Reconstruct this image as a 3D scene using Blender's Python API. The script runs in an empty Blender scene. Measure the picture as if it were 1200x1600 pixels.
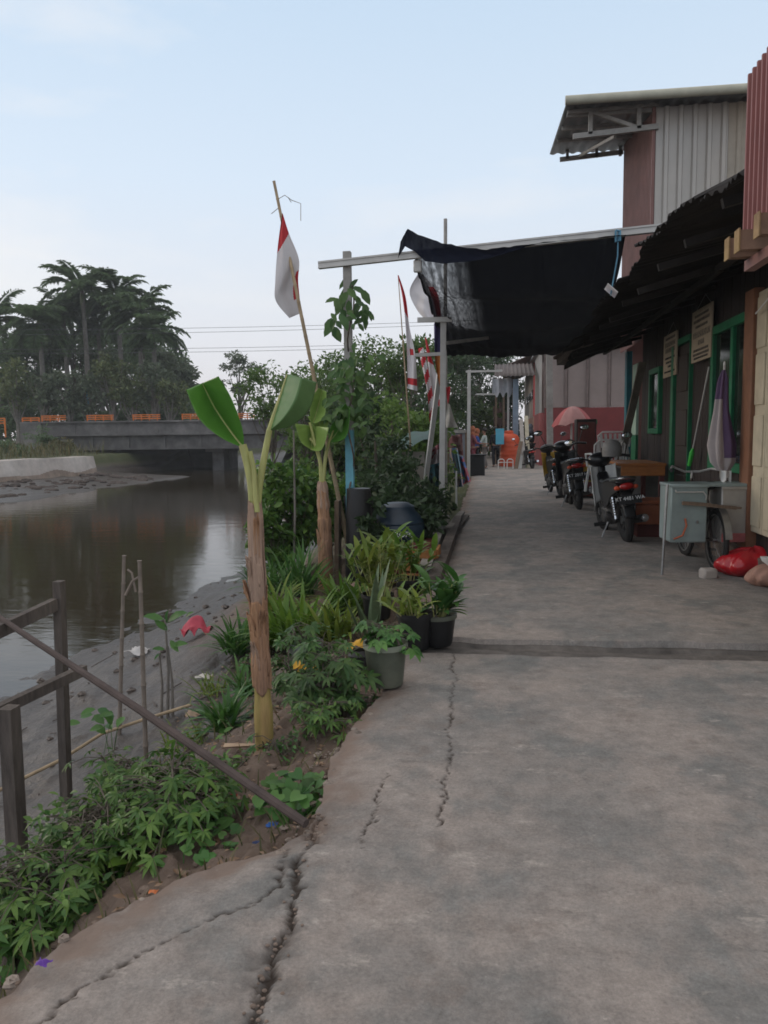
import bpy, bmesh, math, random
import numpy as np
from mathutils import Vector, Matrix, Euler, noise as mnoise

random.seed(7); RNG = np.random.default_rng(11)
R = math.radians
scene = bpy.context.scene
col = scene.collection

# ------------------------------------------------------------------ camera
CAM = Vector((0.0, 0.0, 1.45))
YAW, PITCH, ROLL = R(8.3), R(-5.71), R(-0.7)
CAMROT = (Matrix.Rotation(YAW, 3, 'Z') @ Matrix.Rotation(R(90) + PITCH, 3, 'X') @ Matrix.Rotation(ROLL, 3, 'Z'))
cd = bpy.data.cameras.new('camera'); cam = bpy.data.objects.new('camera', cd); col.objects.link(cam)
cam.location = CAM; cam.rotation_euler = CAMROT.to_euler()
cd.sensor_fit = 'VERTICAL'; cd.sensor_height = 36.0; cd.sensor_width = 27.0; cd.lens = 27.0
cd.clip_start = 0.05; cd.clip_end = 3000
scene.camera = cam

# ------------------------------------------------------------------ light, sky, exposure
SUN_EL, SUN_AZ = R(14), R(-75)          # azimuth measured from +Y towards +X
w = bpy.data.worlds.new('World'); scene.world = w; w.use_nodes = True
nt = w.node_tree; nt.nodes.clear()
wo = nt.nodes.new('ShaderNodeOutputWorld'); bg = nt.nodes.new('ShaderNodeBackground')
sky = nt.nodes.new('ShaderNodeTexSky'); sky.sky_type = 'NISHITA'; sky.sun_disc = False
sky.sun_elevation = SUN_EL; sky.sun_rotation = SUN_AZ; sky.dust_density = 1.5; sky.air_density = 1.0; sky.ozone_density = 1.5
tc = nt.nodes.new('ShaderNodeTexCoord'); sep = nt.nodes.new('ShaderNodeSeparateXYZ')
nt.links.new(tc.outputs['Generated'], sep.inputs[0])
ramp = nt.nodes.new('ShaderNodeValToRGB')
cr = ramp.color_ramp
cr.elements[0].position = 0.0; cr.elements[0].color = (0.90, 0.88, 0.92, 1)
cr.elements[1].position = 1.0; cr.elements[1].color = (1.10, 1.06, 1.04, 1)
for p, c in ((0.06, (0.90, 0.88, 0.93, 1)), (0.17, (0.86, 0.90, 0.97, 1)), (0.30, (0.76, 0.88, 1.02, 1)), (0.48, (0.63, 0.79, 0.97, 1)), (0.62, (1.04, 1.01, 1.0, 1))):
    e = cr.elements.new(p); e.color = c
nt.links.new(sep.outputs['Z'], ramp.inputs['Fac'])
# thin high cloud
mp = nt.nodes.new('ShaderNodeMapping'); mp.inputs['Scale'].default_value = (1.2, 2.2, 5.0)
mp.inputs['Location'].default_value = (0.7, 0.25, 0.0)
nt.links.new(tc.outputs['Generated'], mp.inputs[0])
cn = nt.nodes.new('ShaderNodeTexNoise'); cn.inputs['Scale'].default_value = 1.6; cn.inputs['Detail'].default_value = 6; cn.inputs['Roughness'].default_value = 0.55
nt.links.new(mp.outputs[0], cn.inputs['Vector'])
cm = nt.nodes.new('ShaderNodeMapRange'); cm.inputs[1].default_value = 0.50; cm.inputs[2].default_value = 0.74; cm.inputs[3].default_value = 0; cm.inputs[4].default_value = 0.75
nt.links.new(cn.outputs['Fac'], cm.inputs[0])
cmix = nt.nodes.new('ShaderNodeMixRGB'); cmix.inputs[2].default_value = (0.98, 0.98, 0.99, 1)
nt.links.new(cm.outputs[0], cmix.inputs[0]); nt.links.new(ramp.outputs[0], cmix.inputs[1])
sc10 = nt.nodes.new('ShaderNodeMixRGB'); sc10.blend_type = 'MULTIPLY'; sc10.inputs[0].default_value = 1; sc10.inputs[2].default_value = (10, 10, 10, 1)
nt.links.new(cmix.outputs[0], sc10.inputs[1])
smix = nt.nodes.new('ShaderNodeMixRGB'); smix.inputs[0].default_value = 0.88
nt.links.new(sky.outputs[0], smix.inputs[1]); nt.links.new(sc10.outputs[0], smix.inputs[2])
nt.links.new(smix.outputs[0], bg.inputs[0]); bg.inputs[1].default_value = 0.10
nt.links.new(bg.outputs[0], wo.inputs[0])

sl = bpy.data.lights.new('sun', 'SUN'); sl.energy = 0.7; sl.angle = R(20); sl.color = (1.0, 0.84, 0.68)
so = bpy.data.objects.new('sun', sl); col.objects.link(so)
sd = Vector((math.sin(SUN_AZ) * math.cos(SUN_EL), math.cos(SUN_AZ) * math.cos(SUN_EL), math.sin(SUN_EL)))
so.rotation_euler = sd.to_track_quat('Z', 'Y').to_euler(); so.location = (0, 0, 30)
vs = scene.view_settings
scene.display_settings.display_device = 'sRGB'
vs.view_transform = 'Standard'; vs.look = 'None'; vs.exposure = 0.06; vs.gamma = 1.0; vs.use_curve_mapping = False
scene.cycles.filter_width = 1.7
scene.cycles.max_bounces = 8; scene.cycles.transparent_max_bounces = 16
scene.cycles.use_denoising = True

# ------------------------------------------------------------------ pixel helpers (photo pixels, 1200x1600)
def ray(px, py):
    return CAMROT @ Vector(((px - 600) / 1200, (800 - py) / 1200, -1))
def at(px, py, Y):
    d = ray(px, py); return CAM + d * (Y / d.y)
def atX(px, py, X):
    d = ray(px, py); return CAM + d * (X / d.x)
def G(px, py, z=0.0):
    d = ray(px, py); return CAM + d * ((z - CAM.z) / d.z)

# ------------------------------------------------------------------ numpy noise
def _hash(ix, iy, seed):
    n = (ix * 374761393 + iy * 668265263 + seed * 1442695041) & 0xFFFFFFFF
    n = ((n ^ (n >> 13)) * 1274126177) & 0xFFFFFFFF
    return ((n ^ (n >> 16)) & 0xFFFF) / 65535.0
def vnoise(x, y, seed=0):
    x = np.asarray(x, float); y = np.asarray(y, float)
    ix = np.floor(x).astype(np.int64); iy = np.floor(y).astype(np.int64)
    fx = x - ix; fy = y - iy
    fx = fx * fx * (3 - 2 * fx); fy = fy * fy * (3 - 2 * fy)
    a = _hash(ix, iy, seed); b = _hash(ix + 1, iy, seed); c = _hash(ix, iy + 1, seed); d = _hash(ix + 1, iy + 1, seed)
    return (a * (1 - fx) + b * fx) * (1 - fy) + (c * (1 - fx) + d * fx) * fy - 0.5
def fbm(x, y, oct=4, seed=0, rough=0.5):
    s = 0; a = 1.0
    for k in range(oct):
        s = s + a * vnoise(x * 2 ** k + 17.3 * k, y * 2 ** k - 9.1 * k, seed + k); a *= rough
    return s

# ------------------------------------------------------------------ materials
def _m(name):
    m = bpy.data.materials.new(name); m.use_nodes = True
    n = m.node_tree; return m, n, n.nodes['Principled BSDF']
def mat(name, c, rough=0.7, var=0.25, scale=6.0, metal=0.0, bump=0.0, bscale=40.0, c2=None, spec=0.4, big=0.6, stretch=(1, 1, 1), trans=0.0, coat=0.0, streak=0.0):
    """base colour broken up by two noises, optional second colour in patches, bump."""
    m, n, p = _m(name); L = n.links.new
    tc = n.nodes.new('ShaderNodeTexCoord'); mp = n.nodes.new('ShaderNodeMapping'); mp.inputs['Scale'].default_value = stretch
    L(tc.outputs['Object'], mp.inputs[0])
    a = n.nodes.new('ShaderNodeTexNoise'); a.inputs['Scale'].default_value = scale; a.inputs['Detail'].default_value = 8; a.inputs['Roughness'].default_value = 0.65
    b = n.nodes.new('ShaderNodeTexNoise'); b.inputs['Scale'].default_value = max(scale * 0.17, 0.3); b.inputs['Detail'].default_value = 4
    L(mp.outputs[0], a.inputs['Vector']); L(mp.outputs[0], b.inputs['Vector'])
    ra = n.nodes.new('ShaderNodeMapRange'); ra.inputs[1].default_value = 0.3; ra.inputs[2].default_value = 0.7
    ra.inputs[3].default_value = 1 - var; ra.inputs[4].default_value = 1 + var
    L(a.outputs['Fac'], ra.inputs[0])
    rb = n.nodes.new('ShaderNodeMapRange'); rb.inputs[1].default_value = 0.35; rb.inputs[2].default_value = 0.65
    L(b.outputs['Fac'], rb.inputs[0])
    mx = n.nodes.new('ShaderNodeMixRGB'); mx.inputs[1].default_value = (*c, 1)
    mx.inputs[2].default_value = (*(c2 if c2 else [x * (1 - var * 0.6) for x in c]), 1)
    mu = n.nodes.new('ShaderNodeMath'); mu.operation = 'MULTIPLY'; mu.inputs[1].default_value = big
    L(rb.outputs[0], mu.inputs[0]); L(mu.outputs[0], mx.inputs[0])
    ml = n.nodes.new('ShaderNodeMixRGB'); ml.blend_type = 'MULTIPLY'; ml.inputs[0].default_value = 1
    L(mx.outputs[0], ml.inputs[1]); L(ra.outputs[0], ml.inputs[2])
    L(ml.outputs[0], p.inputs['Base Color'])
    p.inputs['Roughness'].default_value = rough; p.inputs['Metallic'].default_value = metal
    p.inputs['Specular IOR Level'].default_value = spec
    if coat: p.inputs['Coat Weight'].default_value = coat
    if trans: p.inputs['Transmission Weight'].default_value = trans
    if bump:
        bn = n.nodes.new('ShaderNodeTexNoise'); bn.inputs['Scale'].default_value = bscale; bn.inputs['Detail'].default_value = 6
        L(mp.outputs[0], bn.inputs['Vector'])
        bp = n.nodes.new('ShaderNodeBump'); bp.inputs['Strength'].default_value = min(1, bump); bp.inputs['Distance'].default_value = 0.02 * bump
        L(bn.outputs['Fac'], bp.inputs['Height']); L(bp.outputs[0], p.inputs['Normal'])
    return m
def leafmat(name, c, c2, rough=0.5, transl=0.35, spec=0.35, vein=0.0):
    """leaf: colour varies leaf by leaf, light passes through."""
    m, n, p = _m(name); L = n.links.new
    g = n.nodes.new('ShaderNodeNewGeometry')
    mx = n.nodes.new('ShaderNodeMixRGB'); mx.inputs[1].default_value = (*c, 1); mx.inputs[2].default_value = (*c2, 1)
    L(g.outputs['Random Per Island'], mx.inputs[0])
    tc = n.nodes.new('ShaderNodeTexCoord'); a = n.nodes.new('ShaderNodeTexNoise'); a.inputs['Scale'].default_value = 2.2; a.inputs['Detail'].default_value = 5
    L(tc.outputs['Object'], a.inputs['Vector'])
    ra = n.nodes.new('ShaderNodeMapRange'); ra.inputs[1].default_value = 0.3; ra.inputs[2].default_value = 0.7; ra.inputs[3].default_value = 0.62; ra.inputs[4].default_value = 1.35
    L(a.outputs['Fac'], ra.inputs[0])
    ml = n.nodes.new('ShaderNodeMixRGB'); ml.blend_type = 'MULTIPLY'; ml.inputs[0].default_value = 1
    L(mx.outputs[0], ml.inputs[1]); L(ra.outputs[0], ml.inputs[2])
    L(ml.outputs[0], p.inputs['Base Color']); p.inputs['Roughness'].default_value = rough; p.inputs['Specular IOR Level'].default_value = spec
    t = n.nodes.new('ShaderNodeBsdfTranslucent'); L(ml.outputs[0], t.inputs['Color'])
    ms = n.nodes.new('ShaderNodeMixShader'); ms.inputs[0].default_value = transl
    L(p.outputs[0], ms.inputs[1]); L(t.outputs[0], ms.inputs[2]); L(ms.outputs[0], n.nodes['Material Output'].inputs[0])
    return m

M = {}
M['soil'] = mat('soil', (0.13, 0.095, 0.075), 0.95, 0.4, 9, bump=1.0, bscale=30)
M['bark'] = mat('bark', (0.12, 0.10, 0.08), 0.9, 0.4, 8, bump=0.6)
M['palebark'] = mat('pale_bark', (0.20, 0.18, 0.16), 0.9, 0.35, 3, bump=0.3)
M['palmbark'] = mat('palm_bark', (0.17, 0.155, 0.14), 0.9, 0.3, 3)
M['bamboo'] = mat('bamboo', (0.36, 0.27, 0.17), 0.6, 0.3, 5, stretch=(4, 4, 1))
M['bamboogrey'] = mat('grey_bamboo', (0.23, 0.19, 0.16), 0.75, 0.35, 5)
M['wood_old'] = mat('weathered_wood', (0.085, 0.07, 0.062), 0.9, 0.4, 5, bump=0.5, stretch=(6, 6, 1), c2=(0.15, 0.125, 0.105))
M['rod'] = mat('rod_wood', (0.075, 0.055, 0.05), 0.85, 0.3, 10)
M['plank'] = mat('plank', (0.17, 0.12, 0.085), 0.85, 0.35, 6, stretch=(6, 6, 1), bump=0.3)
M['alu'] = mat('painted_steel', (0.50, 0.49, 0.47), 0.5, 0.12, 5, metal=0.2, c2=(0.38, 0.36, 0.34))
M['alu_dirty'] = mat('old_grey_steel', (0.32, 0.31, 0.29), 0.6, 0.25, 6, metal=0.1, c2=(0.22, 0.2, 0.18))
M['blue_paint'] = mat('blue_paint', (0.13, 0.36, 0.45), 0.55, 0.2, 7, c2=(0.10, 0.28, 0.36))
M['black_pl'] = mat('black_plastic', (0.012, 0.012, 0.013), 0.45, 0.3, 10)
M['black_gloss'] = mat('black_gloss', (0.008, 0.008, 0.01), 0.32, 0.2, 10, coat=0.15)
M['rubber'] = mat('rubber', (0.016, 0.015, 0.015), 0.8, 0.35, 20)
M['chrome'] = mat('chrome', (0.62, 0.63, 0.65), 0.22, 0.1, 6, metal=1.0)
M['steel'] = mat('dull_steel', (0.28, 0.28, 0.28), 0.45, 0.25, 8, metal=0.9)
M['engine'] = mat('engine_alloy', (0.13, 0.125, 0.12), 0.6, 0.4, 14, metal=0.7)
M['white_pl'] = mat('white_plastic', (0.62, 0.62, 0.60), 0.5, 0.08, 5)
M['red_glass'] = mat('red_glass', (0.35, 0.012, 0.012), 0.2, 0.1, 5, coat=0.4)
M['mirror'] = mat('mirror_glass', (0.75, 0.8, 0.84), 0.06, 0.02, 3, metal=1.0)
M['flag_red'] = mat('flag_red', (0.50, 0.035, 0.045), 0.85, 0.12, 3)
M['flag_white'] = mat('flag_white', (0.66, 0.63, 0.64), 0.85, 0.06, 3)
M['orange'] = mat('orange_plastic', (0.58, 0.085, 0.03), 0.5, 0.12, 3)
M['orange_wood'] = mat('orange_varnished_wood', (0.36, 0.13, 0.03), 0.5, 0.25, 6, stretch=(1, 6, 6))
M['terracotta'] = mat('terracotta_paint', (0.36, 0.11, 0.05), 0.6, 0.2, 5)
M['maroon'] = mat('maroon_paint', (0.12, 0.03, 0.025), 0.7, 0.25, 5)
M['yellow'] = mat('yellow_paint', (0.45, 0.27, 0.02), 0.5, 0.2, 6)
M['green_paint'] = mat('green_paint', (0.008, 0.155, 0.065), 0.5, 0.25, 6, c2=(0.008, 0.10, 0.045))
M['teal'] = mat('teal_paint', (0.02, 0.16, 0.20), 0.6, 0.2, 6)
M['palegreen'] = mat('pale_green_paint', (0.38, 0.52, 0.42), 0.6, 0.08, 4)
M['glass_dark'] = mat('dark_pane', (0.012, 0.016, 0.014), 0.08, 0.2, 3, spec=0.5)
M['cream'] = mat('cream_paint', (0.52, 0.46, 0.34), 0.7, 0.16, 5, c2=(0.42, 0.36, 0.26), bump=0.15)
M['concrete_old'] = mat('old_concrete', (0.24, 0.225, 0.20), 0.9, 0.35, 3, bump=0.5, c2=(0.12, 0.115, 0.11))
M['bridge_conc'] = mat('stained_concrete', (0.17, 0.16, 0.155), 0.9, 0.45, 1.2, c2=(0.085, 0.08, 0.08), big=0.8)
M['wall_pale'] = mat('pale_plaster', (0.47, 0.43, 0.40), 0.85, 0.22, 1.5, c2=(0.30, 0.25, 0.22), big=0.8)
M['orange_rail'] = mat('orange_rail_paint', (0.62, 0.17, 0.03), 0.6, 0.15, 3)
M['brick'] = mat('brick', (0.30, 0.13, 0.08), 0.9, 0.3, 14)
M['white_line'] = mat('white_lettering', (0.75, 0.75, 0.75), 0.6, 0.02, 3)
M['dark_ink'] = mat('dark_ink', (0.03, 0.03, 0.035), 0.7, 0.05, 3)

# ------------------------------------------------------------------ mesh builder
class MB:
    def __init__(s): s.v = []; s.f = []; s.mi = []; s.cur = 0
    def add(s, vs, fs):
        o = len(s.v); s.v += [tuple(x) for x in vs]
        for f in fs: s.f.append(tuple(i + o for i in f)); s.mi.append(s.cur)
        return s
    def box(s, c, size, rot=None, taper=1.0, bev=0.0):
        hx, hy, hz = size[0] / 2, size[1] / 2, size[2] / 2
        M3 = rot if rot is not None else Matrix.Identity(3); c = Vector(c)
        if bev <= 0:
            vs = [c + M3 @ Vector((x * hx * (taper if z > 0 else 1), y * hy * (taper if z > 0 else 1), z * hz)) for z in (-1, 1) for y in (-1, 1) for x in (-1, 1)]
            return s.add(vs, [(0, 2, 3, 1), (4, 5, 7, 6), (0, 1, 5, 4), (2, 6, 7, 3), (0, 4, 6, 2), (1, 3, 7, 5)])
        b = min(bev, hx * .9, hy * .9, hz * .9)
        rings = []
        for (z, k) in ((-hz, b), (-hz + b, 0), (hz - b, 0), (hz, b)):
            X, Yy = hx - k, hy - k
            rings.append([(X - (b if k == 0 else 0), -Yy), (X, -Yy + (b if k == 0 else 0)), (X, Yy - (b if k == 0 else 0)), (X - (b if k == 0 else 0), Yy), (-X + (b if k == 0 else 0), Yy), (-X, Yy - (b if k == 0 else 0)), (-X, -Yy + (b if k == 0 else 0)), (-X + (b if k == 0 else 0), -Yy)])
            zz = z; rings[-1] = [c + M3 @ Vector((x, y, zz)) for x, y in rings[-1]]
        vs = [p for r in rings for p in r]; fs = []
        for i in range(3):
            for k in range(8): fs.append((i * 8 + k, i * 8 + (k + 1) % 8, i * 8 + 8 + (k + 1) % 8, i * 8 + 8 + k))
        fs.append(tuple(reversed(range(8)))); fs.append(tuple(range(24, 32)))
        return s.add(vs, fs)
    def bar(s, a, b, w, h=None, up=(0, 0, 1)):
        a = Vector(a); b = Vector(b); h = h or w; d = (b - a); L = d.length; d.normalize()
        u = Vector(up)
        if abs(d.dot(u)) > .98: u = Vector((1, 0, 0))
        x = d.cross(u).normalized(); z = x.cross(d).normalized()
        M3 = Matrix((x, d, z)).transposed()
        return s.box((a + b) / 2, (w, L, h), M3)
    def tube(s, pts, r, seg=8, cap=True):
        pts = [Vector(p) for p in pts]; n = len(pts)
        rs = r if isinstance(r, (list, tuple)) else [r] * n
        o = len(s.v); prev = None
        for i, p in enumerate(pts):
            d = (pts[min(i + 1, n - 1)] - pts[max(i - 1, 0)])
            d = d.normalized() if d.length > 1e-9 else Vector((0, 0, 1))
            if prev is None:
                u = Vector((0, 0, 1)) if abs(d.z) < .9 else Vector((1, 0, 0)); x = d.cross(u).normalized()
            else:
                x = (prev - d * prev.dot(d));
                x = x.normalized() if x.length > 1e-6 else d.orthogonal().normalized()
            prev = x; y = d.cross(x)
            for k in range(seg):
                t = 2 * math.pi * k / seg; s.v.append(tuple(p + x * (rs[i] * math.cos(t)) + y * (rs[i] * math.sin(t))))
        for i in range(n - 1):
            for k in range(seg):
                s.f.append((o + i * seg + k, o + i * seg + (k + 1) % seg, o + (i + 1) * seg + (k + 1) % seg, o + (i + 1) * seg + k)); s.mi.append(s.cur)
        if cap:
            s.f.append(tuple(o + k for k in reversed(range(seg)))); s.mi.append(s.cur)
            s.f.append(tuple(o + (n - 1) * seg + k for k in range(seg))); s.mi.append(s.cur)
        return s
    def lathe(s, prof, c=(0, 0, 0), seg=20, axis='Z', rot=None, wob=0.0, close=False):
        c = Vector(c); o = len(s.v); n = len(prof)
        for (r, z) in prof:
            for k in range(seg):
                t = 2 * math.pi * k / seg; rr = r * (1 + wob * math.sin(3 * t + z * 9) * .5)
                p = Vector((rr * math.cos(t), rr * math.sin(t), z))
                if axis == 'X': p = Vector((p.z, p.x, p.y))
                elif axis == 'Y': p = Vector((p.x, p.z, p.y))
                if rot is not None: p = rot @ p
                s.v.append(tuple(c + p))
        for i in range(n if close else n - 1):
            j = (i + 1) % n
            for k in range(seg):
                s.f.append((o + i * seg + k, o + i * seg + (k + 1) % seg, o + j * seg + (k + 1) % seg, o + j * seg + k)); s.mi.append(s.cur)
        return s
    def ball(s, c, r, seg=14, ring=9, rot=None):
        r = Vector(r) if not isinstance(r, (int, float)) else Vector((r, r, r))
        c = Vector(c); o = len(s.v); M3 = rot if rot is not None else Matrix.Identity(3)
        for i in range(ring + 1):
            a = math.pi * i / ring
            for k in range(seg):
                t = 2 * math.pi * k / seg
                s.v.append(tuple(c + M3 @ Vector((r.x * math.sin(a) * math.cos(t), r.y * math.sin(a) * math.sin(t), r.z * math.cos(a)))))
        for i in range(ring):
            for k in range(seg):
                s.f.append((o + i * seg + k, o + (i + 1) * seg + k, o + (i + 1) * seg + (k + 1) % seg, o + i * seg + (k + 1) % seg)); s.mi.append(s.cur)
        return s
    def prism(s, outline, x0, x1):
        """outline in (y,z), extruded along x."""
        n = len(outline)
        vs = [(x0, y, z) for y, z in outline] + [(x1, y, z) for y, z in outline]
        fs = [tuple(range(n)), tuple(reversed(range(n, 2 * n)))] + [(i, i + n, (i + 1) % n + n, (i + 1) % n) for i in range(n)]
        return s.add(vs, fs)
    def grid(s, fn, nu, nv, mfn=None):
        o = len(s.v)
        for j in range(nv + 1):
            for i in range(nu + 1): s.v.append(tuple(fn(i / nu, j / nv)))
        for j in range(nv):
            for i in range(nu):
                a = o + j * (nu + 1) + i; s.f.append((a, a + 1, a + nu + 2, a + nu + 1)); s.mi.append(mfn((i + .5) / nu, (j + .5) / nv) if mfn else s.cur)
        return s

def mw(o):
    m = Matrix.LocRotScale(o.location, o.rotation_euler.to_quaternion(), o.scale)
    return mw(o.parent) @ m if o.parent else m
def finish(name, me, mats, parent, smooth, loc):
    o = bpy.data.objects.new(name, me); col.objects.link(o)
    for m in (mats if isinstance(mats, (list, tuple)) else [mats]): me.materials.append(M[m] if isinstance(m, str) else m)
    if smooth:
        me.polygons.foreach_set('use_smooth', [True] * len(me.polygons))
        if smooth != 'all':
            try: me.set_sharp_from_angle(angle=R(38))
            except Exception: pass
    if parent is not None: o.parent = parent
    if loc is not None: o.location = loc
    return o
def build(name, mb, mats, parent=None, world=True, smooth=True, loc=None):
    me = bpy.data.meshes.new(name); vs = mb.v
    if parent is not None and world:
        inv = mw(parent).inverted(); vs = [tuple(inv @ Vector(p)) for p in vs]
    elif loc is not None:
        l = Vector(loc); vs = [tuple(Vector(p) - l) for p in vs]
    me.from_pydata(vs, [], mb.f)
    me.polygons.foreach_set('material_index', mb.mi)
    me.update()
    return finish(name, me, mats, parent, smooth, loc if parent is None else None)
def tag(o, label, cat, group=None, kind=None):
    if label: o['label'] = label
    if cat: o['category'] = cat
    if group: o['group'] = group
    if kind: o['kind'] = kind
    return o
def thing(name, label, cat, loc=(0, 0, 0), rz=0.0, group=None):
    o = bpy.data.objects.new(name, None); col.objects.link(o); o.empty_display_size = .1
    o.location = loc; o.rotation_euler = (0, 0, rz)
    return tag(o, label, cat, group)
def copy_tree(o, parent=None):
    c = o.copy(); col.objects.link(c)
    if parent is not None: c.parent = parent
    for ch in list(o.children): copy_tree(ch, c)
    return c
def text(name, body, size, mtl, parent, loc, rot, ext=0.001):
    cu = bpy.data.curves.new(name, 'FONT'); cu.body = body; cu.size = size; cu.extrude = ext; cu.align_x = 'CENTER'; cu.align_y = 'CENTER'
    tmp = bpy.data.objects.new(name, cu); col.objects.link(tmp)
    me = bpy.data.meshes.new_from_object(tmp.evaluated_get(bpy.context.evaluated_depsgraph_get()))
    bpy.data.objects.remove(tmp); me.name = name; me.materials.clear(); me.materials.append(M[mtl])
    o = bpy.data.objects.new(name, me); col.objects.link(o); o.parent = parent; o.location = loc; o.rotation_euler = rot
    return o

# ------------------------------------------------------------------ foliage builder (numpy)
T_DIAMOND = (np.array([(0, 0, 0), (.5, .45, .10), (-.5, .45, .10), (0, 1, -.06)], float), [(0, 1, 3), (0, 3, 2)])
T_OVAL = (np.array([(0, 0, 0), (.34, .2, .07), (.5, .5, .10), (.28, .82, .04), (0, 1, -.08), (-.28, .82, .04), (-.5, .5, .10), (-.34, .2, .07), (0, .5, 0.0)], float),
          [(0, 1, 8), (1, 2, 8), (2, 3, 8), (3, 4, 8), (4, 5, 8), (5, 6, 8), (6, 7, 8), (7, 0, 8)])
T_HEART = (np.array([(0, 0.08, 0), (.3, -.12, .05), (.55, .1, .07), (.5, .42, .05), (.25, .78, .0), (0, 1, -.1), (-.25, .78, .0), (-.5, .42, .05), (-.55, .1, .07), (-.3, -.12, .05)], float),
           [(0, 1, 2, 3), (0, 3, 4, 5), (0, 5, 6, 7), (0, 7, 8, 9)])
T_LANCE = (np.array([(0, 0, 0), (.32, .15, .05), (-.32, .15, .05), (.5, .4, .05), (-.5, .4, .05), (0, .4, 0), (.36, .72, -.05), (-.36, .72, -.05), (0, .72, -.1), (0, 1, -.25), (0, .15, .01)], float),
           [(0, 1, 10), (0, 10, 2), (10, 1, 3, 5), (2, 10, 5, 4), (5, 3, 6, 8), (4, 5, 8, 7), (8, 6, 9), (7, 8, 9)])
def unit(a): return a / np.maximum(np.linalg.norm(a, axis=-1, keepdims=True), 1e-9)
class Fol:
    def __init__(s): s.V = []; s.F = []; s.n = 0
    def place(s, T, pos, d, up, L, W):
        tv, tf = T; pos = np.atleast_2d(np.asarray(pos, float)); N = len(pos)
        d = unit(np.broadcast_to(np.asarray(d, float), (N, 3))); up = np.broadcast_to(np.asarray(up, float), (N, 3))
        x = unit(np.cross(d, up) + 1e-6); z = np.cross(x, d)
        L = np.broadcast_to(np.asarray(L, float), (N,)); W = np.broadcast_to(np.asarray(W, float), (N,))
        P = (pos[:, None, :] + x[:, None, :] * (tv[None, :, 0, None] * W[:, None, None]) + d[:, None, :] * (tv[None, :, 1, None] * L[:, None, None]) + z[:, None, :] * (tv[None, :, 2, None] * L[:, None, None]))
        k = len(tv); off = s.n + np.arange(N) * k
        for f in tf: s.F.append((off[:, None] + np.array(f)[None, :]).astype(np.int32))
        s.V.append(P.reshape(-1, 3)); s.n += N * k
    def strap(s, p0, d, L, W, droop=0.8, seg=6, fold=0.25, side=None):
        """one long arching leaf."""
        p = Vector(p0); d = Vector(d).normalized(); x = d.cross(Vector((0, 0, 1)))
        x = x.normalized() if x.length > 1e-4 else Vector((1, 0, 0))
        vs = []; 
        for i in range(seg + 1):
            t = i / seg; w = W * .5 * (0.55 + 1.6 * t if t < .28 else 1.0 * (1 - ((t - .28) / .72) ** 2.2)) + 0.0008
            up = x.cross(d).normalized()
            vs += [p + x * w + up * w * fold, p.copy(), p - x * w + up * w * fold]
            p = p + d * (L / seg); d = (d + Vector((0, 0, -1)) * droop / seg * (0.4 + 1.4 * t)).normalized()
        o = s.n; s.V.append(np.array([tuple(q) for q in vs])); s.n += len(vs)
        f = []
        for i in range(seg):
            a = o + i * 3; f += [(a, a + 1, a + 4, a + 3), (a + 1, a + 2, a + 5, a + 4)]
        s.F.append(np.array(f, np.int32))
    def build(s, name, mtl, parent=None, loc=None, smooth=False):
        V = np.concatenate(s.V); me = bpy.data.meshes.new(name)
        if parent is not None:
            inv = np.array(mw(parent).inverted()); V = V @ inv[:3, :3].T + inv[:3, 3]
        elif loc is not None: V = V - np.array(loc)
        tot = sum(len(f) for f in s.F); lo = np.concatenate([f.ravel() for f in s.F])
        sz = np.concatenate([np.full(len(f), f.shape[1], np.int32) for f in s.F])
        me.vertices.add(len(V)); me.vertices.foreach_set('co', V.astype(np.float32).ravel())
        me.loops.add(len(lo)); me.loops.foreach_set('vertex_index', lo.astype(np.int32))
        me.polygons.add(tot); st = np.concatenate([[0], np.cumsum(sz)[:-1]]).astype(np.int32)
        me.polygons.foreach_set('loop_start', st); me.polygons.foreach_set('loop_total', sz)
        me.update(calc_edges=True); me.validate()
        return finish(name, me, mtl, parent, smooth and 'all', loc if parent is None else None)
def rdir(n, up=0.0):
    a = RNG.normal(size=(n, 3)); a[:, 2] += up; return unit(a)
def np_mesh(name, V, F, mats, attrs=None, smooth='all', loc=None):
    me = bpy.data.meshes.new(name)
    me.vertices.add(len(V)); me.vertices.foreach_set('co', V.astype(np.float32).ravel())
    me.loops.add(F.size); me.loops.foreach_set('vertex_index', F.astype(np.int32).ravel())
    me.polygons.add(len(F)); me.polygons.foreach_set('loop_start', (np.arange(len(F)) * F.shape[1]).astype(np.int32)); me.polygons.foreach_set('loop_total', np.full(len(F), F.shape[1], np.int32))
    me.update(calc_edges=True)
    for k, a in (attrs or {}).items():
        at_ = me.attributes.new(k, 'FLOAT', 'POINT'); at_.data.foreach_set('value', a.astype(np.float32))
    return finish(name, me, mats, None, smooth, None)
def gridfaces(nr, nc):
    i = np.arange(nr - 1)[:, None] * nc + np.arange(nc - 1)[None, :]
    return np.stack([i, i + 1, i + nc + 1, i + nc], -1).reshape(-1, 4)
FWD = CAMROT @ Vector((0, 0, -1))
def atZ(px, py, Z):
    return CAM + ray(px, py) * Z
def yX(px, X):
    return atX(px, 680, X).y

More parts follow.
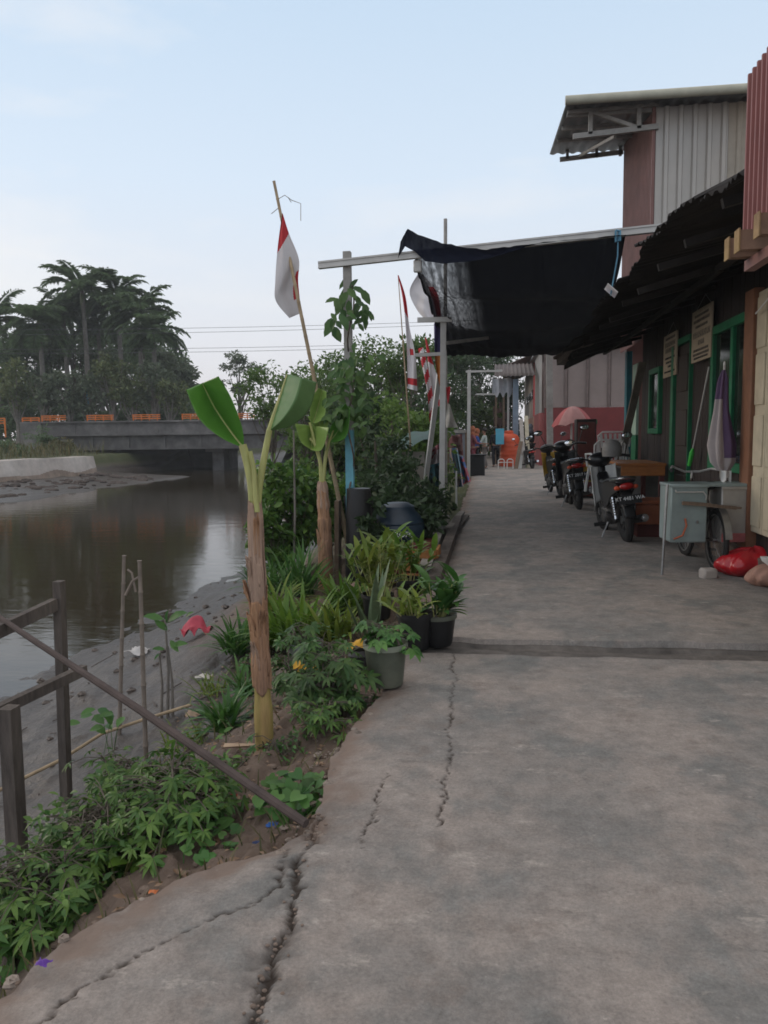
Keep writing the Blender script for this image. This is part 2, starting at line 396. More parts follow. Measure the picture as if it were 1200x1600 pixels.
# ================================================================== TERRAIN (one sheet)
PX = np.array([-250, -60, -35, -28.2, -27.6, -26.5, -20.5, -18, -8, -5.1, -3.2, -2.4, -1.8, -1.25, -0.75, -0.4, 250.])
PZ = np.array([0.9, 0.7, 0.45, 0.3, -0.75, -0.85, -1.18, -2.2, -2.2, -1.22, -0.98, -0.78, -0.50, -0.22, -0.13, -0.13, -0.13])
def H(X, Y, fine=True):
    z = np.interp(X, PX, PZ)
    far = np.clip((Y - 62) / 3.5, 0, 1)
    z = z * (1 - far) + far * 1.15
    op = np.clip((Y - 50) / 4, 0, 1) * np.clip((X + 27.2) / .8, 0, 1) * np.clip((-18 - X) / 1, 0, 1)
    z = z * (1 - op) + op * np.minimum(z, -2.0)
    rb = np.clip((Y - 5.2) / 2.6, 0, 1) * np.clip((X + 4.6) / 2.2, 0, 1) * np.clip((-0.7 - X) / .8, 0, 1)   # the bank widens upstream
    z = z * (1 - rb) + rb * np.minimum(-0.25, z + .6)
    if fine:
        bankm = np.clip((-0.55 - X) / .4, 0, 1)
        soil = bankm * np.clip((X + 2.6) / .8, 0, 1)
        z = z + bankm * 0.12 * fbm(X * 1.1, Y * 1.1, 4, 3) + soil * (0.075 * fbm(X * 7, Y * 7, 3, 9) + .03 * fbm(X * 26, Y * 26, 2, 5)) + 0.030 * bankm * fbm(X * 9, Y * 5, 4, 21) + .014 * bankm * fbm(X * 24, Y * 20, 3, 23)
    return z
def h1(x, y): return float(H(np.array([x]), np.array([y]))[0])
gx = np.unique(np.concatenate([np.linspace(-250, -60, 12), np.linspace(-60, -30, 12), np.linspace(-30, -24, 40), np.linspace(-24, -6, 40), np.arange(-6, -2.6, .05), np.arange(-2.6, -.5, .018), np.linspace(-.4, 6, 14), np.linspace(8, 250, 14)]))
gy = [-12.0]
while gy[-1] < 360:
    y = gy[-1]; gy.append(y + (0.5 if y < 1 else max(.02, .008 * y) if y < 8 else .014 * y if y < 60 else .12 * y))
gy = np.array(gy)
XX, YY = np.meshgrid(gx, gy); ZZ = H(XX, YY)
def ground_mat():
    m, n, p = _m('bank_earth'); L = n.links.new
    ge = n.nodes.new('ShaderNodeNewGeometry'); sp = n.nodes.new('ShaderNodeSeparateXYZ'); L(ge.outputs['Position'], sp.inputs[0])
    n1 = n.nodes.new('ShaderNodeTexNoise'); n1.inputs['Scale'].default_value = 1.4; n1.inputs['Detail'].default_value = 6; L(ge.outputs['Position'], n1.inputs['Vector'])
    n2 = n.nodes.new('ShaderNodeTexNoise'); n2.inputs['Scale'].default_value = 14; n2.inputs['Detail'].default_value = 8; n2.inputs['Roughness'].default_value = .7; L(ge.outputs['Position'], n2.inputs['Vector'])
    # height above water decides mud or soil, distance decides green cover
    ad = n.nodes.new('ShaderNodeMath'); ad.operation = 'MULTIPLY_ADD'; ad.inputs[1].default_value = .35; L(n1.outputs['Fac'], ad.inputs[0]); L(sp.outputs['Z'], ad.inputs[2])
    r1 = n.nodes.new('ShaderNodeMapRange'); r1.inputs[1].default_value = -.42; r1.inputs[2].default_value = -.08; L(ad.outputs[0], r1.inputs[0])
    mud = n.nodes.new('ShaderNodeMixRGB'); mud.inputs[1].default_value = (.034, .028, .024, 1); mud.inputs[2].default_value = (.090, .075, .066, 1); L(n2.outputs['Fac'], mud.inputs[0])
    soil = n.nodes.new('ShaderNodeMixRGB'); soil.inputs[1].default_value = (.085, .058, .045, 1); soil.inputs[2].default_value = (.21, .155, .12, 1); L(n2.outputs['Fac'], soil.inputs[0])
    mx = n.nodes.new('ShaderNodeMixRGB'); L(r1.outputs[0], mx.inputs[0]); L(mud.outputs[0], mx.inputs[1]); L(soil.outputs[0], mx.inputs[2])
    gr = n.nodes.new('ShaderNodeMapRange'); gr.inputs[1].default_value = 9; gr.inputs[2].default_value = 14; L(sp.outputs['Y'], gr.inputs[0])
    gm = n.nodes.new('ShaderNodeMath'); gm.operation = 'MULTIPLY'; L(gr.outputs[0], gm.inputs[0]); L(r1.outputs[0], gm.inputs[1])
    g2 = n.nodes.new('ShaderNodeMixRGB'); g2.inputs[1].default_value = (.04, .06, .02, 1); g2.inputs[2].default_value = (.10, .10, .045, 1); L(n1.outputs['Fac'], g2.inputs[0])
    m2 = n.nodes.new('ShaderNodeMixRGB'); L(gm.outputs[0], m2.inputs[0]); L(mx.outputs[0], m2.inputs[1]); L(g2.outputs[0], m2.inputs[2])
    L(m2.outputs[0], p.inputs['Base Color'])
    rr = n.nodes.new('ShaderNodeMapRange'); rr.inputs[3].default_value = .36; rr.inputs[4].default_value = .95; L(r1.outputs[0], rr.inputs[0]); L(rr.outputs[0], p.inputs['Roughness'])
    bp = n.nodes.new('ShaderNodeBump'); bp.inputs['Strength'].default_value = .8; bp.inputs['Distance'].default_value = .03; L(n2.outputs['Fac'], bp.inputs['Height']); L(bp.outputs[0], p.inputs['Normal'])
    return m
M['ground'] = ground_mat()
g = np_mesh('ground', np.stack([XX, YY, ZZ], -1).reshape(-1, 3), gridfaces(len(gy), len(gx)), 'ground')
tag(g, None, None, kind='structure')

# ------------------------------------------------------------------ river water
def water_mat():
    m, n, p = _m('river_water'); L = n.links.new
    p.inputs['Base Color'].default_value = (.034, .024, .011, 1); p.inputs['Roughness'].default_value = .07; p.inputs['IOR'].default_value = 1.33
    p.inputs['Specular IOR Level'].default_value = .62
    ge = n.nodes.new('ShaderNodeNewGeometry'); mp = n.nodes.new('ShaderNodeMapping'); mp.inputs['Scale'].default_value = (.55, 1.3, 1); L(ge.outputs['Position'], mp.inputs[0])
    a = n.nodes.new('ShaderNodeTexNoise'); a.inputs['Scale'].default_value = 1.6; a.inputs['Detail'].default_value = 6; L(mp.outputs[0], a.inputs['Vector'])
    bp = n.nodes.new('ShaderNodeBump'); bp.inputs['Strength'].default_value = .12; bp.inputs['Distance'].default_value = .05; L(a.outputs['Fac'], bp.inputs['Height'])
    b = n.nodes.new('ShaderNodeTexNoise'); b.inputs['Scale'].default_value = 11.0; b.inputs['Detail'].default_value = 2; L(mp.outputs[0], b.inputs['Vector'])
    b2 = n.nodes.new('ShaderNodeBump'); b2.inputs['Strength'].default_value = .05; b2.inputs['Distance'].default_value = .02; L(b.outputs['Fac'], b2.inputs['Height']); L(bp.outputs[0], b2.inputs['Normal'])
    L(b2.outputs[0], p.inputs['Normal']); return m
M['water'] = water_mat()
wb = MB(); wb.add([(-70, -12, -1.2), (-2.2, -12, -1.2), (-2.2, 400, -1.2), (-70, 400, -1.2)], [(0, 1, 2, 3)])
tag(build('river_water', wb, 'water', smooth=False), None, None, kind='structure')

# ================================================================== CONCRETE PATH
def conc_mat():
    m, n, p = _m('path_concrete'); L = n.links.new
    ge = n.nodes.new('ShaderNodeNewGeometry'); pos = ge.outputs['Position']
    def noi(s, d=6, r=.6, st=(1, 1, 1)):
        mp = n.nodes.new('ShaderNodeMapping'); mp.inputs['Scale'].default_value = st; L(pos, mp.inputs[0])
        x = n.nodes.new('ShaderNodeTexNoise'); x.inputs['Scale'].default_value = s; x.inputs['Detail'].default_value = d; x.inputs['Roughness'].default_value = r; L(mp.outputs[0], x.inputs['Vector']); return x.outputs['Fac']
    def rng(i, a, b, c=0, d=1):
        r = n.nodes.new('ShaderNodeMapRange'); r.inputs[1].default_value = a; r.inputs[2].default_value = b; r.inputs[3].default_value = c; r.inputs[4].default_value = d; L(i, r.inputs[0]); return r.outputs[0]
    def mix(f, a, b, mode='MIX'):
        x = n.nodes.new('ShaderNodeMixRGB'); x.blend_type = mode
        for s, v in ((0, f), (1, a), (2, b)):
            if hasattr(v, 'default_value') or hasattr(v, 'is_linked'): L(v, x.inputs[s])
            else: x.inputs[s].default_value = v if not isinstance(v, tuple) else (*v, 1)
        return x.outputs[0]
    c = mix(rng(noi(1.0, 7, .65), .42, .58), (.295, .256, .230), (.205, .192, .180))
    c = mix(rng(noi(2.3, 6, .6, (1, .7, 1)), .52, .62, 0, .7), c, (.165, .168, .162))      # damp greenish film
    c = mix(rng(noi(3.6, 7, .7), .56, .66, 0, .5), c, (.185, .150, .130))                 # trodden earth
    c = mix(rng(noi(3.1, 9, .75, (1.0, 2.0, 1)), .585, .66, 0, .65), c, (.42, .375, .335))
    c = mix(rng(noi(6.0, 8, .75, (.35, 1.6, 1)), .58, .70, 0, .45), c, (.13, .112, .10))     # scuffed pale patches
    c = mix(rng(noi(24, 4, .7, (1, 1.5, 1)), .67, .72, 0, .35), c, (.46, .43, .39))
    c = mix(rng(noi(17, 5, .7), .64, .72, 0, .55), c, (.10, .085, .075))                  # small dark stains
    c = mix(1.0, c, rng(noi(80, 6, .85), .25, .75, .66, 1.34), 'MULTIPLY')
    c = mix(1.0, c, rng(noi(9, 8, .8), .3, .7, .74, 1.26), 'MULTIPLY')
    at_ = n.nodes.new('ShaderNodeAttribute'); at_.attribute_name = 'dirt'
    c = mix(at_.outputs['Fac'], c, (.055, .042, .034))
    at2 = n.nodes.new('ShaderNodeAttribute'); at2.attribute_name = 'earth'
    c = mix(at2.outputs['Fac'], c, (.20, .145, .115))
    L(c, p.inputs['Base Color']); p.inputs['Roughness'].default_value = .86; p.inputs['Specular IOR Level'].default_value = .3
    bp = n.nodes.new('ShaderNodeBump'); bp.inputs['Strength'].default_value = .55; bp.inputs['Distance'].default_value = .012; L(noi(38, 8, .75), bp.inputs['Height']); L(bp.outputs[0], p.inputs['Normal'])
    return m
M['path'] = conc_mat()
edge_px = [(0, 1535), (75, 1465), (150, 1425), (250, 1380), (350, 1338), (440, 1318), (482, 1290), (495, 1255), (520, 1190), (545, 1140), (575, 1100), (600, 1082)]
EDGE = sorted([(G(x, y).y, G(x, y).x) for x, y in edge_px])
EDGE = [(-6, EDGE[0][1] - .35), (EDGE[0][0] - .35, EDGE[0][1] - .22)] + EDGE + [(5.2, -.72), (6.5, -.66), (9, -.62), (14, -.66), (20, -.72), (30, -.85), (75, -1.4)]
EY = np.array([e[0] for e in EDGE]); EX = np.array([e[1] for e in EDGE])
def pxline(pts): return np.array([(G(x, y).x, G(x, y).y) for x, y in pts])
CR = [(pxline([(392, 1640), (404, 1590), (418, 1540), (430, 1485), (452, 1440), (462, 1395), (472, 1350), (490, 1300), (494, 1270)]), .010),
      (pxline([(30, 1625), (125, 1542), (225, 1484), (320, 1440), (372, 1416), (408, 1402), (436, 1388), (446, 1350), (448, 1320)]), .0045),
      (pxline([(712, 1006), (708, 1048), (714, 1062), (703, 1085), (706, 1118), (700, 1150), (703, 1185), (694, 1240), (690, 1290)]), .0048),
      (pxline([(600, 1205), (592, 1240), (580, 1280), (568, 1308), (574, 1330)]), .0022)]
def polydist(P, x, y):
    best = np.full(x.shape, 9.0)
    for a, b in zip(P[:-1], P[1:]):
        d = b - a; t = np.clip(((x - a[0]) * d[0] + (y - a[1]) * d[1]) / (d @ d), 0, 1)
        best = np.minimum(best, np.hypot(x - a[0] - t * d[0], y - a[1] - t * d[1]))
    return best
def slab(name, ys, xr, z0, cracks, nc, jagged0=0.0, jagged1=0.0):
    ys = np.asarray(ys); e = np.interp(ys, EY, EX) + .05 * fbm(ys * 3.1, ys * 0, 4, 5) + .02 * fbm(ys * 17, ys * 0, 3, 6)
    t = np.concatenate([[0, 0], np.linspace(0, 1, nc) ** 1.15]); X = e[:, None] * (1 - t[None]) + xr * t[None]
    Y = np.repeat(ys[:, None], len(t), 1).copy()
    tilt = .0393 * -1.0                                  # the joint runs square to the path
    if jagged0: Y += np.clip(1 - (Y - ys[1]) / .3, 0, 1) * jagged0 * fbm(X * 2.5, X * 0, 4, 8)
    if jagged1: Y += np.clip(1 - (ys[-1] - Y) / .3, 0, 1) * jagged1 * fbm(X * 2.5, X * 0, 4, 12)
    Z = z0 + .018 * fbm(X * .7, Y * .7, 3, 2) + .006 * fbm(X * 5, Y * 5, 4, 4) + .0025 * fbm(X * 22, Y * 22, 3, 14)
    dirt = np.zeros_like(X); wx = X + .026 * fbm(X * 9, Y * 9, 4, 31) + .024 * fbm(X * 34, Y * 34, 3, 33, .7); wy = Y + .03 * fbm(X * 9 + 50, Y * 9, 4, 32) + .02 * fbm(X * 34 + 9, Y * 34, 3, 35, .7)
    for P, wd in cracks:
        d = polydist(P, wx, wy); ww = wd * (1 + 1.7 * fbm(X * 6, Y * 6, 3, 40))
        k = np.clip(1.45 - d / np.maximum(ww, .0035), 0, 1); Z -= k * (.008 + wd * 1.2); dirt = np.maximum(dirt, k)
        if wd > .009:
            br = np.exp(-(d / (.06)) ** 2) * np.clip(fbm(X * 12, Y * 12, 3, 44) * 2.2 + .1, 0, 1); Z -= br * .016; dirt = np.maximum(dirt, br * .55)
    dl = X - e[:, None]
    edge = np.exp(-(dl / (.10 + .12 * np.clip(fbm(X * 3, Y * 3, 3, 51) + .3, 0, 1))) ** 2)
    earth = np.clip(edge * (1 + 1.2 * fbm(X * 11, Y * 11, 3, 52)), 0, 1) * .85
    Z -= edge * .02 * (1 + fbm(X * 8, Y * 8, 3, 53)) 
    Z[:, 0] = -.2
    for r0 in ((0,) if jagged0 else ()): Z[r0] = -.2
    if jagged1: Z[-1] = -.2
    V = np.stack([X, Y, Z], -1).reshape(-1, 3)
    o = np_mesh(name, V, gridfaces(len(ys), len(t)), 'path', {'dirt': dirt.ravel(), 'earth': earth.ravel()})
    return tag(o, None, None, kind='structure')
JY0, JY1 = 5.02, 5.36
slab('concrete_path', np.concatenate([np.arange(-5, 1.6, .2), np.arange(1.6, JY0, .0085), [JY0]]), 3.3, 0.0, CR, 420, jagged1=.05)
slab('path_beyond_joint', np.concatenate([[JY1 - .01, JY1], np.arange(JY1 + .012, 9, .02), np.arange(9, 22, .06), np.arange(22, 75, .5)]), 3.3, .018, [], 150, jagged0=.05)
tag(build('path_joint', MB().grid(lambda u, v: (-.75 + 4.1 * u, JY0 - .12 + (JY1 - JY0 + .26) * v, -.022 + .012 * float(vnoise(u * 40, v * 6, 3)) - (.02 if .52 < v < .66 else 0) - (.012 if .3 < v < .38 else 0)), 90, 26),
          mat('joint_filler', (.10, .088, .080), .9, .4, 9, c2=(.16, .14, .125), bump=.5)), None, None, kind='structure')
tag(build('yard_ground', MB().add([(3.25, -6, -.02), (9, -6, -.02), (9, 75, -.02), (3.25, 75, -.02)], [(0, 1, 2, 3)]), 'concrete_old', smooth=False), None, None, kind='structure')

# ================================================================== TREES
def tree(name, label, base, Ht, spread, n, leaf, lm, bark='bark', tr=.12, cb=.35, clumps=16, T=T_DIAMOND, group=None, cspread=.38, lean=(0, 0), aspect=.6, up=.3, cat='tree', trunk=True, sy=None, seed=None):
    if seed is not None:
        global RNG; RNG = np.random.default_rng(seed)
    base = Vector(base); root = thing(name, label, cat, base, 0, group)
    c0 = Ht * (1 + cb) / 2; rz = Ht * (1 - cb) / 2
    cl = rdir(clumps) * (RNG.uniform(.35, 1, (clumps, 1)) ** .5)
    C = np.array(base) + np.array((lean[0], lean[1], c0)) + cl * np.array((spread, sy or spread, rz)) * .78
    tb = MB(); top = base + Vector((lean[0] * .8, lean[1] * .8, Ht * .72))
    pts = [base + (top - base) * t + Vector((math.sin(t * 5 + base.x) * .04 * Ht * .3, math.cos(t * 4) * .03 * Ht * .3, 0)) * t for t in np.linspace(0, 1, 7)]
    if trunk:
        tb.tube(pts, [tr * (1 - .75 * t) * (1.35 if t == 0 else 1) for t in np.linspace(0, 1, 7)], 8)
        for c in C:
            t = float(np.clip((c[2] - base.z) / Ht - .32, .18, .8)); k = t / 1.0 * 6; i = int(min(5, k)); a = pts[i].lerp(pts[i + 1], k - i)
            cv = Vector(c); mid = a.lerp(cv, .5) + Vector((0, 0, -.06 * Ht * random.random()))
            tb.tube([a, mid, cv], [tr * .42, tr * .26, tr * .07], 5)
        build('trunk', tb, bark, root)
    f = Fol(); per = RNG.multinomial(n, RNG.dirichlet(np.full(clumps, 3.0)))
    for c, k in zip(C, per):
        if k == 0: continue
        r = cspread * spread * RNG.uniform(.7, 1.25)
        o = rdir(k) * (RNG.uniform(0, 1, (k, 1)) ** .45) * np.array((r, r, r * aspect))
        d = unit(o / r * .8 + RNG.normal(size=(k, 3)) * .6 + np.array((0, 0, -.15)))
        upv = unit(RNG.normal(size=(k, 3)) * .6 + np.array((0, 0, 1.0)))
        s = leaf * RNG.uniform(.6, 1.3, k)
        f.place(T, c + o, d, upv, s, s * RNG.uniform(.4, .62, k))
    f.build('crown', lm, root)
    return root
M['lf_far'] = leafmat('foliage_far', (.095, .15, .075), (.14, .20, .10), transl=.5)
M['lf_far_y'] = leafmat('foliage_far_yellow', (.15, .17, .07), (.11, .155, .065), transl=.35)
M['lf_far_g'] = leafmat('foliage_far_grey', (.10, .135, .085), (.13, .16, .095), transl=.35)
M['lf_mid'] = leafmat('foliage_mid', (.075, .14, .042), (.13, .20, .06), transl=.5)
M['lf_mid_l'] = leafmat('foliage_mid_light', (.085, .17, .035), (.16, .24, .06), transl=.45)
M['lf_dark'] = leafmat('foliage_dark', (.035, .065, .03), (.06, .10, .042), transl=.35)
M['lf_bush'] = leafmat('bush_leaves', (.050, .13, .030), (.14, .24, .05), rough=.4)
M['lf_lily'] = leafmat('lily_leaves', (.045, .135, .03), (.10, .21, .05), rough=.35)
M['lf_lime'] = leafmat('lime_leaves', (.15, .25, .035), (.09, .19, .03), rough=.35)
M['lf_yellow'] = leafmat('yellow_green_leaves', (.22, .27, .045), (.11, .19, .035), rough=.4)
M['lf_blue'] = leafmat('blue_green_leaves', (.052, .12, .038), (.11, .19, .055), rough=.45)
M['lf_banana'] = mat('banana_blade', (.085, .23, .035), .38, .16, 5, c2=(.06, .17, .03))
M['lf_yellowed'] = mat('yellowed_leaf', (.55, .30, .02), .5, .2, 6)
M['lf_red'] = leafmat('red_leaves', (.10, .015, .02), (.06, .02, .02))

# trees beyond the bridge, about 65 to 85 m away
def palm(label, px, ytop, Z, ln, seed):
    rg = random.Random(seed); c = atZ(px, ytop, Z); base = Vector((c.x, c.y, 1.0))
    root = thing('palm_tree', label, 'palm', base, 0, 'palms beyond the bridge')
    tb = MB(); n = 8
    tb.tube([base.lerp(c, t) + Vector((math.sin(t * 3) * .15, 0, 0)) for t in np.linspace(0, 1, n)], [.30 - .12 * t for t in np.linspace(0, 1, n)], 8); build('trunk', tb, 'palmbark', root)
    sh = MB(); sh.tube([c + Vector((0, 0, -1.3)), c + Vector((0, 0, -.5)), c + Vector((0, 0, .3))], [.2, .24, .08], 8); build('crown_shaft', sh, 'palegreen_leaf', root)
    f = Fol()
    for k in range(24):
        a = k * 2.4 + rg.random() * .4; el = rg.uniform(-.35, 1.2); L = ln * rg.uniform(.85, 1.1)
        d = Vector((math.cos(a) * math.cos(el), math.sin(a) * math.cos(el), math.sin(el))); p = c.copy(); seg = 12
        P = []; D = []
        for i in range(seg):
            P.append(p.copy()); D.append(d.copy()); p = p + d * (L / seg); d = (d + Vector((0, 0, -1)) * (.10 + .10 * i / seg)).normalized()
        for i in range(1, seg):
            x = D[i].cross(Vector((0, 0, 1))).normalized()
            for sgn in (-1, 1):
                ll = L * .26 * math.sin(math.pi * (i + 1.2) / (seg + 2))
                for q in (0, .2, .4, .6, .8):
                    pp = P[i] + D[i] * (q * L / seg)
                    f.place(T_DIAMOND, tuple(pp), tuple(x * sgn + D[i] * .55 + Vector((0, 0, -.45 + rg.random() * .5))), (0, 0, 1), ll * rg.uniform(.7, 1.2), .13)
    f.build('crown', 'lf_far', root); return root
M['palegreen_leaf'] = mat('palm_shaft_green', (.10, .13, .06), .6, .2, 3)
for i, (px, yt, Z, ln) in enumerate([(128, 455, 72, 4.2), (182, 462, 74, 4.2), (60, 505, 70, 4.0), (215, 492, 70, 4.0), (238, 520, 68, 3.4), (98, 490, 76, 4.0), (-12, 500, 74, 4.2), (152, 505, 78, 3.8)]):
    palm(['tallest feathery palm left of the river, its crown highest in the row', 'tall palm just right of the tallest palm beyond the bridge', 'palm with drooping fronds left of the tallest palm beyond the bridge',
          'palm on the right of the far palm row, above the last dark trees', 'lowest palm at the right end of the far palm row', 'palm half hidden between two taller palms beyond the bridge', 'palm at the left edge of the photo beyond the bridge', 'lower palm between the two tallest palms beyond the bridge'][i], px, yt, Z, ln, 30 + i)
far = [(40, 500, 82, 5.2, 'lf_far', 'dark round tree at the left edge behind the bridge'), (110, 490, 84, 5.2, 'lf_far', 'big dark broadleaf tree under the tallest palm'), (165, 480, 86, 5.2, 'lf_far', 'dark broadleaf tree in the middle of the far grove'),
       (225, 500, 82, 5.0, 'lf_far', 'dark spreading tree on the right of the far grove'), (262, 550, 78, 3.4, 'lf_far_g', 'greyish loose tree at the right end of the far grove'), (-30, 495, 82, 5.4, 'lf_far', 'dark tree cut by the left edge of the photo'), (8, 590, 80, 3.4, 'lf_far', 'low dark tree at the far left above the bridge')]
for i, (px, yt, Z, s, lm, lb) in enumerate(far):
    c = atZ(px, yt, Z); tree('broadleaf_tree', lb, (c.x, c.y, 1.1), c.z - 1.1 + .8, s, 4200, .62, lm, tr=.28, cb=.12, clumps=22, group='dark trees beyond the bridge', seed=100 + i)
slim = [(22, 560, 'slim yellowish tree at the left end of the roadside row'), (62, 585, 'slim green tree second from the left along the bridge road'), (104, 575, 'slim tree left of the blue pole'), (172, 548, 'tallest yellowish slim tree right of the blue pole'),
        (205, 575, 'slim pale trunked tree beside the tallest slim tree'), (236, 560, 'greyish slim tree near the right end of the roadside row'), (262, 590, 'short slim tree at the right end of the roadside row'), (140, 590, 'slim green tree directly behind the blue pole')]
for i, (px, yt, lb) in enumerate(slim):
    c = atZ(px, yt, 66); tree('roadside_tree', lb, (c.x, c.y, 1.1), c.z - 1.1 + .4, 1.9, 1300, .38, 'lf_far_y' if i % 3 == 0 or i == 4 else 'lf_far_g', bark='palebark', tr=.17, cb=.38, clumps=14, group='slim trees along the bridge road', aspect=.8, seed=130 + i)
c = atZ(372, 545, 88); tree('spreading_tree', 'lone tree with thin bare limbs against the sky beyond the bridge', (c.x, c.y, 1.1), c.z - 1.1 + .3, 3.3, 1500, .40, 'lf_far_g', tr=.26, cb=.42, clumps=15, seed=150, aspect=.4, cspread=.30)
c = atZ(346, 632, 92); tree('low_tree', 'low round tree under the lone thin-limbed tree', (c.x, c.y, 1.1), c.z - .6, 1.5, 500, .4, 'lf_far_g', cb=.1, clumps=8, seed=151)
c = atZ(415, 648, 120); tree('low_tree', 'faint low tree line on the horizon right of the big banana leaf', (c.x, c.y, 1.1), 3.6, 5.5, 900, .6, 'lf_far_g', cb=.1, clumps=14, seed=152)

for i, (px, lb) in enumerate(((-10, 'low shrub at the far left end of the bridge road'), (45, 'low shrub left of the slim trees on the bridge road'), (95, 'low shrub left of the blue pole'), (150, 'low shrub right of the blue pole'), (200, 'low shrub under the tallest slim trees'), (250, 'low shrub near the right end of the roadside row'), (295, 'low shrub right of the roadside row, behind the big banana leaf'))):
    c = atZ(px, 628, 70); tree('low_shrub', lb, (c.x, c.y, 1.1), c.z - .9, 2.7, 1500, .45, 'lf_far', tr=.1, cb=.0, clumps=14, group='shrubs along the bridge road', seed=170 + i, cat='shrub', aspect=.7)
# trees and shrubs on the near bank
near = [  # px, ytop, Y, spread, n, leaf, mat, cb, label
    (424, 566, 30, 1.5, 1500, .20, 'lf_mid', .45, 'small tree with drooping leaves left of the second banana plant'),
    (476, 540, 24, 1.25, 2400, .17, 'lf_mid', .15, 'bushy green tree behind the flag pole'),
    (520, 515, 27, 1.5, 3000, .18, 'lf_mid', .1, 'leafy tree just left of the tall grey post'),
    (590, 512, 29, 1.9, 3600, .19, 'lf_mid', .1, 'broad leafy tree right of the tall grey post'),
    (640, 498, 27, 1.6, 3000, .19, 'lf_mid', .1, 'tall bushy tree behind the long red and white banner'),
    (676, 525, 34, 1.9, 2600, .22, 'lf_dark', .1, 'dark tree behind the white canopy post'),
    (560, 560, 40, 3.2, 3000, .30, 'lf_dark', .05, 'dark tree deep behind the bank greenery'),
    (705, 500, 46, 2.4, 3000, .28, 'lf_dark', .08, 'dark tree at the end of the path left of the thin pole'),
    (748, 470, 52, 2.8, 3600, .30, 'lf_dark', .08, 'tallest dark tree closing the end of the path'),
    (790, 500, 58, 2.8, 2400, .32, 'lf_dark', .08, 'dark tree behind the stall at the end of the path'),
    (735, 610, 47, 2.6, 2600, .28, 'lf_mid', .05, 'low green tree at the end of the path under the taller ones'),
    (660, 600, 26, 1.4, 2200, .17, 'lf_dark', .05, 'dark shrub between the banners and the leaning white board'),
    (610, 612, 19, 1.5, 3200, .15, 'lf_mid_l', .02, 'bright green shrub below the long banner'),
    (665, 640, 19, .9, 2000, .14, 'lf_mid_l', .02, 'bright green shrub beside the leaning white board'),
    (540, 590, 15, .95, 2400, .13, 'lf_dark', .05, 'dark shrub behind the tall post'),
    (585, 640, 13, .75, 2200, .11, 'lf_dark', .02, 'dark shrub right of the blue painted post foot'),
    (500, 640, 14, .8, 1900, .13, 'lf_mid', .05, 'green shrub behind the second banana plant'),
]
for i, (px, yt, Y, s, n, lf, lm, cb, lb) in enumerate(near):
    c = at(px, yt, Y); zb = h1(c.x, Y) if c.x > -5 else -.6
    tree('bank_tree' if s > 1 else 'shrub', lb, (c.x, Y, zb), c.z - zb + .1, s, n, lf, lm, tr=.05 + .02 * s, cb=cb, clumps=26, group='greenery along the river bank', seed=200 + i, cat='tree' if s > 1 else 'shrub', T=T_OVAL if Y < 20 else T_DIAMOND)

# ================================================================== BRIDGE, LEFT BANK
bc = CAM + FWD * 60 * 1.0; bc.z = 0
fx, fy = FWD.x, FWD.y; nrm = math.hypot(fx, fy); bc = Vector((fx / nrm * 60, fy / nrm * 60, 0))
br = thing('road_bridge', 'grey concrete road bridge with orange railings across the river', 'bridge', bc, YAW)
mb = MB(); mb.box((-14, 4.2, 2.2), (28, 9.0, 1.05), bev=.03)
for k in range(9): mb.box((-27 + k * 3.2, -.32, 2.2), (.10, .06, 1.0))
mb.box((-14, -.42, 2.74), (28, .22, .12)); mb.box((-14, -.40, 1.72), (28, .16, .10))
build('parapet', mb, 'bridge_conc', br, world=False)
mb = MB()
for k in range(8): mb.box((-13, .1 + k * 1.1, 1.14), (26, .3, 1.04))
for k in range(10): mb.box((-25.4 + k * 2.8, -.10, 1.14), (.22, .16, 1.02))
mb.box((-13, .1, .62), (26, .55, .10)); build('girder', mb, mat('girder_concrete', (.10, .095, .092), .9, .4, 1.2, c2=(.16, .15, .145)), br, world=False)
mb = MB(); mb.box((-27.1, 4.0, 1.0), (1.6, 9.2, 3.6), bev=.04); mb.box((-24.5, 5.6, -.3), (5, 6.0, 2.0), bev=.1); build('abutment', mb, 'bridge_conc', br, world=False)
mb = MB(); mb.box((-13.2, 4.5, -.5), (.9, 6, 2.3)); mb.box((-13.2, 4.2, .45), (1.5, 7.5, .25)); build('pier', mb, 'bridge_conc', br, world=False)
for (a, b) in ((106, 116), (62 + 10, 110), (142, 184), (213, 256), (289, 324), (352, 402), (430, 470)):
    if a == 106: continue
    x0, x1 = (a - 600) / 20 + .0, (b - 600) / 20
    rl = MB()
    for z in (2.95, 3.10, 3.24): rl.box(((x0 + x1) / 2, -.2, z), (x1 - x0, .06, .075))
    for x in np.arange(x0 + .06, x1, .62): rl.box((x, -.17, 3.02), (.08, .05, .52))
    build('railing', rl, 'orange_rail', br, world=False)
mb = MB(); mb.box((-20.5, 8.9, .2), (14.5, .5, 3.0)); build('shade_wall', mb, mat('underdeck_shade', (.045, .043, .042), .9, .4, 1.5), br, world=False)  # added near-black wall, its colour stands in for the deep shade under the deck
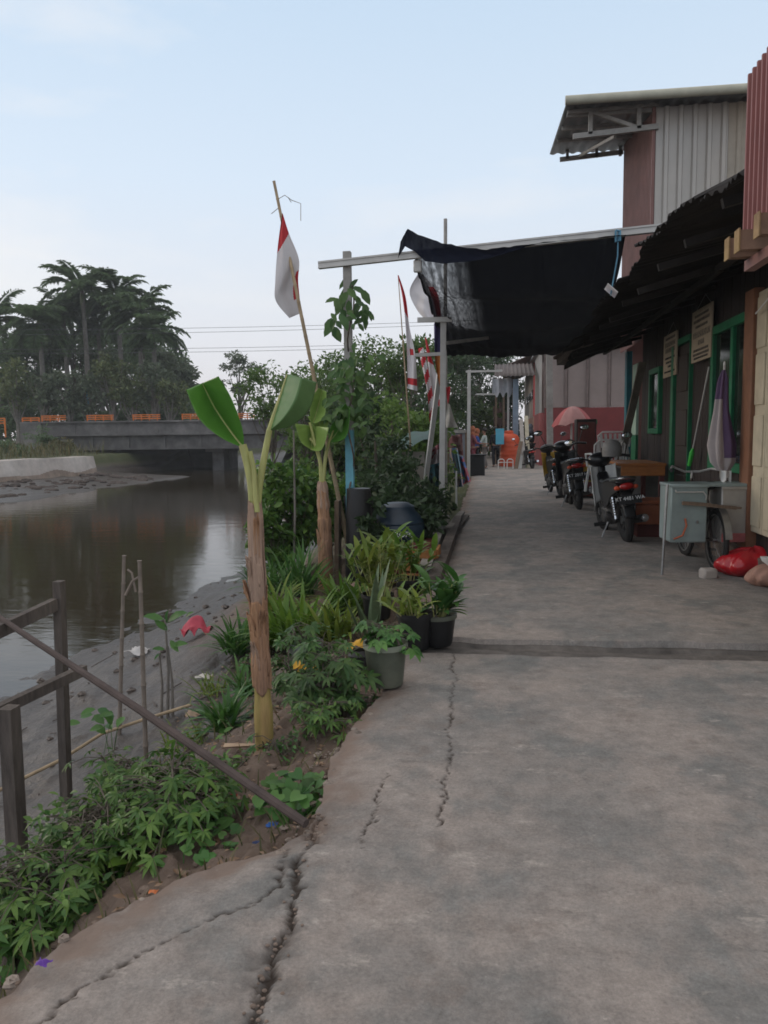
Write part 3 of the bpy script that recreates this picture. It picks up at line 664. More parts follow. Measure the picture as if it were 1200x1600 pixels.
# distant fence bits left of the bridge head
rl = thing('orange_fence', 'low orange railing on the bank left of the bridge head', 'railing', atZ(0, 668, 60))
mb = MB()
for a, b in ((-30, 8), (36, 62)):
    for z in (2.75, 2.95, 3.12): mb.bar(Vector((*atZ(a, 668, 60).xy, z)), Vector((*atZ(b, 668, 60).xy, z)), .06, .09)
    for t in (0, .5, 1): p = atZ(a + (b - a) * t, 668, 60); mb.box((p.x, p.y, 2.4), (.09, .09, 1.5))
build('rails', mb, 'orange_rail', rl)
A = atZ(-140, 740, 36); B = atZ(147, 735, 51)
rw = thing('retaining_wall', 'pale stained concrete retaining wall on the far left bank', 'wall', (A.x, A.y, -1.3))
def wallf(u, v):
    p = A.lerp(B, u); z = -1.35 + 1.65 * v; n_ = Vector((1, -.3, 0))
    q = Vector((p.x, p.y, 0)) + n_ * (.45 * (1 - v)); return (q.x, q.y, z + .05 * float(vnoise(u * 9, v * 3, 4)) * (v > .9))
mb = MB().grid(wallf, 170, 36, lambda u, v: 1 if v + .25 * float(vnoise(u * 7, v * 2, 6)) < .5 else 0)
mb.grid(lambda u, v: (A.lerp(B, u).x - 1.4 * v, A.lerp(B, u).y + .3 * v, .30 + .05 * float(vnoise(u * 9, 3, 4))), 40, 1)
mb.grid(lambda u, v: (B.x + .45 * (1 - v) - 1.6 * u, B.y - .13 + .3 * u, -1.35 + 1.65 * v), 4, 4)
build('wall_face', mb, ['wall_pale', mat('mud_stained_wall', (.22, .165, .13), .9, .3, 2, c2=(.30, .25, .21))], rw)
rb_m = mat('rubble_dark', (.06, .048, .042), .95, .5, 6, c2=(.13, .10, .085))
mb = MB(); rg = random.Random(4)
for k in range(150):
    t = rg.random(); p = A.lerp(B, t); d = rg.uniform(.5, 5.5); s = rg.uniform(.08, .32)
    mb.ball((p.x + d, p.y - d * .3, -.85 - .33 * d / 5.5 + .08 * rg.random()), (s * rg.uniform(.8, 1.6), s, s * .45), 6, 4)
tag(build('bank_rubble', mb, rb_m, smooth=False), None, None, kind='stuff')
f = Fol()
for k in range(700):
    t = rg.random(); p = A.lerp(B, t * 1.1); d = rg.uniform(.2, 5)
    f.strap((p.x - d, p.y + rg.uniform(-1, 3), .35), (rg.uniform(-.6, .6), rg.uniform(-.6, .6), 1), rg.uniform(.4, 1.3), .05, .7, 3)
M['dry_grass'] = leafmat('dry_grass', (.16, .13, .06), (.07, .09, .035)); tag(f.build('bank_grass', 'dry_grass'), None, None, kind='stuff')
for i, (px, py, Z, s, lm, lb) in enumerate([(96, 690, 54, 1.1, 'dry_grass', 'straw coloured bush above the retaining wall beside the bridge end'), (20, 690, 50, 1.3, 'lf_far', 'dark green bush above the retaining wall at the left edge'), (62, 670, 56, 1.5, 'lf_far', 'dark bush against the bridge head')]):
    c = atZ(px, py, Z); tree('bank_bush', lb, (c.x, c.y, .2), max(1.2, c.z), s, 700, .25, lm, cb=.02, clumps=9, tr=.04, cat='bush', seed=260 + i)
# blue pole, motorbikes on the bridge are too small to tell; power lines
p = atZ(137, 600, 66); pl = thing('blue_pole', 'blue painted metal pole beside the bridge road among slim trees', 'pole', (p.x, p.y, 1.1))
build('pole_shaft', MB().tube([(p.x, p.y, 1.1), (p.x, p.y, 5.9)], [.22, .17], 10), mat('far_blue', (.07, .22, .33), .6), pl)
p = atZ(113, 668, 62)
for i, (yl, yr) in enumerate([(510, 502), (519, 507), (540, 535), (547, 540)]):
    a = atZ(-220, yl + 4, 62); b = atZ(760, yr - 2, 58)
    wl = MB().tube([a.lerp(b, t) + Vector((0, 0, -1.2 * 4 * t * (1 - t) * .25)) for t in np.linspace(0, 1, 18)], .015, 5)
    tag(build('power_line', wl, mat('cable', (.10, .10, .11), .7)), ['topmost thin power line across the sky', 'second power line from the top, thicker, across the sky', 'third power line from the top over the bridge', 'lowest power line over the bridge'][i], 'cable', 'power lines')
# ================================================================== RIGHT HAND BUILDINGS
WX = 2.6
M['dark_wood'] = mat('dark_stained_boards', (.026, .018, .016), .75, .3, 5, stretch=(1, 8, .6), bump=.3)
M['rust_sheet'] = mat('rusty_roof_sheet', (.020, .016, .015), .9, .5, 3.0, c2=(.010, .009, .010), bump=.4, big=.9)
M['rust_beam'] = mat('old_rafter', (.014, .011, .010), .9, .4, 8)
M['red_sheet'] = mat('red_corrugated_sheet', (.24, .085, .075), .55, .18, 2.5, c2=(.19, .075, .068))
M['brownred_sheet'] = mat('brown_red_sheet', (.20, .098, .085), .6, .18, 2.5, c2=(.16, .085, .075))
M['grey_sheet'] = mat('grey_metal_sheet', (.46, .45, .43), .5, .14, 1.2, metal=.25, c2=(.33, .29, .25), big=.9, stretch=(1, 1, .5))
M['zinc'] = mat('zinc_roof_underside', (.21, .22, .23), .5, .2, 2, metal=.4, c2=(.13, .135, .14))
M['fascia'] = mat('pale_fascia', (.42, .41, .33), .6, .15, 3)
M['brown_paint'] = mat('brown_paint', (.20, .09, .05), .6, .2, 6)
M['plinth'] = mat('stone_plinth', (.15, .115, .095), .9, .45, 6, bump=.6)
M['paper'] = mat('sign_board', (.36, .30, .22), .8, .14, 4, c2=(.28, .23, .165))

house = thing('wooden_house', 'dark board house with green window frames under a rusty awning', 'house', (WX, 7.6, 0))
yA, yB = 7.55, yX(1001, WX)
mb = MB(); rg = random.Random(3); y = yA
while y < yB:
    wd = min(.155, yB - y); mb.box((WX + .05 + rg.uniform(0, .006), y + wd / 2, 1.72), (.09, wd - .006, 3.0), bev=.004); y += .155
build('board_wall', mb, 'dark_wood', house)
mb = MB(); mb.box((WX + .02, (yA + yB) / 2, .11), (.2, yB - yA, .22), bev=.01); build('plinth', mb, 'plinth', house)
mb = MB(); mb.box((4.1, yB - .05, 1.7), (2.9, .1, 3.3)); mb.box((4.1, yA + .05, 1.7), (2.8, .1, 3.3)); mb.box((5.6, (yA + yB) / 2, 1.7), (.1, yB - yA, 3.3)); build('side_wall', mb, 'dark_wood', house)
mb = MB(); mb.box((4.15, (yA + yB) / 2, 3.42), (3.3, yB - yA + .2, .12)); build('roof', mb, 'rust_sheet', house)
def window(name, ys, zs, fw, mull=(), fm='green_paint', x=WX):
    f_ = MB(); y0, y1 = ys; z0, z1 = zs
    f_.box((x - .02, (y0 + y1) / 2, z0 + fw / 2), (.075, y1 - y0, fw), bev=.006); f_.box((x - .02, (y0 + y1) / 2, z1 - fw / 2), (.075, y1 - y0, fw), bev=.006)
    for yy in [y0 + fw / 2, y1 - fw / 2]: f_.box((x - .02, yy, (z0 + z1) / 2), (.075, fw, z1 - z0 - 2 * fw), bev=.006)
    for yy in mull: f_.box((x - .018, yy, (z0 + z1) / 2), (.07, fw * .9, z1 - z0 - 2 * fw), bev=.006)
    fo = build(name, f_, fm, house)
    p_ = MB(); e = [y0 + fw] + list(mull) + [y1 - fw]
    for a, b in zip(e[:-1], e[1:]): p_.box((x - .012, (a + b) / 2, (z0 + z1) / 2), (.006, b - a - .005, z1 - z0 - 2 * fw - .004))
    build('pane', p_, 'glass_dark', fo); return fo
window('window', (yX(1178, WX), yX(1114, WX)), (1.0, 2.68), .10, mull=(yX(1146, WX),))
window('window', (yX(1033, WX), yX(1017, WX)), (1.42, 2.48), .085)
# door
d0, d1 = yX(1080, WX), yX(1054, WX)
f_ = MB(); f_.box((WX - .03, d1 - .07, 1.42), (.09, .14, 2.5), bev=.006); f_.box((WX - .015, d0 + .02, 1.42), (.06, .035, 2.5)); f_.box((WX - .02, (d0 + d1) / 2, 2.70), (.08, d1 - d0 + .05, .08))
fo = build('door_frame', f_, 'green_paint', house)
f_ = MB(); f_.box((WX - .01, (d0 + d1) / 2 - .05, 1.42), (.03, d1 - d0 - .20, 2.44))
for z in (.6, 1.5, 2.25): f_.box((WX - .03, (d0 + d1) / 2 - .05, z), (.02, d1 - d0 - .4, .5), bev=.015)
build('door', f_, mat('door_wood', (.035, .024, .02), .6, .3, 6, stretch=(1, 6, .6)), house)
# end post, banded
yE0, yE1 = yX(1002, WX), yX(985, WX)
mb = MB(); mb.box((WX - .03, (yE0 + yE1) / 2 - .08, 2.05), (.05, .45, 1.3), bev=.005); build('corner_panel', mb, 'palegreen', house)['label'] = 'pale green corner panel'
mb = MB(); mb.box((WX - .03, (yE0 + yE1) / 2 - .08, 1.08), (.05, .45, .63), bev=.005); build('corner_panel', mb, 'green_paint', house)['label'] = 'green corner panel'
mb = MB(); mb.box((WX - .05, yE1 + .05, 1.7), (.1, .24, 2.6), bev=.006); build('corner_post', mb, 'teal', house)
# awning of overlapping rusty sheets
aw = bpy.data.objects.new('awning', None); col.objects.link(aw); aw.parent = house
sheets = [(3.85, 5.55, 2.76, 2.96, 1.32), (5.35, 6.6, 2.94, 3.04, 1.26), (6.4, 7.65, 3.05, 3.17, 1.30), (7.4, 8.5, 3.14, 2.98, 1.34), (8.3, 10.6, 3.00, 2.98, 1.24), (10.3, 12.6, 3.0, 2.95, 1.30), (12.4, 14.6, 2.93, 2.90, 1.22), (14.4, 16.2, 2.9, 2.72, 1.36)]
for k, (ya, yb, za, zb, xe) in enumerate(sheets):
    def fn(u, v, ya=ya, yb=yb, za=za, zb=zb, xe=xe, k=k):
        yy = ya + (yb - ya) * u; jag = .05 * float(vnoise(yy * 5, k, 7)) + .02 * float(vnoise(yy * 19, k, 8))
        x = xe + jag + (WX + .08 - xe) * v; zi = 3.60 if yy < 6.7 else 3.34
        z = (za + (zb - za) * u) * (1 - v) + zi * v + .015 * math.sin(yy * 2 * math.pi / .11) + .05 * float(vnoise(yy * 1.5, v * 2, k)) * (1 - v) + (k % 2) * .012
        return (x, yy, z)
    mb = MB().grid(fn, int((yb - ya) / .0275), 8)
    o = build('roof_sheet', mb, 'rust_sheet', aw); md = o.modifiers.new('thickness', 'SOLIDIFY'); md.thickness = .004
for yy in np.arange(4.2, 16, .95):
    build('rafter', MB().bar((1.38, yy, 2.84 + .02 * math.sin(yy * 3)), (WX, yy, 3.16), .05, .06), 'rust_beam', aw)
for xx, z in ((2.1, 2.98),):
    mb = MB()
    for ya, yb in ((3.8, 7.9), (7.8, 12.1), (12.0, 15.9)): mb.bar((xx + rg.uniform(-.03, .03), ya, z - (.0 if ya < 7 else .0)), (xx + rg.uniform(-.03, .03), yb, z + .03 * rg.uniform(-1, 1)), .05, .06)
    build('purlin', mb, 'rust_beam', aw)
p0 = at(1002, 560, 13.9); p1 = at(966, 692, 13.0)
tag(build('leaning_beam', MB().bar(at(1004, 566, 13.1), G(948, 812), .09, .11), mat('prop_timber', (.10, .085, .065), .85, .35, 6), loc=G(948, 812)), 'weathered timber prop leaning under the far end of the awning', 'beam')
b0 = at(872, 572, 15.5); b1 = at(930, 500, 12.5)
build('broken_rafter', MB().bar(at(876, 566, 15.6), at(950, 510, 13.4), .16, .12).bar(at(868, 560, 15.8), at(900, 540, 15.2), .1, .05), mat('split_timber', (.10, .08, .07), .9, .4, 8), aw)
# tan ply panel standing above the eave
ply = MB(); q = [at(1103, 338, 7.2), at(1157, 282, 6.7), at(1157, 325, 6.7), at(1120, 338, 7.1)]
ply.add(q + [p + Vector((.04, .03, 0)) for p in q], [(0, 1, 2, 3), (7, 6, 5, 4), (0, 4, 5, 1), (1, 5, 6, 2), (2, 6, 7, 3), (3, 7, 4, 0)])
build('ply_panel', ply, mat('faded_ply', (.30, .22, .17), .8, .3, 5), aw, smooth=False)

# signs on the house wall: unreadable rows of small print
def sign(label, pa, pb, zt, zb, rows, x=WX - .06, tilt=.0):
    ya, yb = yX(pb, x), yX(pa, x); t = thing('hanging_sign', label, 'sign', (x, (ya + yb) / 2, zb), 0)
    mb = MB(); mb.box((x, (ya + yb) / 2, (zt + zb) / 2), (.022, yb - ya, zt - zb), bev=.003); b = build('board', mb, 'paper', t)
    rg = random.Random(int(zt * 100)); mk = MB(); Hh = zt - zb; W_ = yb - ya
    for (fy, hh, fill) in rows:
        z = zt - Hh * fy; L = W_ * fill; y = (ya + yb) / 2 + L / 2
        while y > (ya + yb) / 2 - L / 2:
            l = hh * Hh * rg.uniform(.3, .75); 
            k = rg.random()
            mk.box((x - .0125, y - l / 2, z), (.003, l * .28, hh * Hh)); mk.box((x - .0128, y - l / 2 - l * .2, z + (k - .5) * hh * Hh * .7), (.003, l * .5, hh * Hh * .25)); y -= l + hh * Hh * .22
    build('lettering', mk, 'dark_ink', t)
    hk = MB(); hk.tube([(x + .01, ya + .1, zt), (x + .03, (ya + yb) / 2, zt + .16), (x + .01, yb - .1, zt)], .004, 5); build('hanging_wire', hk, 'steel', t)
    mb = MB(); 
    return t
sign('larger pale sign board with dark lettering, nearer of the two on the dark wall', 1078, 1108, 2.98, 2.33, [(.12, .05, .7), (.22, .06, .8), (.33, .05, .6), (.48, .12, .85), (.64, .10, .3), (.78, .05, .75), (.86, .05, .8), (.93, .04, .7)])
sign('smaller pale sign board hanging farther along the dark wall, above the small window', 1035, 1055, 2.88, 2.26, [(.1, .06, .7), (.24, .11, .75), (.38, .11, .7), (.56, .05, .75), (.66, .05, .6), (.76, .05, .25), (.88, .04, .8)])

# neighbour at the right edge: cream folding door, brown frame, red upper storey
shop = thing('shop_house', 'house at right edge with cream folding door and red corrugated upper storey', 'house', (WX, 5.6, 0))
yF = yX(1186, WX)
mb = MB(); y = 4.6
while y < yF - .08:
    wd = .36; mb.box((WX - .02, y + wd / 2, 1.62), (.05, wd - .012, 2.36), bev=.006)
    for z in (.75, 1.35, 1.95, 2.5): mb.box((WX - .05, y + wd / 2, z), (.02, wd - .1, .5), bev=.008)
    y += wd
build('folding_door', mb, 'cream', shop)
mb = MB(); mb.box((WX - .03, (yF + yX(1171, WX)) / 2, 1.55), (.12, yX(1171, WX) - yF - .01, 2.6), bev=.006); mb.box((WX - .03, 6.0, 2.88), (.12, 2.8, .10)); build('door_frame', mb, 'brown_paint', shop)
mb = MB(); mb.box((WX + .02, 6.0, .22), (.2, 2.9, .43), bev=.02); build('plinth', mb, 'plinth', shop)
mb = MB(); mb.box((WX + .14, 6.0, 1.7), (.1, 3.0, 3.3)); mb.box((4.2, 4.5, 1.7), (3.2, .1, 3.3)); build('wall', mb, 'dark_wood', shop)
RX = 1.22
def corr(name, fn, L, Hh, mtl, parent, per=.17, dep=.035, n=None):
    """trapezoid ribbed sheet: fn(s,h,depth) maps length, height, out."""
    xs = []; s = 0
    while s < L:
        for q, d in ((0, 0), (.50, 0), (.60, 1), (.84, 1), (.94, 0)):
            if s + q * per <= L: xs.append((s + q * per, d * dep))
        s += per
    xs.append((L, 0)); vs = []; fs = []
    for hh in (0, Hh * .5, Hh):
        for s, d in xs: vs.append(fn(s, hh, d))
    m = len(xs)
    for j in range(2):
        for i in range(m - 1): fs.append((j * m + i, j * m + i + 1, (j + 1) * m + i + 1, (j + 1) * m + i))
    o = build(name, MB().add(vs, fs), mtl, parent, smooth=False); md = o.modifiers.new('thickness', 'SOLIDIFY'); md.thickness = .003; return o
zr0, zr1 = atX(1164, 375, RX).z, atX(1167, 128, RX).z; yr = atX(1165, 300, RX).y
corr('corrugated_panel', lambda s, h, d: (RX - d, yr - s, zr0 + h), yr - 1.0, zr1 - zr0, 'red_sheet', shop, per=.066, dep=.02)
mb = MB(); mb.box((RX + .10, (yr + 1) / 2, (zr0 + zr1) / 2), (.10, yr - 1.0 - .06, zr1 - zr0 - .1)); build('upper_wall', mb, 'brownred_sheet', shop)
for k, yy in enumerate((yr - .06, yr - .22, yr - .5, yr - .9, yr - 1.3)):
    mb = MB(); mb.box((RX + .62, yy, zr0 - .05), (1.42, .06, .09)); j = build('joist', mb, mat('joist_wood', (.26, .16, .11), .85, .3, 7), shop)
    mb = MB(); mb.box((RX - .095, yy, zr0 - .05), (.006, .075, .105)); build('painted_end', mb, mat('worn_yellow', (.30, .20, .08), .8, .35, 14, c2=(.22, .14, .09)), j)
mb = MB(); mb.box((RX + .03, (yr + 1) / 2, zr0 - .125), (.05, yr - 1, .05)); build('wall_plate', mb, 'brownred_sheet', shop)

# tall shed with the overhanging roof, standing on the house's flat roof line behind
SY = yX(1001, WX) + .15; sx = at(1021, 300, SY).x; sy2 = atX(975, 300, sx).y; zt = at(1025, 168, SY).z; z0 = 3.2; zt2 = at(864, 240, sy2 + .5).z
shed = thing('corrugated_shed', 'tall grey and brown metal clad shed with a wide overhanging roof', 'shed', (sx, SY, 0))
corr('front_cladding', lambda s, h, d: (sx + .02 + s, SY - d, 3.3 + h), at(1133, 300, SY).x - sx, zt - 3.3, 'grey_sheet', shed, per=.24, dep=.05)
corr('front_cladding', lambda s, h, d: (at(1133, 300, SY).x + .03 + s, SY + .02 - d, 3.3 + h), 2.2, zt - 3.3, mat('stained_grey_sheet', (.40, .36, .30), .6, .2, 1.2, c2=(.30, .24, .18), big=.9), shed, per=.24, dep=.03)
corr('side_cladding', lambda s, h, d: (sx - d, SY + s, z0 + h * (1 + s / (sy2 - SY) * (zt2 - zt) / (zt - z0))), sy2 - SY, zt - z0 - .05, 'brownred_sheet', shed, per=.13, dep=.025)
mb = MB(); mb.box((sx + 2.4, SY + .2, 3.3 / 2), (2.8, .1, 3.3)); mb.box((sx + 2, sy2 - .1, zt / 2), (3.8, .1, zt - .1)); mb.box((sx - .02, SY - .0, (zt + 3.3) / 2), (.05, .06, zt - 3.3)); mb.box((sx + 2.18, SY + .09, (zt + 3.3) / 2), (4.4, .06, zt - 3.3)); build('frame_wall', mb, 'brownred_sheet', shed)
eL = at(886, 158, SY - .55); eR = at(1240, 134, SY - .55); yb2 = sy2 + .5
def roofn(u, v):
    x = eL.x + (eR.x - eL.x) * u; y_ = SY - .55 + (yb2 - SY + .55) * v
    return (x, y_, eL.z + (eR.z - eL.z) * u + (at(864, 240, yb2).z - eL.z) * v + .018 * math.sin(x * 2 * math.pi / .22))
o = build('roof', MB().grid(roofn, 120, 4), 'zinc', shed); md = o.modifiers.new('thickness', 'SOLIDIFY'); md.thickness = .012
mb = MB(); mb.tube([eL + Vector((-.03, -.03, .0)), eR + Vector((0, -.03, .0))], .075, 10); build('edge_capping', mb, 'fascia', shed)
mb = MB(); zc = eL.z - .34
xl, xr_ = at(895, 195, SY).x, sx
mb.bar((xl, SY - .05, zt - .42), (xr_ + .05, SY - .05, zt - .34), .07, .09); mb.bar((xl + .30, SY - .05, zt - .40), (xl + .30, SY - .05, zt + .0), .07); mb.bar((xr_ - .28, SY - .05, zt - .36), (xr_ - .28, SY - .05, zt + .02), .07)
mb.bar((xl + .32, SY - .05, zt - .02), (xr_ - .3, SY - .05, zt - .34), .06); mb.bar((xl - .1, SY - .05, zt + .0), (xr_ + .05, SY - .05, zt + .03), .06)
build('front_truss', mb, 'alu_dirty', shed)
mb = MB(); zt2 = at(864, 240, yb2).z; zz = zt2 - .24
mb.bar((eL.x + .2, yb2 - .3, zz), (sx, yb2 - .3, zz + .08), .06, .09)
for t in (.05, .55, .95): x = eL.x + .3 + (sx - eL.x - .3) * t; mb.bar((x, yb2 - .3, zz), (x, yb2 - .3, zt2 + .05), .06)
mb.bar((eL.x + .62, yb2 - .3, zz + .05), (eL.x + .9, SY + .1, eL.z - .4), .05)
build('rear_truss', mb, 'alu_dirty', shed)
for t in (.12, .4, .7):
    y_ = SY - .4 + (yb2 - SY) * t; build('purlin', MB().bar((eL.x + .05, y_, eL.z + (at(864, 240, yb2).z - eL.z) * t - .08), (sx + .1, y_, eL.z + (at(864, 240, yb2).z - eL.z) * t + (eR.z - eL.z) * .38 - .08), .05, .07), 'alu_dirty', shed)
# red bits seen under the awning end
build('lower_sheet', MB().bar(at(972, 500, 14.6), at(1000, 496, 14.6), .02, .18).bar(at(970, 525, 14.6), at(1000, 520, 14.6), .02, .14), 'brownred_sheet', shed)

# warehouse across the end of the yard
wc = G(850, 728); WY = wc.y; wx = wc.x
wh = thing('warehouse', 'pinkish panelled building with maroon lower wall behind the motorbikes', 'building', (wx, WY, 0))
ztop = at(900, 545, WY).z; zd = at(900, 637, WY).z
M['pink_panel'] = mat('pinkish_panel', (.27, .215, .20), .8, .15, 1.0, c2=(.21, .165, .15))
M['maroon_wall'] = mat('maroon_wall', (.17, .026, .026), .75, .25, 1.2, c2=(.10, .02, .02))
mb = MB(); pw = (at(985, 600, WY).x - wx) / 4
for k in range(7): mb.box((wx + .02 + pw * (k + .5), WY, (zd + ztop) / 2), (pw - .10, .10, ztop - zd - .02), bev=.02)
build('upper_panels', mb, 'pink_panel', wh)
mb = MB()
for k in range(8): mb.box((wx + pw * k, WY - .06, (zd + ztop) / 2), (.10, .14, ztop - zd))
build('panel_batten', mb, mat('panel_joint', (.16, .12, .11), .8), wh)
mb = MB(); mb.box((wx + 3.5 * pw, WY - .08, zd / 2), (7 * pw, .2, zd)); build('lower_wall', mb, 'maroon_wall', wh)
yG = 40.0
corr('side_cladding', lambda s, h, d: (wx - .12 - d, WY + s, zd - .2 + h), yG - WY, ztop - zd + .3, mat('dull_grey_sheet', (.34, .33, .32), .6, .15, 1.5), wh, per=.5, dep=.06)
mb = MB(); mb.box((wx - .1, (WY + yG) / 2, (zd - .2) / 2), (.22, yG - WY, zd - .2)); build('side_wall', mb, mat('faded_maroon_wall', (.33, .10, .095), .8, .2, 1.5), wh)
mb = MB(); mb.box((wx + 3.3 * pw, WY + 3, ztop + .08), (7.4 * pw, 7, .12)); build('roof', mb, 'zinc', wh)
sh2 = thing('white_shop', 'white walled shop with a red stripe farther along the path', 'shop', (wx, 42, 0))
mb = MB(); mb.box((wx + .1, 50, 3.9), (.3, 15, 3.1)); mb.box((wx + .1, 50, .9), (.28, 15, 1.8)); mb.box((wx + 1.5, 42.4, 2.6), (2.6, .3, 5.2)); build('wall', mb, 'wall_pale', sh2)
mb = MB(); mb.box((wx - .08, 41.6, 3.9), (.12, 1.9, 3.1)); build('stripe', mb, mat('red_stripe', (.42, .03, .04), .7), sh2)
mb = MB(); mb.box((wx - .02, 50, 1.3), (.16, 14.6, 2.1)); build('lower_facade', mb, mat('peach_plaster', (.38, .22, .17), .85, .2, 1), sh2)
for k in range(3): build('window', MB().box((wx - .09, 45 + k * 3.6, 3.6), (.06, 2.2, .5)), 'glass_dark', sh2)
o = build('roof', MB().grid(lambda u, v: (wx - 1.6 + 2.2 * v, 40 + 16 * u, 4.9 + .9 * v + .04 * math.sin(u * 180)), 160, 3), mat('brown_roof', (.13, .10, .09), .85, .3, 2), sh2); o.modifiers.new('thickness', 'SOLIDIFY').thickness = .004

# stall roof, cloth and posts in front of the far shop
SYY = 37.0; st = thing('market_stall', 'wooden stall with grey cloth and dark roof at the end of the path', 'stall', (.6, SYY, 0))
def ss(px, py, Y=SYY): return at(px, py, Y)
a, b = ss(776, 590), ss(836, 588)
o = build('roof', MB().grid(lambda u, v: (a.x - .1 + (b.x - a.x + .1) * u, SYY - .8 + 3.5 * v, a.z + (.85) * v + .03 * math.sin(u * 60)), 60, 3), mat('stall_roof', (.12, .10, .095), .85, .3, 2), st); o.modifiers.new('thickness', 'SOLIDIFY').thickness = .004
for px in (775, 787, 794, 802): p = ss(px, 640); build('post', MB().bar((p.x, SYY, 0), (p.x, SYY, a.z), .10), 'plank' if px != 794 else 'alu', st)
c0, c1 = ss(769, 592), ss(800, 617)
build('cloth', MB().grid(lambda u, v: (c0.x + (c1.x - c0.x) * u, SYY - .15 + .10 * math.sin(u * 14), c0.z + (c1.z - c0.z) * v + .12 * math.sin(u * 20) * (v > .9)), 30, 6), mat('grey_cloth', (.42, .43, .46), .9, .15, 2), st)
p = ss(804, 600); build('blue_pillar', MB().box((p.x + .05, SYY - .1, a.z * .5 - .05), (.26, .3, a.z - .1)), mat('blue_board', (.13, .24, .36), .7, .3, 1.2, c2=(.38, .38, .40), big=.9), st)
mb = MB(); mb.bar(ss(744, 616), ss(776, 616), .08); build('side_beam', mb, 'alu', st)
mb = MB(); rg = random.Random(8)
for k in range(14): p = ss(rg.uniform(773, 798), rg.uniform(632, 672), SYY + .2); mb.box(p, (rg.uniform(.1, .3), .2, rg.uniform(.15, .5)), bev=.02)
build('goods', mb, mat('dark_goods', (.10, .06, .05), .8, .5, 3), st)

# ================================================================== CANOPY: posts, beam, net
BY = 8.6
bp = at(541, 392, BY); zg = h1(at(547, 780, BY).x, BY)
pf = thing('post_with_beam', 'tall grey post with a long pale crossbeam, its foot painted blue', 'post', (at(547, 850, BY).x, BY, zg))
x0 = at(547, 850, BY).x
zb = at(546, 672, BY).z
build('post', MB().bar((at(543, 560, BY).x, BY + .05, zb), (bp.x, BY + .05, bp.z), .085), 'alu_dirty', pf)
build('painted_foot', MB().bar((x0, BY + .05, zg - .1), (at(543, 560, BY).x, BY + .05, zb), .09), 'blue_paint', pf)
bl, brr = at(498, 415, BY), at(1066, 353, BY)
build('crossbeam', MB().bar(bl, brr, .06, .075).bar(bl + Vector((0, -.035, .03)), brr + Vector((0, -.035, .03)), .012, .018).bar(bl + Vector((0, -.035, -.03)), brr + Vector((0, -.035, -.03)), .012, .018), 'alu', pf)
build('bracket', MB().box(at(652, 412, BY) + Vector((0, .04, -.02)), (.09, .05, .13), bev=.01), 'alu', pf)
PY = G(690, 828).y; px_ = G(690, 828).x
wp = thing('canopy_post', 'white steel post with two short cross arms standing in a concrete foot', 'post', (px_, PY, 0))
zt_ = at(693, 502, PY).z
build('post', MB().bar((px_, PY, -.1), (at(693, 502, PY).x, PY, zt_), .085), 'alu', wp)
build('cross_arm', MB().bar(at(653, 501, PY) + Vector((0, -.06, 0)), at(706, 500, PY) + Vector((0, -.06, 0)), .06, .07), 'alu', wp)
build('cross_arm', MB().bar(at(648, 555, PY), at(690, 553, PY), .05, .05), 'alu', wp)
build('cross_arm', MB().bar(at(698, 536, PY), at(762, 528, PY + 1.2), .05, .05), 'alu', wp)
build('concrete_foot', MB().box((px_, PY, .05), (.24, .24, .34), taper=.5, bev=.02), 'concrete_old', wp)
mb = MB(); t1 = at(696, 342, 17.6); mb.tube([(t1.x - .03, 17.6, -.2), t1], [.045, .04], 8); tag(build('thin_mast', mb, 'alu_dirty', loc=(t1.x, 17.6, -.2)), 'thin grey mast sticking up above the black shade net', 'pole')
p = G(732, 752); tp = at(733, 555, p.y); t = thing('canopy_post', 'slender white post far along the left side of the path', 'post', (p.x, p.y, 0))
build('post', MB().bar((p.x, p.y, -.1), (tp.x, p.y, 3.4), .10), 'alu', t)
build('arm', MB().bar((tp.x - .1, p.y, 3.35), (tp.x + 1.0, p.y, 3.35), .06), 'alu', t)
p = G(860, 757); tp = at(858, 560, p.y); t = thing('canopy_post', 'grey square post on the right of the path before the maroon wall', 'post', (p.x, p.y, 0))
build('post', MB().bar((p.x, p.y, -.1), (tp.x, p.y, tp.z + .25), .17), 'alu_dirty', t)
build('base_plate', MB().box((p.x, p.y, .03), (.3, .3, .03), bev=.005), 'alu_dirty', t)

def net_mat():
    m, n, p = _m('shade_net'); L = n.links.new
    p.inputs['Base Color'].default_value = (.009, .011, .021, 1); p.inputs['Roughness'].default_value = .9; p.inputs['Specular IOR Level'].default_value = .1
    tr = n.nodes.new('ShaderNodeBsdfTransparent'); at_ = n.nodes.new('ShaderNodeAttribute'); at_.attribute_name = 'open_weave'
    wv = n.nodes.new('ShaderNodeTexNoise'); wv.inputs['Scale'].default_value = 26; wv.inputs['Detail'].default_value = 2
    mp = n.nodes.new('ShaderNodeMapping'); mp.inputs['Scale'].default_value = (1.5, .25, .25); ge = n.nodes.new('ShaderNodeNewGeometry'); L(ge.outputs['Position'], mp.inputs[0]); L(mp.outputs[0], wv.inputs['Vector'])
    mr = n.nodes.new('ShaderNodeMapRange'); mr.inputs[1].default_value = .3; mr.inputs[2].default_value = .7; mr.inputs[3].default_value = .35; mr.inputs[4].default_value = 1.5; L(wv.outputs['Fac'], mr.inputs[0])
    mu = n.nodes.new('ShaderNodeMath'); mu.operation = 'MULTIPLY'; mu.use_clamp = True; L(at_.outputs['Fac'], mu.inputs[0]); L(mr.outputs[0], mu.inputs[1])
    ms = n.nodes.new('ShaderNodeMixShader'); L(mu.outputs[0], ms.inputs[0]); L(p.outputs[0], ms.inputs[1]); L(tr.outputs[0], ms.inputs[2]); L(ms.outputs[0], n.nodes['Material Output'].inputs[0])
    return m
M['net'] = net_mat()
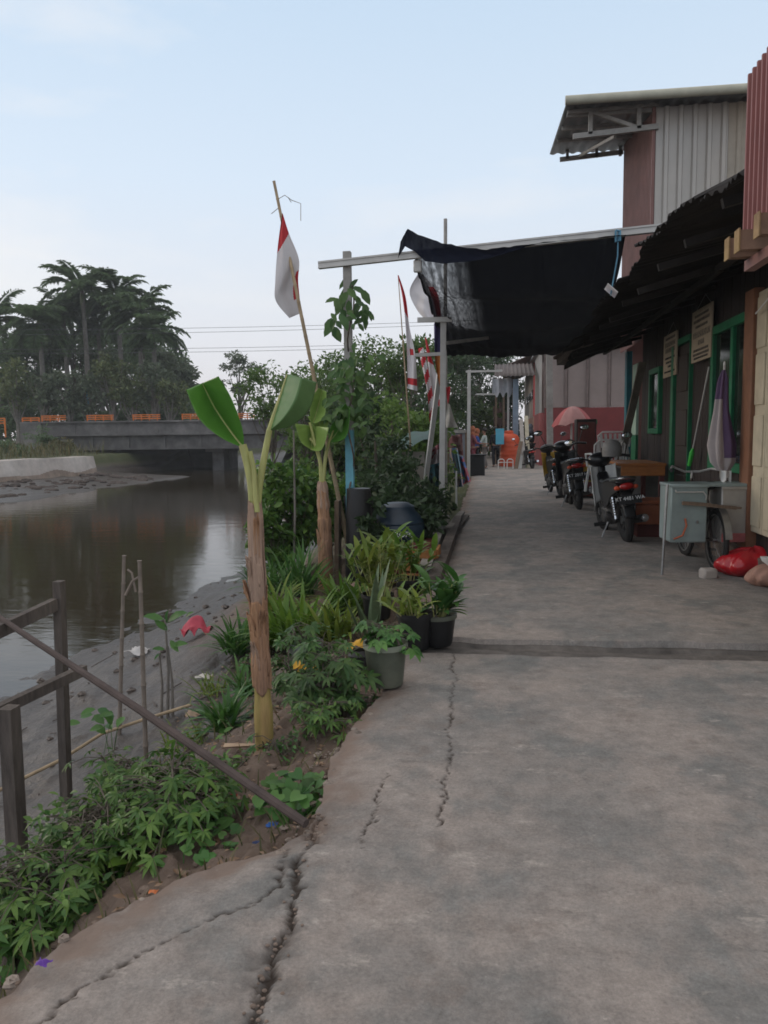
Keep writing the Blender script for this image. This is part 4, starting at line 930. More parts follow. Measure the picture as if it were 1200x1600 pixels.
netR = thing('shade_net', 'black shade net stretched over the path, sagging and torn at its corner', 'net', (0, BY, 3.2))
topc = [(645, 390), (660, 395), (690, 392), (760, 387), (850, 378), (930, 369), (979, 365)]
def frontpt(u):
    x = u * (len(topc) - 1); i = min(int(x), len(topc) - 2); t = x - i
    a, b = topc[i], topc[i + 1]; return at(a[0] + (b[0] - a[0]) * t, a[1] + (b[1] - a[1]) * t, BY + .05)
def netf(u, v):
    p = frontpt(u); yv = BY + .05 + (17.2 - BY) * v
    xe = p.x + (-1.02 + (1.45 + 1.02) * u - p.x) * min(1, v * 1.6)
    zr = p.z * (1 - v) + 3.19 * v
    sag = -.20 * math.sin(math.pi * v * 4) ** 2 * math.sin(math.pi * min(1, max(0, u * .9 + .05))) * (1 - .5 * v) - .22 * math.sin(math.pi * v) * math.sin(math.pi * u)
    w = .022 * math.sin(u * 95) * max(0, 1 - u / .45) + .03 * float(vnoise(u * 9, v * 16, 3)) + .02 * float(vnoise(u * 30, v * 10, 5))
    sag -= .50 * u ** 4 * min(1, v * 7) * (1 - .85 * v)
    edge = -.07 * abs(math.sin(v * 22)) * (1 - u) ** 6
    return (xe + .03 * float(vnoise(v * 15, u * 3, 9)), yv, zr + sag + w + edge)
nu, nv = 90, 110; mb = MB().grid(netf, nu, nv); o = build('net_sheet', mb, 'net', netR)
ow = []
for j in range(nv + 1):
    for i in range(nu + 1):
        u, v = i / nu, j / nv
        s = .004
        if u < .42 and v < .55: s += .42 * max(0, 1 - abs(u - .22) / .2) * max(0, 1 - v / .5) * (1 if vnoise(u * 40, v * 3, 2) > -.1 else .35)
        ow.append(s)
o.data.attributes.new('open_weave', 'FLOAT', 'POINT').data.foreach_set('value', np.array(ow, np.float32))
# rolled hem and the flap that curls up at the near left corner
hem = [(622, 402), (626, 378), (637, 357), (655, 368), (690, 379), (725, 386), (760, 390), (800, 385), (850, 378), (900, 374), (979, 366)]
hp = [at(x, y, BY - .10) for x, y in hem]
def flap(u, v):
    x = u * (len(hem) - 1); i = min(int(x), len(hem) - 2); t = x - i; a = hp[i].lerp(hp[i + 1], t)
    lowp = [(622, 403), (633, 385), (648, 393), (664, 408), (692, 412), (727, 409), (762, 404), (796, 394), (836, 381), (880, 375), (979, 368)]
    l0, l1 = lowp[i], lowp[i + 1]; b = at(l0[0] + (l1[0] - l0[0]) * t, l0[1] + (l1[1] - l0[1]) * t, BY - .08)
    p = a.lerp(b, v); p.y += .02 * math.sin(v * 3) + .02 * float(vnoise(u * 30, v * 4, 6)); p.z += .012 * float(vnoise(u * 45, v * 3, 7)) * (1 - v); return p
build('net_flap', MB().grid(flap, 120, 8), 'net', netR).data.attributes.new('open_weave', 'FLOAT', 'POINT').data.foreach_set('value', np.full(121 * 9, .01, np.float32))
rb = MB(); rb.tube([at(966, 362, BY - .06), at(965, 400, BY - .05), at(958, 440, BY - .1), at(954, 462, BY - .1)], .008, 6); rb.tube([at(962, 360, BY - .07), at(969, 361, BY - .07), at(969, 376, BY - .07), at(962, 378, BY - .07), at(962, 360, BY - .07)], .012, 6)
tag(build('blue_rope', rb, mat('blue_cord', (.10, .25, .36), .7), loc=at(965, 370, BY)), 'blue cord tying the crossbeam to the edge of the awning', 'rope')
rag = MB().grid(lambda u, v: at(944 + 16 * v + 6 * u, 452 - 10 * u + 14 * v, BY - .12 + .05 * math.sin(u * 5)), 6, 6)
tag(build('plastic_rag', rag, 'flag_white', loc=at(950, 455, BY)), 'pale plastic rag caught on the awning corner below the blue cord', 'rag')
M['lf_vine'] = leafmat('vine_leaves', (.05, .15, .04), (.12, .25, .06), rough=.4)
# ================================================================== LEFT BANK: PLANTS, POSTS, FLAGS
def gp(px, py, it=4):
    """point on the bank's own surface behind a photo pixel."""
    z = -.2
    for _ in range(it * 3):
        p = G(px, py, z); z = .5 * z + .5 * h1(p.x, p.y)
    p = G(px, py, z); p.z = h1(p.x, p.y); return p
def poly(pts, t):
    x = t * (len(pts) - 1); i = min(int(x), len(pts) - 2); f = x - i
    # smooth through the points
    p0 = pts[max(i - 1, 0)]; p1 = pts[i]; p2 = pts[i + 1]; p3 = pts[min(i + 2, len(pts) - 1)]
    return tuple(.5 * ((2 * b) + (-a + c) * f + (2 * a - 5 * b + 4 * c - d) * f * f + (-a + 3 * b - 3 * c + d) * f ** 3) for a, b, c, d in zip(p0, p1, p2, p3))
def blade(name, left, right, Y, parent, mtl='lf_banana', fold=.05, bow=.0, rib=True, ribr=.007, ru=.5):
    def fn(u, v):
        a = poly(left, v); b = poly(right, v); q = (a[0] + (b[0] - a[0]) * u, a[1] + (b[1] - a[1]) * u)
        wv = math.hypot(b[0] - a[0], b[1] - a[1]) * Y / 1200
        y = Y - fold * wv * (abs(2 * u - 1) - .5) * 2.2 + bow * v * v + .006 * math.sin(v * 40 + 14 * abs(u - .5)) * wv * 4 * abs(u - .5) + .02 * wv * float(vnoise(u * 6, v * 5, 3))
        return tuple(at(q[0], q[1], y))
    o = build(name, MB().grid(fn, 24, 34), mtl, parent, smooth='all'); o.modifiers.new('thickness', 'SOLIDIFY').thickness = .0015
    if rib:
        c = MB(); c.tube([Vector(fn(ru, t)) + Vector((0, -.002, 0)) for t in np.linspace(.0, .98, 14)], [ribr * (1 - .7 * t) for t in np.linspace(0, 1, 14)], 6); build('midrib', c, 'stalk', o)
    return o
M['stalk'] = mat('leaf_stalk', (.33, .36, .12), .5, .2, 8, c2=(.40, .36, .16), stretch=(4, 4, 1))
def stem_mat():
    """banana stem: yellow green below, dry fibrous sheaths above."""
    m = mat('banana_stem', (.30, .26, .07), .6, .25, 9, c2=(.36, .22, .10), stretch=(7, 7, .8), bump=.3, bscale=18, big=.8); return m
M['bstem'] = stem_mat()
M['dry_sheath'] = mat('dry_sheath', (.40, .225, .125), .85, .4, 9, c2=(.22, .13, .09), stretch=(8, 8, .7), bump=.7, bscale=22, big=.9)
M['dry_pale'] = mat('pale_dry_sheath', (.37, .255, .19), .85, .3, 9, c2=(.26, .17, .13), stretch=(8, 8, .7), bump=.6, bscale=22)
def banana(label, axis_px, rad_px, Y, sheaths, loc):
    root = thing('banana_plant', label, 'banana plant', loc)
    P = [at(x, y, Y) for x, y in axis_px]; P[0].z = loc[2] - .08
    n = 40; pts = [Vector(poly([tuple(p) for p in P], t)) for t in np.linspace(0, 1, n)]
    rs = [float(np.interp(t, np.linspace(0, 1, len(rad_px)), rad_px)) * Y / 1200 * (1 + .05 * math.sin(t * 37)) for t in np.linspace(0, 1, n)]
    mb = MB(); mb.tube(pts, rs, 16); build('trunk', mb, 'bstem', root)
    rg = random.Random(int(Y * 100))
    for (t0, t1, a0, wid, off, mtl) in sheaths:
        def fn(u, v, t0=t0, t1=t1, a0=a0, wid=wid, off=off):
            jag = .06 * float(vnoise(u * 9, a0 * 3, 5)) * (1 if v > .7 or v < .3 else .3)
            t = min(1, max(0, t0 + (t1 - t0) * v + jag * (abs(v - .5) * 2))); k = t * (n - 1); i = min(int(k), n - 2)
            c = pts[i].lerp(pts[i + 1], k - i); r = rs[i] * 1.05 + .003 + off * v ** 3 + .004 * math.sin(u * 23 + a0) ; a = a0 + wid * (u - .5) * (1 - .35 * v * v)
            return (c.x + r * math.cos(a), c.y + r * math.sin(a), c.z)
        build('dry_sheath', MB().grid(fn, 14, 22), mtl, root, smooth='all').modifiers.new('thickness', 'SOLIDIFY').thickness = .003
    return root, pts, rs
b1 = gp(413, 1172); Y1 = b1.y
bn, pts, rs = banana('near banana plant with two cut leaves and brown peeling trunk', [(414, 1180), (411, 1100), (406, 1000), (402, 900), (398, 782)], [18, 16, 14, 12.8, 12, 12, 10.5, 8], Y1,
    [(.30, .52, -1.6, 3.6, .006, 'dry_sheath'), (.44, .66, -1.2, 2.8, .012, 'dry_sheath'), (.46, .60, -2.5, 2.0, .018, 'dry_sheath'), (.58, .80, -1.9, 3.3, .004, 'dry_pale'), (.64, .98, -1.3, 4.2, .001, 'dry_pale'), (.74, 1.0, -2.6, 3.2, .003, 'dry_pale'), (.36, .70, .9, 2.8, .006, 'dry_sheath'), (.6, 1.0, 1.4, 3.4, .003, 'dry_pale'), (.55, .72, -2.9, 1.2, .03, 'dry_sheath'), (.5, .62, -.9, .9, .035, 'dry_sheath'), (.68, .80, -2.2, .8, .022, 'dry_pale'), (.40, .49, -1.9, 1.0, .02, 'dry_pale'), (.82, .93, -1.2, .9, .015, 'dry_sheath')], b1)
def stalk(px, r0, r1, Y, root):
    P = [tuple(at(x, y, Y)) for x, y in px]; build('leaf_stalk', MB().tube([poly(P, t) for t in np.linspace(0, 1, 12)], [r0 + (r1 - r0) * t for t in np.linspace(0, 1, 12)], 10), 'stalk', root)
stalk([(397, 800), (394, 760), (388, 728), (379, 695)], .026, .020, Y1, bn); stalk([(401, 800), (404, 765), (411, 725), (421, 672)], .022, .015, Y1 + .01, bn)
stalk([(402, 800), (399, 768), (397, 735), (391, 705)], .014, .010, Y1 - .03, bn)
blade('leaf', [(379, 699), (346, 684), (312, 655), (291, 609)], [(381, 698), (378, 668), (361, 622), (341, 588)], Y1, bn, fold=.35, bow=-.05)
blade('leaf', [(420, 673), (429, 643), (439, 612), (448, 584)], [(422, 673), (456, 665), (484, 638), (495, 597)], Y1 + .02, bn, mtl=mat('banana_blade_under', (.085, .175, .055), .5, .16, 5), fold=-.3, bow=.05, ru=.02, ribr=.012)
b2 = gp(509, 920); Y2 = b2.y
bn2, pts, rs = banana('farther banana plant with small lime leaves beside the bamboo flag pole', [(509, 925), (508, 860), (506, 800), (503, 752)], [11, 10, 9.5, 8.5, 7], Y2,
    [(.02, .42, -1.6, 4.2, .003, 'dry_sheath'), (.3, .62, -1.2, 3.4, .01, 'dry_sheath'), (.5, .86, -1.9, 3.6, .004, 'dry_sheath'), (.7, 1, -1.4, 3.6, .002, 'dry_pale'), (.2, .5, -2.6, 1.6, .02, 'dry_sheath')], b2)
M['lf_ban2'] = mat('young_banana_blade', (.22, .33, .08), .4, .15, 5, c2=(.16, .27, .06))
for px in ([(504, 760), (502, 730), (494, 700), (484, 660)], [(505, 760), (508, 720), (513, 695), (520, 672)], [(502, 760), (500, 720), (492, 695), (484, 685)]): stalk(px, .024, .014, Y2, bn2)
blade('leaf', [(486, 702), (470, 690), (461, 662)], [(486, 703), (503, 702), (514, 668)], Y2 - .05, bn2, 'lf_ban2', .4); blade('leaf', [(486, 660), (485, 628), (498, 606)], [(492, 662), (507, 650), (510, 612)], Y2 + .03, bn2, 'lf_ban2', .3)
blade('leaf', [(513, 690), (521, 655), (540, 630)], [(515, 692), (541, 682), (547, 640)], Y2, bn2, 'lf_banana', .4); blade('leaf', [(498, 690), (490, 668), (480, 650)], [(500, 690), (510, 672), (514, 655)], Y2 + .08, bn2, 'lf_ban2', .3)

# bamboo flag pole and its flag
FY = Y2 + .35; fb = at(556, 862, FY); fb.z = h1(fb.x, FY) - .05; ft = at(428, 283, FY)
fp = thing('flag_pole', 'leaning bamboo pole with a twig at its tip, carrying the red and white flag', 'flag pole', fb)
mb = MB(); N = 24
for k in range(N):
    a = fb.lerp(ft, k / N); b = fb.lerp(ft, (k + 1) / N); r = .030 - .014 * k / N; mb.tube([a, a.lerp(b, .05), a.lerp(b, .95), b], [r * 1.15, r, r, r * 1.12], 8, cap=k in (0, N - 1))
build('pole', mb, 'bamboo', fp)
mb = MB()
for pl_ in ([(433, 312), (445, 305), (456, 313), (470, 318), (470, 345)], [(435, 325), (424, 334)], [(450, 308), (455, 316)]): mb.tube([at(x, y, FY) for x, y in pl_], .004, 5)
build('twig', mb, 'bamboogrey', fp)
def flagmesh(name, label, left, right, Y, mfn, nu=16, nv=40, amp=.04, group=None, mats=('flag_red', 'flag_white'), seed=0, tilt=0):
    rg = random.Random(seed); p0 = at(*right[0], Y)
    def fn(u, v):
        a = poly(left, v); b = poly(right, v)
        return at(a[0] + (b[0] - a[0]) * u, a[1] + (b[1] - a[1]) * u, Y + tilt * (v - .42) + amp * math.sin(u * 7 + v * 5 + seed) * (1 - u * .6) + amp * .6 * float(vnoise(u * 4, v * 6, seed)))
    mb = MB().grid(fn, nu, nv, mfn); o = build(name, mb, list(mats), loc=p0, smooth='all'); return tag(o, label, 'flag', group)
flagmesh('flag', 'large red and white flag hanging limp from the leaning bamboo pole', [(441, 333), (434, 385), (430, 440), (431, 470), (452, 497)], [(442, 334), (452, 366), (467, 405), (466, 440), (471, 489)], FY - .02,
         lambda u, v: 0 if (v < .30 - .06 * u) or (u > .70 and .62 < v < .86 and u > 1.45 - .9 * v) else 1, amp=.03, nu=60, nv=150, tilt=.34)
# long banners farther along the bank
flagmesh('banner', 'long vertical banner, red at its top and white below, with a red stripe', [(621, 430), (628, 460), (633, 500), (636, 555), (637, 607)], [(623, 430), (634, 465), (640, 512), (649, 555), (652, 611)], 15,
         lambda u, v: 0 if v < .42 or .90 < v < .945 or (.64 < v < .74 and .4 < u < .8 and (int(v * 60) % 2 == 0)) else 1, amp=.05, seed=2)
t = at(622, 430, 15.05); b_ = at(641, 690, 15.05); tag(build('banner_pole', MB().tube([(b_.x, b_.y, h1(b_.x, 15) - .1), b_, t], [.02, .02, .008], 6), 'bamboo', loc=b_), 'thin bamboo stick holding the long red topped banner', 'pole')
flagmesh('flag', 'white and red flag partly behind the left edge of the black net', [(655, 425), (640, 455), (652, 485), (668, 502)], [(662, 430), (682, 455), (688, 480), (690, 500)], 13.6, lambda u, v: 0 if u > .72 and v > .25 else 1, amp=.07, seed=5)
flagmesh('banner', 'narrow red and white striped streamer between the long banner and the white post', [(653, 545), (660, 575), (668, 615), (671, 660)], [(661, 542), (668, 572), (676, 615), (678, 655)], 16, lambda u, v: 0 if int(v * 9 + u * .8) % 2 == 0 else 1, amp=.04, seed=7)
flagmesh('banner', 'tapering red topped white streamer beside the white post', [(664, 528), (668, 560), (672, 600), (676, 640)], [(666, 527), (676, 565), (690, 610), (694, 630)], 16.6, lambda u, v: 0 if v < .38 or (v > .86 and u > .5) else 1, amp=.05, seed=8)
flagmesh('banner', 'dark purple and orange pennant hanging behind the white post', [(678, 505), (679, 545), (682, 580), (690, 615)], [(690, 505), (690, 545), (691, 580), (694, 615)], 13.2, lambda u, v: 0 if v < .42 else 1, mats=(mat('pennant_purple', (.045, .035, .11), .8), mat('pennant_orange', (.45, .15, .03), .8)), amp=.03, seed=9)
flagmesh('flag', 'small red flag just right of the white post', [(697, 605), (698, 620), (700, 632)], [(704, 604), (703, 616), (700, 632)], 17, lambda u, v: 0, amp=.03, seed=10, nv=10)
flagmesh('flag', 'small pale cloth hanging right of the white post', [(696, 628), (695, 650), (697, 668)], [(703, 632), (710, 655), (716, 668)], 17.5, lambda u, v: 1, amp=.05, seed=11, nv=12, mats=('flag_red', mat('pale_cloth', (.42, .40, .36), .9)))
LY = 13.8; tag(build('leaning_board', MB().bar(at(665, 752, LY), at(688, 572, LY - .3), .10, .03), 'white_pl', loc=at(665, 752, LY)), 'long white board leaning against the white canopy post', 'board')

# climber on the tall grey post
cl = thing('climbing_plant', 'leafy climber wound round the upper part of the tall grey post', 'climber', (x0, BY, zg)); f = Fol(); tb = MB()
pp = [at(548 - 5 * math.sin(y * .05), y, BY - .06 + .12 * math.sin(y * .07)) for y in range(770, 436, -12)]; tb.tube(pp, .010, 5); build('vine_stem', tb, 'bark', cl)
rg = random.Random(12)
for (cx, cy, sx_, sy_, nn, sz) in ((550, 480, 24, 44, 30, .17), (527, 490, 11, 40, 16, .19), (575, 492, 8, 16, 6, .15), (545, 590, 26, 34, 90, .14), (525, 640, 20, 26, 40, .13), (562, 640, 16, 30, 50, .13)):
    for k in range(nn):
        p = at(rg.gauss(cx, sx_ * .55), rg.gauss(cy, sy_ * .55), BY + rg.gauss(0, .2)); s = sz * rg.uniform(.6, 1.25)
        f.place(T_OVAL, tuple(p), (rg.uniform(-.8, .8), rg.uniform(-.6, .3), -.8 + rg.uniform(-.4, .7)), (rg.uniform(-.4, .4), -.8, .6), s, s * .48)
f.build('leaves', 'lf_blue', cl)

def tuft(label, p, n, L, W, mtl, droop=.9, tilt=(.15, 1.25), r=.03, name='lily_plant', cat='plant', seed=0, up=0., group=None):
    rg = random.Random(seed); f = Fol()
    for k in range(n):
        a = rg.uniform(0, 6.283); e = rg.uniform(*tilt); d = (math.cos(a) * math.cos(e), math.sin(a) * math.cos(e), math.sin(e))
        f.strap((p[0] + rg.uniform(-r, r), p[1] + rg.uniform(-r, r), p[2] + up + rg.uniform(-.01, .03)), d, L * rg.uniform(.6, 1.1), W * rg.uniform(.7, 1.15), droop * rg.uniform(.6, 1.5), 8)
    return tag(f.build(name, mtl, loc=p), label, cat, group)
p = gp(352, 1140); tuft('dark green strap leaved lily clump left of the near banana trunk, nearest the camera', p, 80, .36, .030, 'lf_lily', seed=1, r=.06)
p = gp(370, 1022); tuft('taller strap leaved clump behind the near banana trunk by the mud', p, 80, .42, .030, 'lf_lily', seed=2, r=.07, tilt=(.4, 1.35))
p = gp(330, 1085); tuft('thin pale grass clump at the edge of the mud', p, 60, .24, .012, 'lf_yellow', seed=3, r=.12, tilt=(.2, 1.2))
p = gp(462, 1010); tuft('lime green strap leaved clump between the two banana trunks', p, 160, .62, .045, 'lf_lime', seed=4, r=.14, tilt=(.35, 1.3), droop=1.0)
p = gp(472, 930); tuft('tall green clump behind the second banana trunk near the water', p, 80, .62, .04, 'lf_lily', seed=5, r=.12, tilt=(.6, 1.4))
p = gp(432, 960); tuft('yellowish drooping clump left of the lime green clump', p, 60, .45, .035, 'lf_yellow', seed=6, r=.08, tilt=(.3, 1.2))
p = gp(395, 905); tuft('small green clump at the water edge behind the banana trunk', p, 40, .4, .03, 'lf_lily', seed=7, r=.08)

p = gp(430, 1010); tuft('short lime clump in the soil right behind the near banana trunk', p, 70, .36, .035, 'lf_lime', seed=8, r=.10, tilt=(.4, 1.3))
p = gp(385, 1085); tuft('dark grassy clump touching the near banana trunk on its left', p, 60, .30, .022, 'lf_lily', seed=9, r=.07, tilt=(.3, 1.3))
p = gp(525, 1000); tuft('yellow green clump between the hand leaved plant and the pots', p, 80, .42, .04, 'lf_yellow', seed=10, r=.10, tilt=(.4, 1.3))
p = gp(545, 955); tuft('lime clump before the black plastic wrap', p, 80, .45, .045, 'lf_lime', seed=11, r=.12, tilt=(.4, 1.35))
p = gp(300, 1165); tuft('low mixed grass clump left of the lily clumps', p, 70, .2, .014, 'lf_yellow', seed=12, r=.15, tilt=(.2, 1.2))
p = gp(430, 925); tuft('dark grassy clump at the water edge beside the dense bush', p, 90, .5, .025, 'lf_lily', seed=13, r=.16, tilt=(.3, 1.3))
def palmate(f, pos, d, up, size, k=6, w=.30):
    """hand shaped leaf of k leaflets."""
    d = Vector(d).normalized(); up = Vector(up).normalized(); x = d.cross(up).normalized(); up = x.cross(d)
    for i in range(k):
        a = (i - (k - 1) / 2) / (k - 1) * 3.6 + random.uniform(-.15, .15); dd = d * math.cos(a) + x * math.sin(a)
        s = size * (1 - .10 * abs(a)); f.place(T_LANCE, tuple(pos), tuple(dd), tuple(up), s, s * w)
def cassava(label, p, n, Ht, spread, size, mtl, seed, name='cassava_plant', stems=4, w=.3, mix=.3):
    rg = random.Random(seed); root = thing(name, label, 'plant', p); tb = MB(); f = Fol()
    for s in range(stems):
        a = rg.uniform(0, 6.28); b = Vector(p) + Vector((rg.uniform(-.05, .05), rg.uniform(-.05, .05), -.03)); tip = b + Vector((math.cos(a) * spread * .5 * rg.random(), math.sin(a) * spread * .5 * rg.random(), Ht * rg.uniform(.6, .95)))
        mid = b.lerp(tip, .5) + Vector((rg.uniform(-.04, .04), rg.uniform(-.04, .04), 0)); tb.tube([b, mid, tip], [.010, .008, .004], 6)
        for k in range(n // stems):
            t = rg.uniform(.15, 1) ** .8; q = b.lerp(mid, t * 2) if t < .5 else mid.lerp(tip, t * 2 - 1)
            a2 = rg.uniform(0, 6.28); ln = spread * rg.uniform(.25, .85); e = q + Vector((math.cos(a2) * ln, math.sin(a2) * ln, rg.uniform(-.08, .14) * Ht))
            tb.tube([q, q.lerp(e, .5) + Vector((0, 0, .02)), e], .0022, 4, cap=False)
            if rg.random() < mix:
                for j in range(5):
                    u_ = (rg.uniform(-1, 1), rg.uniform(-1, 1), rg.uniform(-.7, .5)); s_ = size * rg.uniform(.35, .65); f.place(T_OVAL, (e.x + .03 * rg.uniform(-1, 1), e.y + .03 * rg.uniform(-1, 1), e.z + .03 * rg.uniform(-1, 1)), u_, (rg.uniform(-.5, .5), rg.uniform(-.6, .2), 1), s_, s_ * .5)
                continue
            palmate(f, e, (math.cos(a2), math.sin(a2), -.55 + rg.uniform(-.3, .3)), (rg.uniform(-.3, .3), rg.uniform(-.5, .2), 1), size * rg.uniform(.6, 1.15), 6, w)
    build('stems', tb, 'bark', root); f.build('leaves', mtl, root); return root
cassava('dark green bushy plant with hand shaped leaves between the near banana and the grey pot', gp(520, 1120), 120, .52, .24, .10, 'lf_blue', 1)
cassava('leafy plant filling the soil between the near banana trunk and the path edge', gp(495, 1150), 40, .26, .2, .075, 'lf_bush', 12, w=.27, mix=.5)
cassava('bright leafy plant behind the hand leaved plant', gp(500, 1060), 50, .42, .22, .085, 'lf_vine', 13, w=.3, mix=.4)
cassava('low weeds on the soil right at the foot of the near banana', gp(445, 1180), 26, .14, .14, .05, 'lf_vine', 14, 'weed_clump', 5, .4, .7)
cassava('low weeds under the leaning pole beside the dry husk', gp(360, 1210), 26, .14, .14, .05, 'lf_bush', 15, 'weed_clump', 5, .4, .7)
cassava('weeds on the bank above the lily clumps', gp(395, 1045), 30, .2, .16, .06, 'lf_vine', 16, 'weed_clump', 5, .4, .7)
cassava('lower dark leafy plant right beside the near banana trunk', gp(462, 1085), 34, .36, .2, .10, 'lf_blue', 2)
cassava('large dense bush of hand shaped leaves under the leaning pole', gp(262, 1305), 300, .38, .32, .080, 'lf_bush', 3, 'sweet_potato_bush', 9, .27)
cassava('dense leafy bush left of the largest bush, beside the brown railing post', gp(150, 1350), 240, .36, .30, .078, 'lf_bush', 4, 'sweet_potato_bush', 8, .27, .5)
cassava('spreading leafy bush at the left edge above the cracked concrete', gp(75, 1420), 210, .28, .28, .075, 'lf_bush', 5, 'sweet_potato_bush', 8, .29, .5)
cassava('lowest leafy bush in the bottom left, cut by the photo edge', gp(2, 1480), 170, .26, .26, .075, 'lf_bush', 6, 'sweet_potato_bush', 8, .29, .5)
cassava('leafy bush reaching up behind the other bushes beside the bamboo sticks', gp(205, 1255), 130, .36, .26, .082, 'lf_bush', 7, 'sweet_potato_bush', 5, .27)
def vine(label, p, n, r, size, mtl, seed, hgt=.10):
    rg = random.Random(seed); f = Fol()
    for k in range(n):
        a = rg.uniform(0, 6.28); d = r * rg.random() ** .6; q = (p[0] + d * math.cos(a), p[1] + d * math.sin(a), p[2] + .01 + hgt * rg.random() * (1 - d / r * .6)); s = size * rg.uniform(.6, 1.2)
        f.place(T_HEART, q, (rg.uniform(-1, 1), rg.uniform(-1, .4), rg.uniform(-.6, .35)), (rg.uniform(-.6, .6), rg.uniform(-.8, .3), 1), s, s * .95)
        if k % 3 == 0: f.strap((q[0], q[1], p[2] - .02), (rg.uniform(-.3, .3), rg.uniform(-.3, .3), 1), q[2] - p[2] + .02, .004, .1, 2)
    return tag(f.build('creeping_vine', mtl, loc=p), label, 'vine')
vine('creeping vine with round leaves at the foot of the leaning pole', gp(462, 1262), 85, .17, .058, 'lf_vine', 1, .2)
vine('small creeping vine at the concrete edge left of the leaning pole foot', gp(335, 1322), 34, .14, .055, 'lf_vine', 2)
vine('pale round leaf and shoots on the soil edge below the largest bush', gp(205, 1358), 9, .10, .095, 'lf_lime', 3, .06)
vine('low creeper trailing onto the concrete in the bottom left', gp(30, 1500), 60, .22, .055, 'lf_vine', 4, .1)
vine('low creeper under the left bush', gp(120, 1408), 55, .2, .055, 'lf_vine', 5, .1)
# saplings on the mud
sp_ = gp(262, 1120); sp_t = thing('sapling', 'slender sapling with big oval leaves among thin stakes on the mud', 'sapling', sp_); tb = MB(); f = Fol(); sY = sp_.y
for a, b in (((262, 1125), (258, 968)), ((270, 1122), (262, 1010)), ((252, 1122), (249, 1020))): tb.tube([at(*a, sY), at((a[0] + b[0]) / 2 + 3, (a[1] + b[1]) / 2, sY), at(*b, sY)], [.012, .010, .007], 6)
build('stems', tb, 'palebark', sp_t)
for (x, y, dx, dz, s) in ((262, 972, .9, .5, .20), (256, 968, -.8, .2, .16), (262, 985, -.5, .5, .13), (268, 1010, .9, .25, .15), (258, 1015, -.7, .1, .10), (266, 1000, .4, -.4, .12), (290, 965, .8, .6, .09), (252, 1020, -.5, -.5, .08), (262, 975, .1, .8, .12)):
    f.place(T_OVAL, tuple(at(x, y, sY)), (dx, -.2, dz), (-.3, -.6, .7), s, s * .42)
f.build('leaves', 'lf_vine', sp_t)
f = Fol(); p = gp(165, 1180)
for k in range(14): f.place(T_OVAL, (p[0] + .15 * random.uniform(-1, 1), p[1] + .1 * random.uniform(-1, 1), p[2] + random.uniform(.12, .36)), (random.uniform(-1, 1), random.uniform(-.5, .3), random.uniform(-.2, .6)), (0, -.5, .8), .11, .06)
for k in range(5): f.strap((p[0] + .06 * random.uniform(-1, 1), p[1], p[2] - .05), (random.uniform(-.3, .3), 0, 1), .36, .008, .1, 4)
tag(f.build('seedling', 'lf_vine', loc=p), 'upright leafy seedling beside the old railing post', 'plant')
# dense bush behind the bananas, thin stick, bank bushes
for (px, py, Y, yt, s, n, lm, lb, sd) in ((455, 860, 9.3, 690, .52, 2600, 'lf_bush', 'dense dark leafy bush behind the near banana by the water', 41), (515, 850, 10.2, 720, .45, 1700, 'lf_bush', 'leafy bush behind the second banana trunk', 42), (425, 900, 8.8, 780, .3, 700, 'lf_bush', 'low leafy bush hanging over the water edge', 43),
        (640, 830, 10.6, 735, .55, 2400, 'lf_dark', 'dark leafy bush behind the dark blue tank', 44), (600, 790, 11.5, 700, .6, 2200, 'lf_dark', 'dark bush in front of the grey panel shelter', 45), (672, 800, 12.0, 750, .3, 900, 'lf_dark', 'small dark bush at the foot of the white canopy post', 46)):
    c = at(px, yt, Y); zb = h1(c.x, Y); tree('bank_bush', lb, (c.x, Y, zb), c.z - zb, s, n, .105, lm, tr=.02, cb=.05, clumps=22, cat='bush', T=T_OVAL, seed=sd, cspread=.42, aspect=.8)
p = gp(458, 905); tag(build('thin_stick', MB().tube([(p.x, p.y, p.z - .1), at(461, 800, p.y), at(459, 672, p.y)], [.016, .014, .010], 7), 'palebark', loc=p), 'thin bare stick standing between the two banana plants', 'stick')
for (px, yt, Y, s, n, lm, lb, sd) in ((585, 770, 8.35, .22, 420, 'lf_dark', 'dark leafy shrub spilling over the left side of the dark blue tank', 51), (662, 790, 8.9, .24, 520, 'lf_dark', 'dark leafy shrub spilling over the right side of the dark blue tank', 52), (625, 775, 9.3, .4, 1100, 'lf_dark', 'dark leafy shrub right behind the dark blue tank', 53)):
    c = at(px, yt, Y); zb = h1(c.x, Y); tree('bank_bush', lb, (c.x, Y, zb), c.z - zb, s, n, .09, lm, tr=.015, cb=.3, clumps=14, cat='bush', T=T_OVAL, seed=sd, cspread=.42, aspect=.8)
# bright cover on the far bank
f = Fol(); rg = random.Random(6)
for k in range(2600):
    p = at(rg.uniform(585, 692), 0, 1); Y = rg.uniform(14.5, 24); q = at(rg.uniform(585, 690), 680, Y); z = h1(q.x, Y) + .1 + 1.15 * rg.random() * min(1, (Y - 13) / 7); s = .17 * rg.uniform(.6, 1.2)
    f.place(T_HEART, (q.x, Y, z), (rg.uniform(-1, 1), rg.uniform(-1, .3), rg.uniform(-.5, .4)), (rg.uniform(-.4, .4), -.6, .8), s, s * .8)
tag(f.build('ground_creeper', 'lf_mid_l', loc=(0, 18, 0)), None, None, kind='stuff')
f = Fol()
for k in range(1700):
    x = rg.uniform(-2.3, -.72); y = 1.7 + 9 * rg.random() ** 1.3; z = h1(x, y); 
    f.strap((x, y, z - .01), (rg.uniform(-.7, .7), rg.uniform(-.7, .7), .8), rg.uniform(.04, .16), .006, .8, 3)
tag(f.build('sparse_grass', 'dry_grass'), None, None, kind='stuff')
f = Fol()
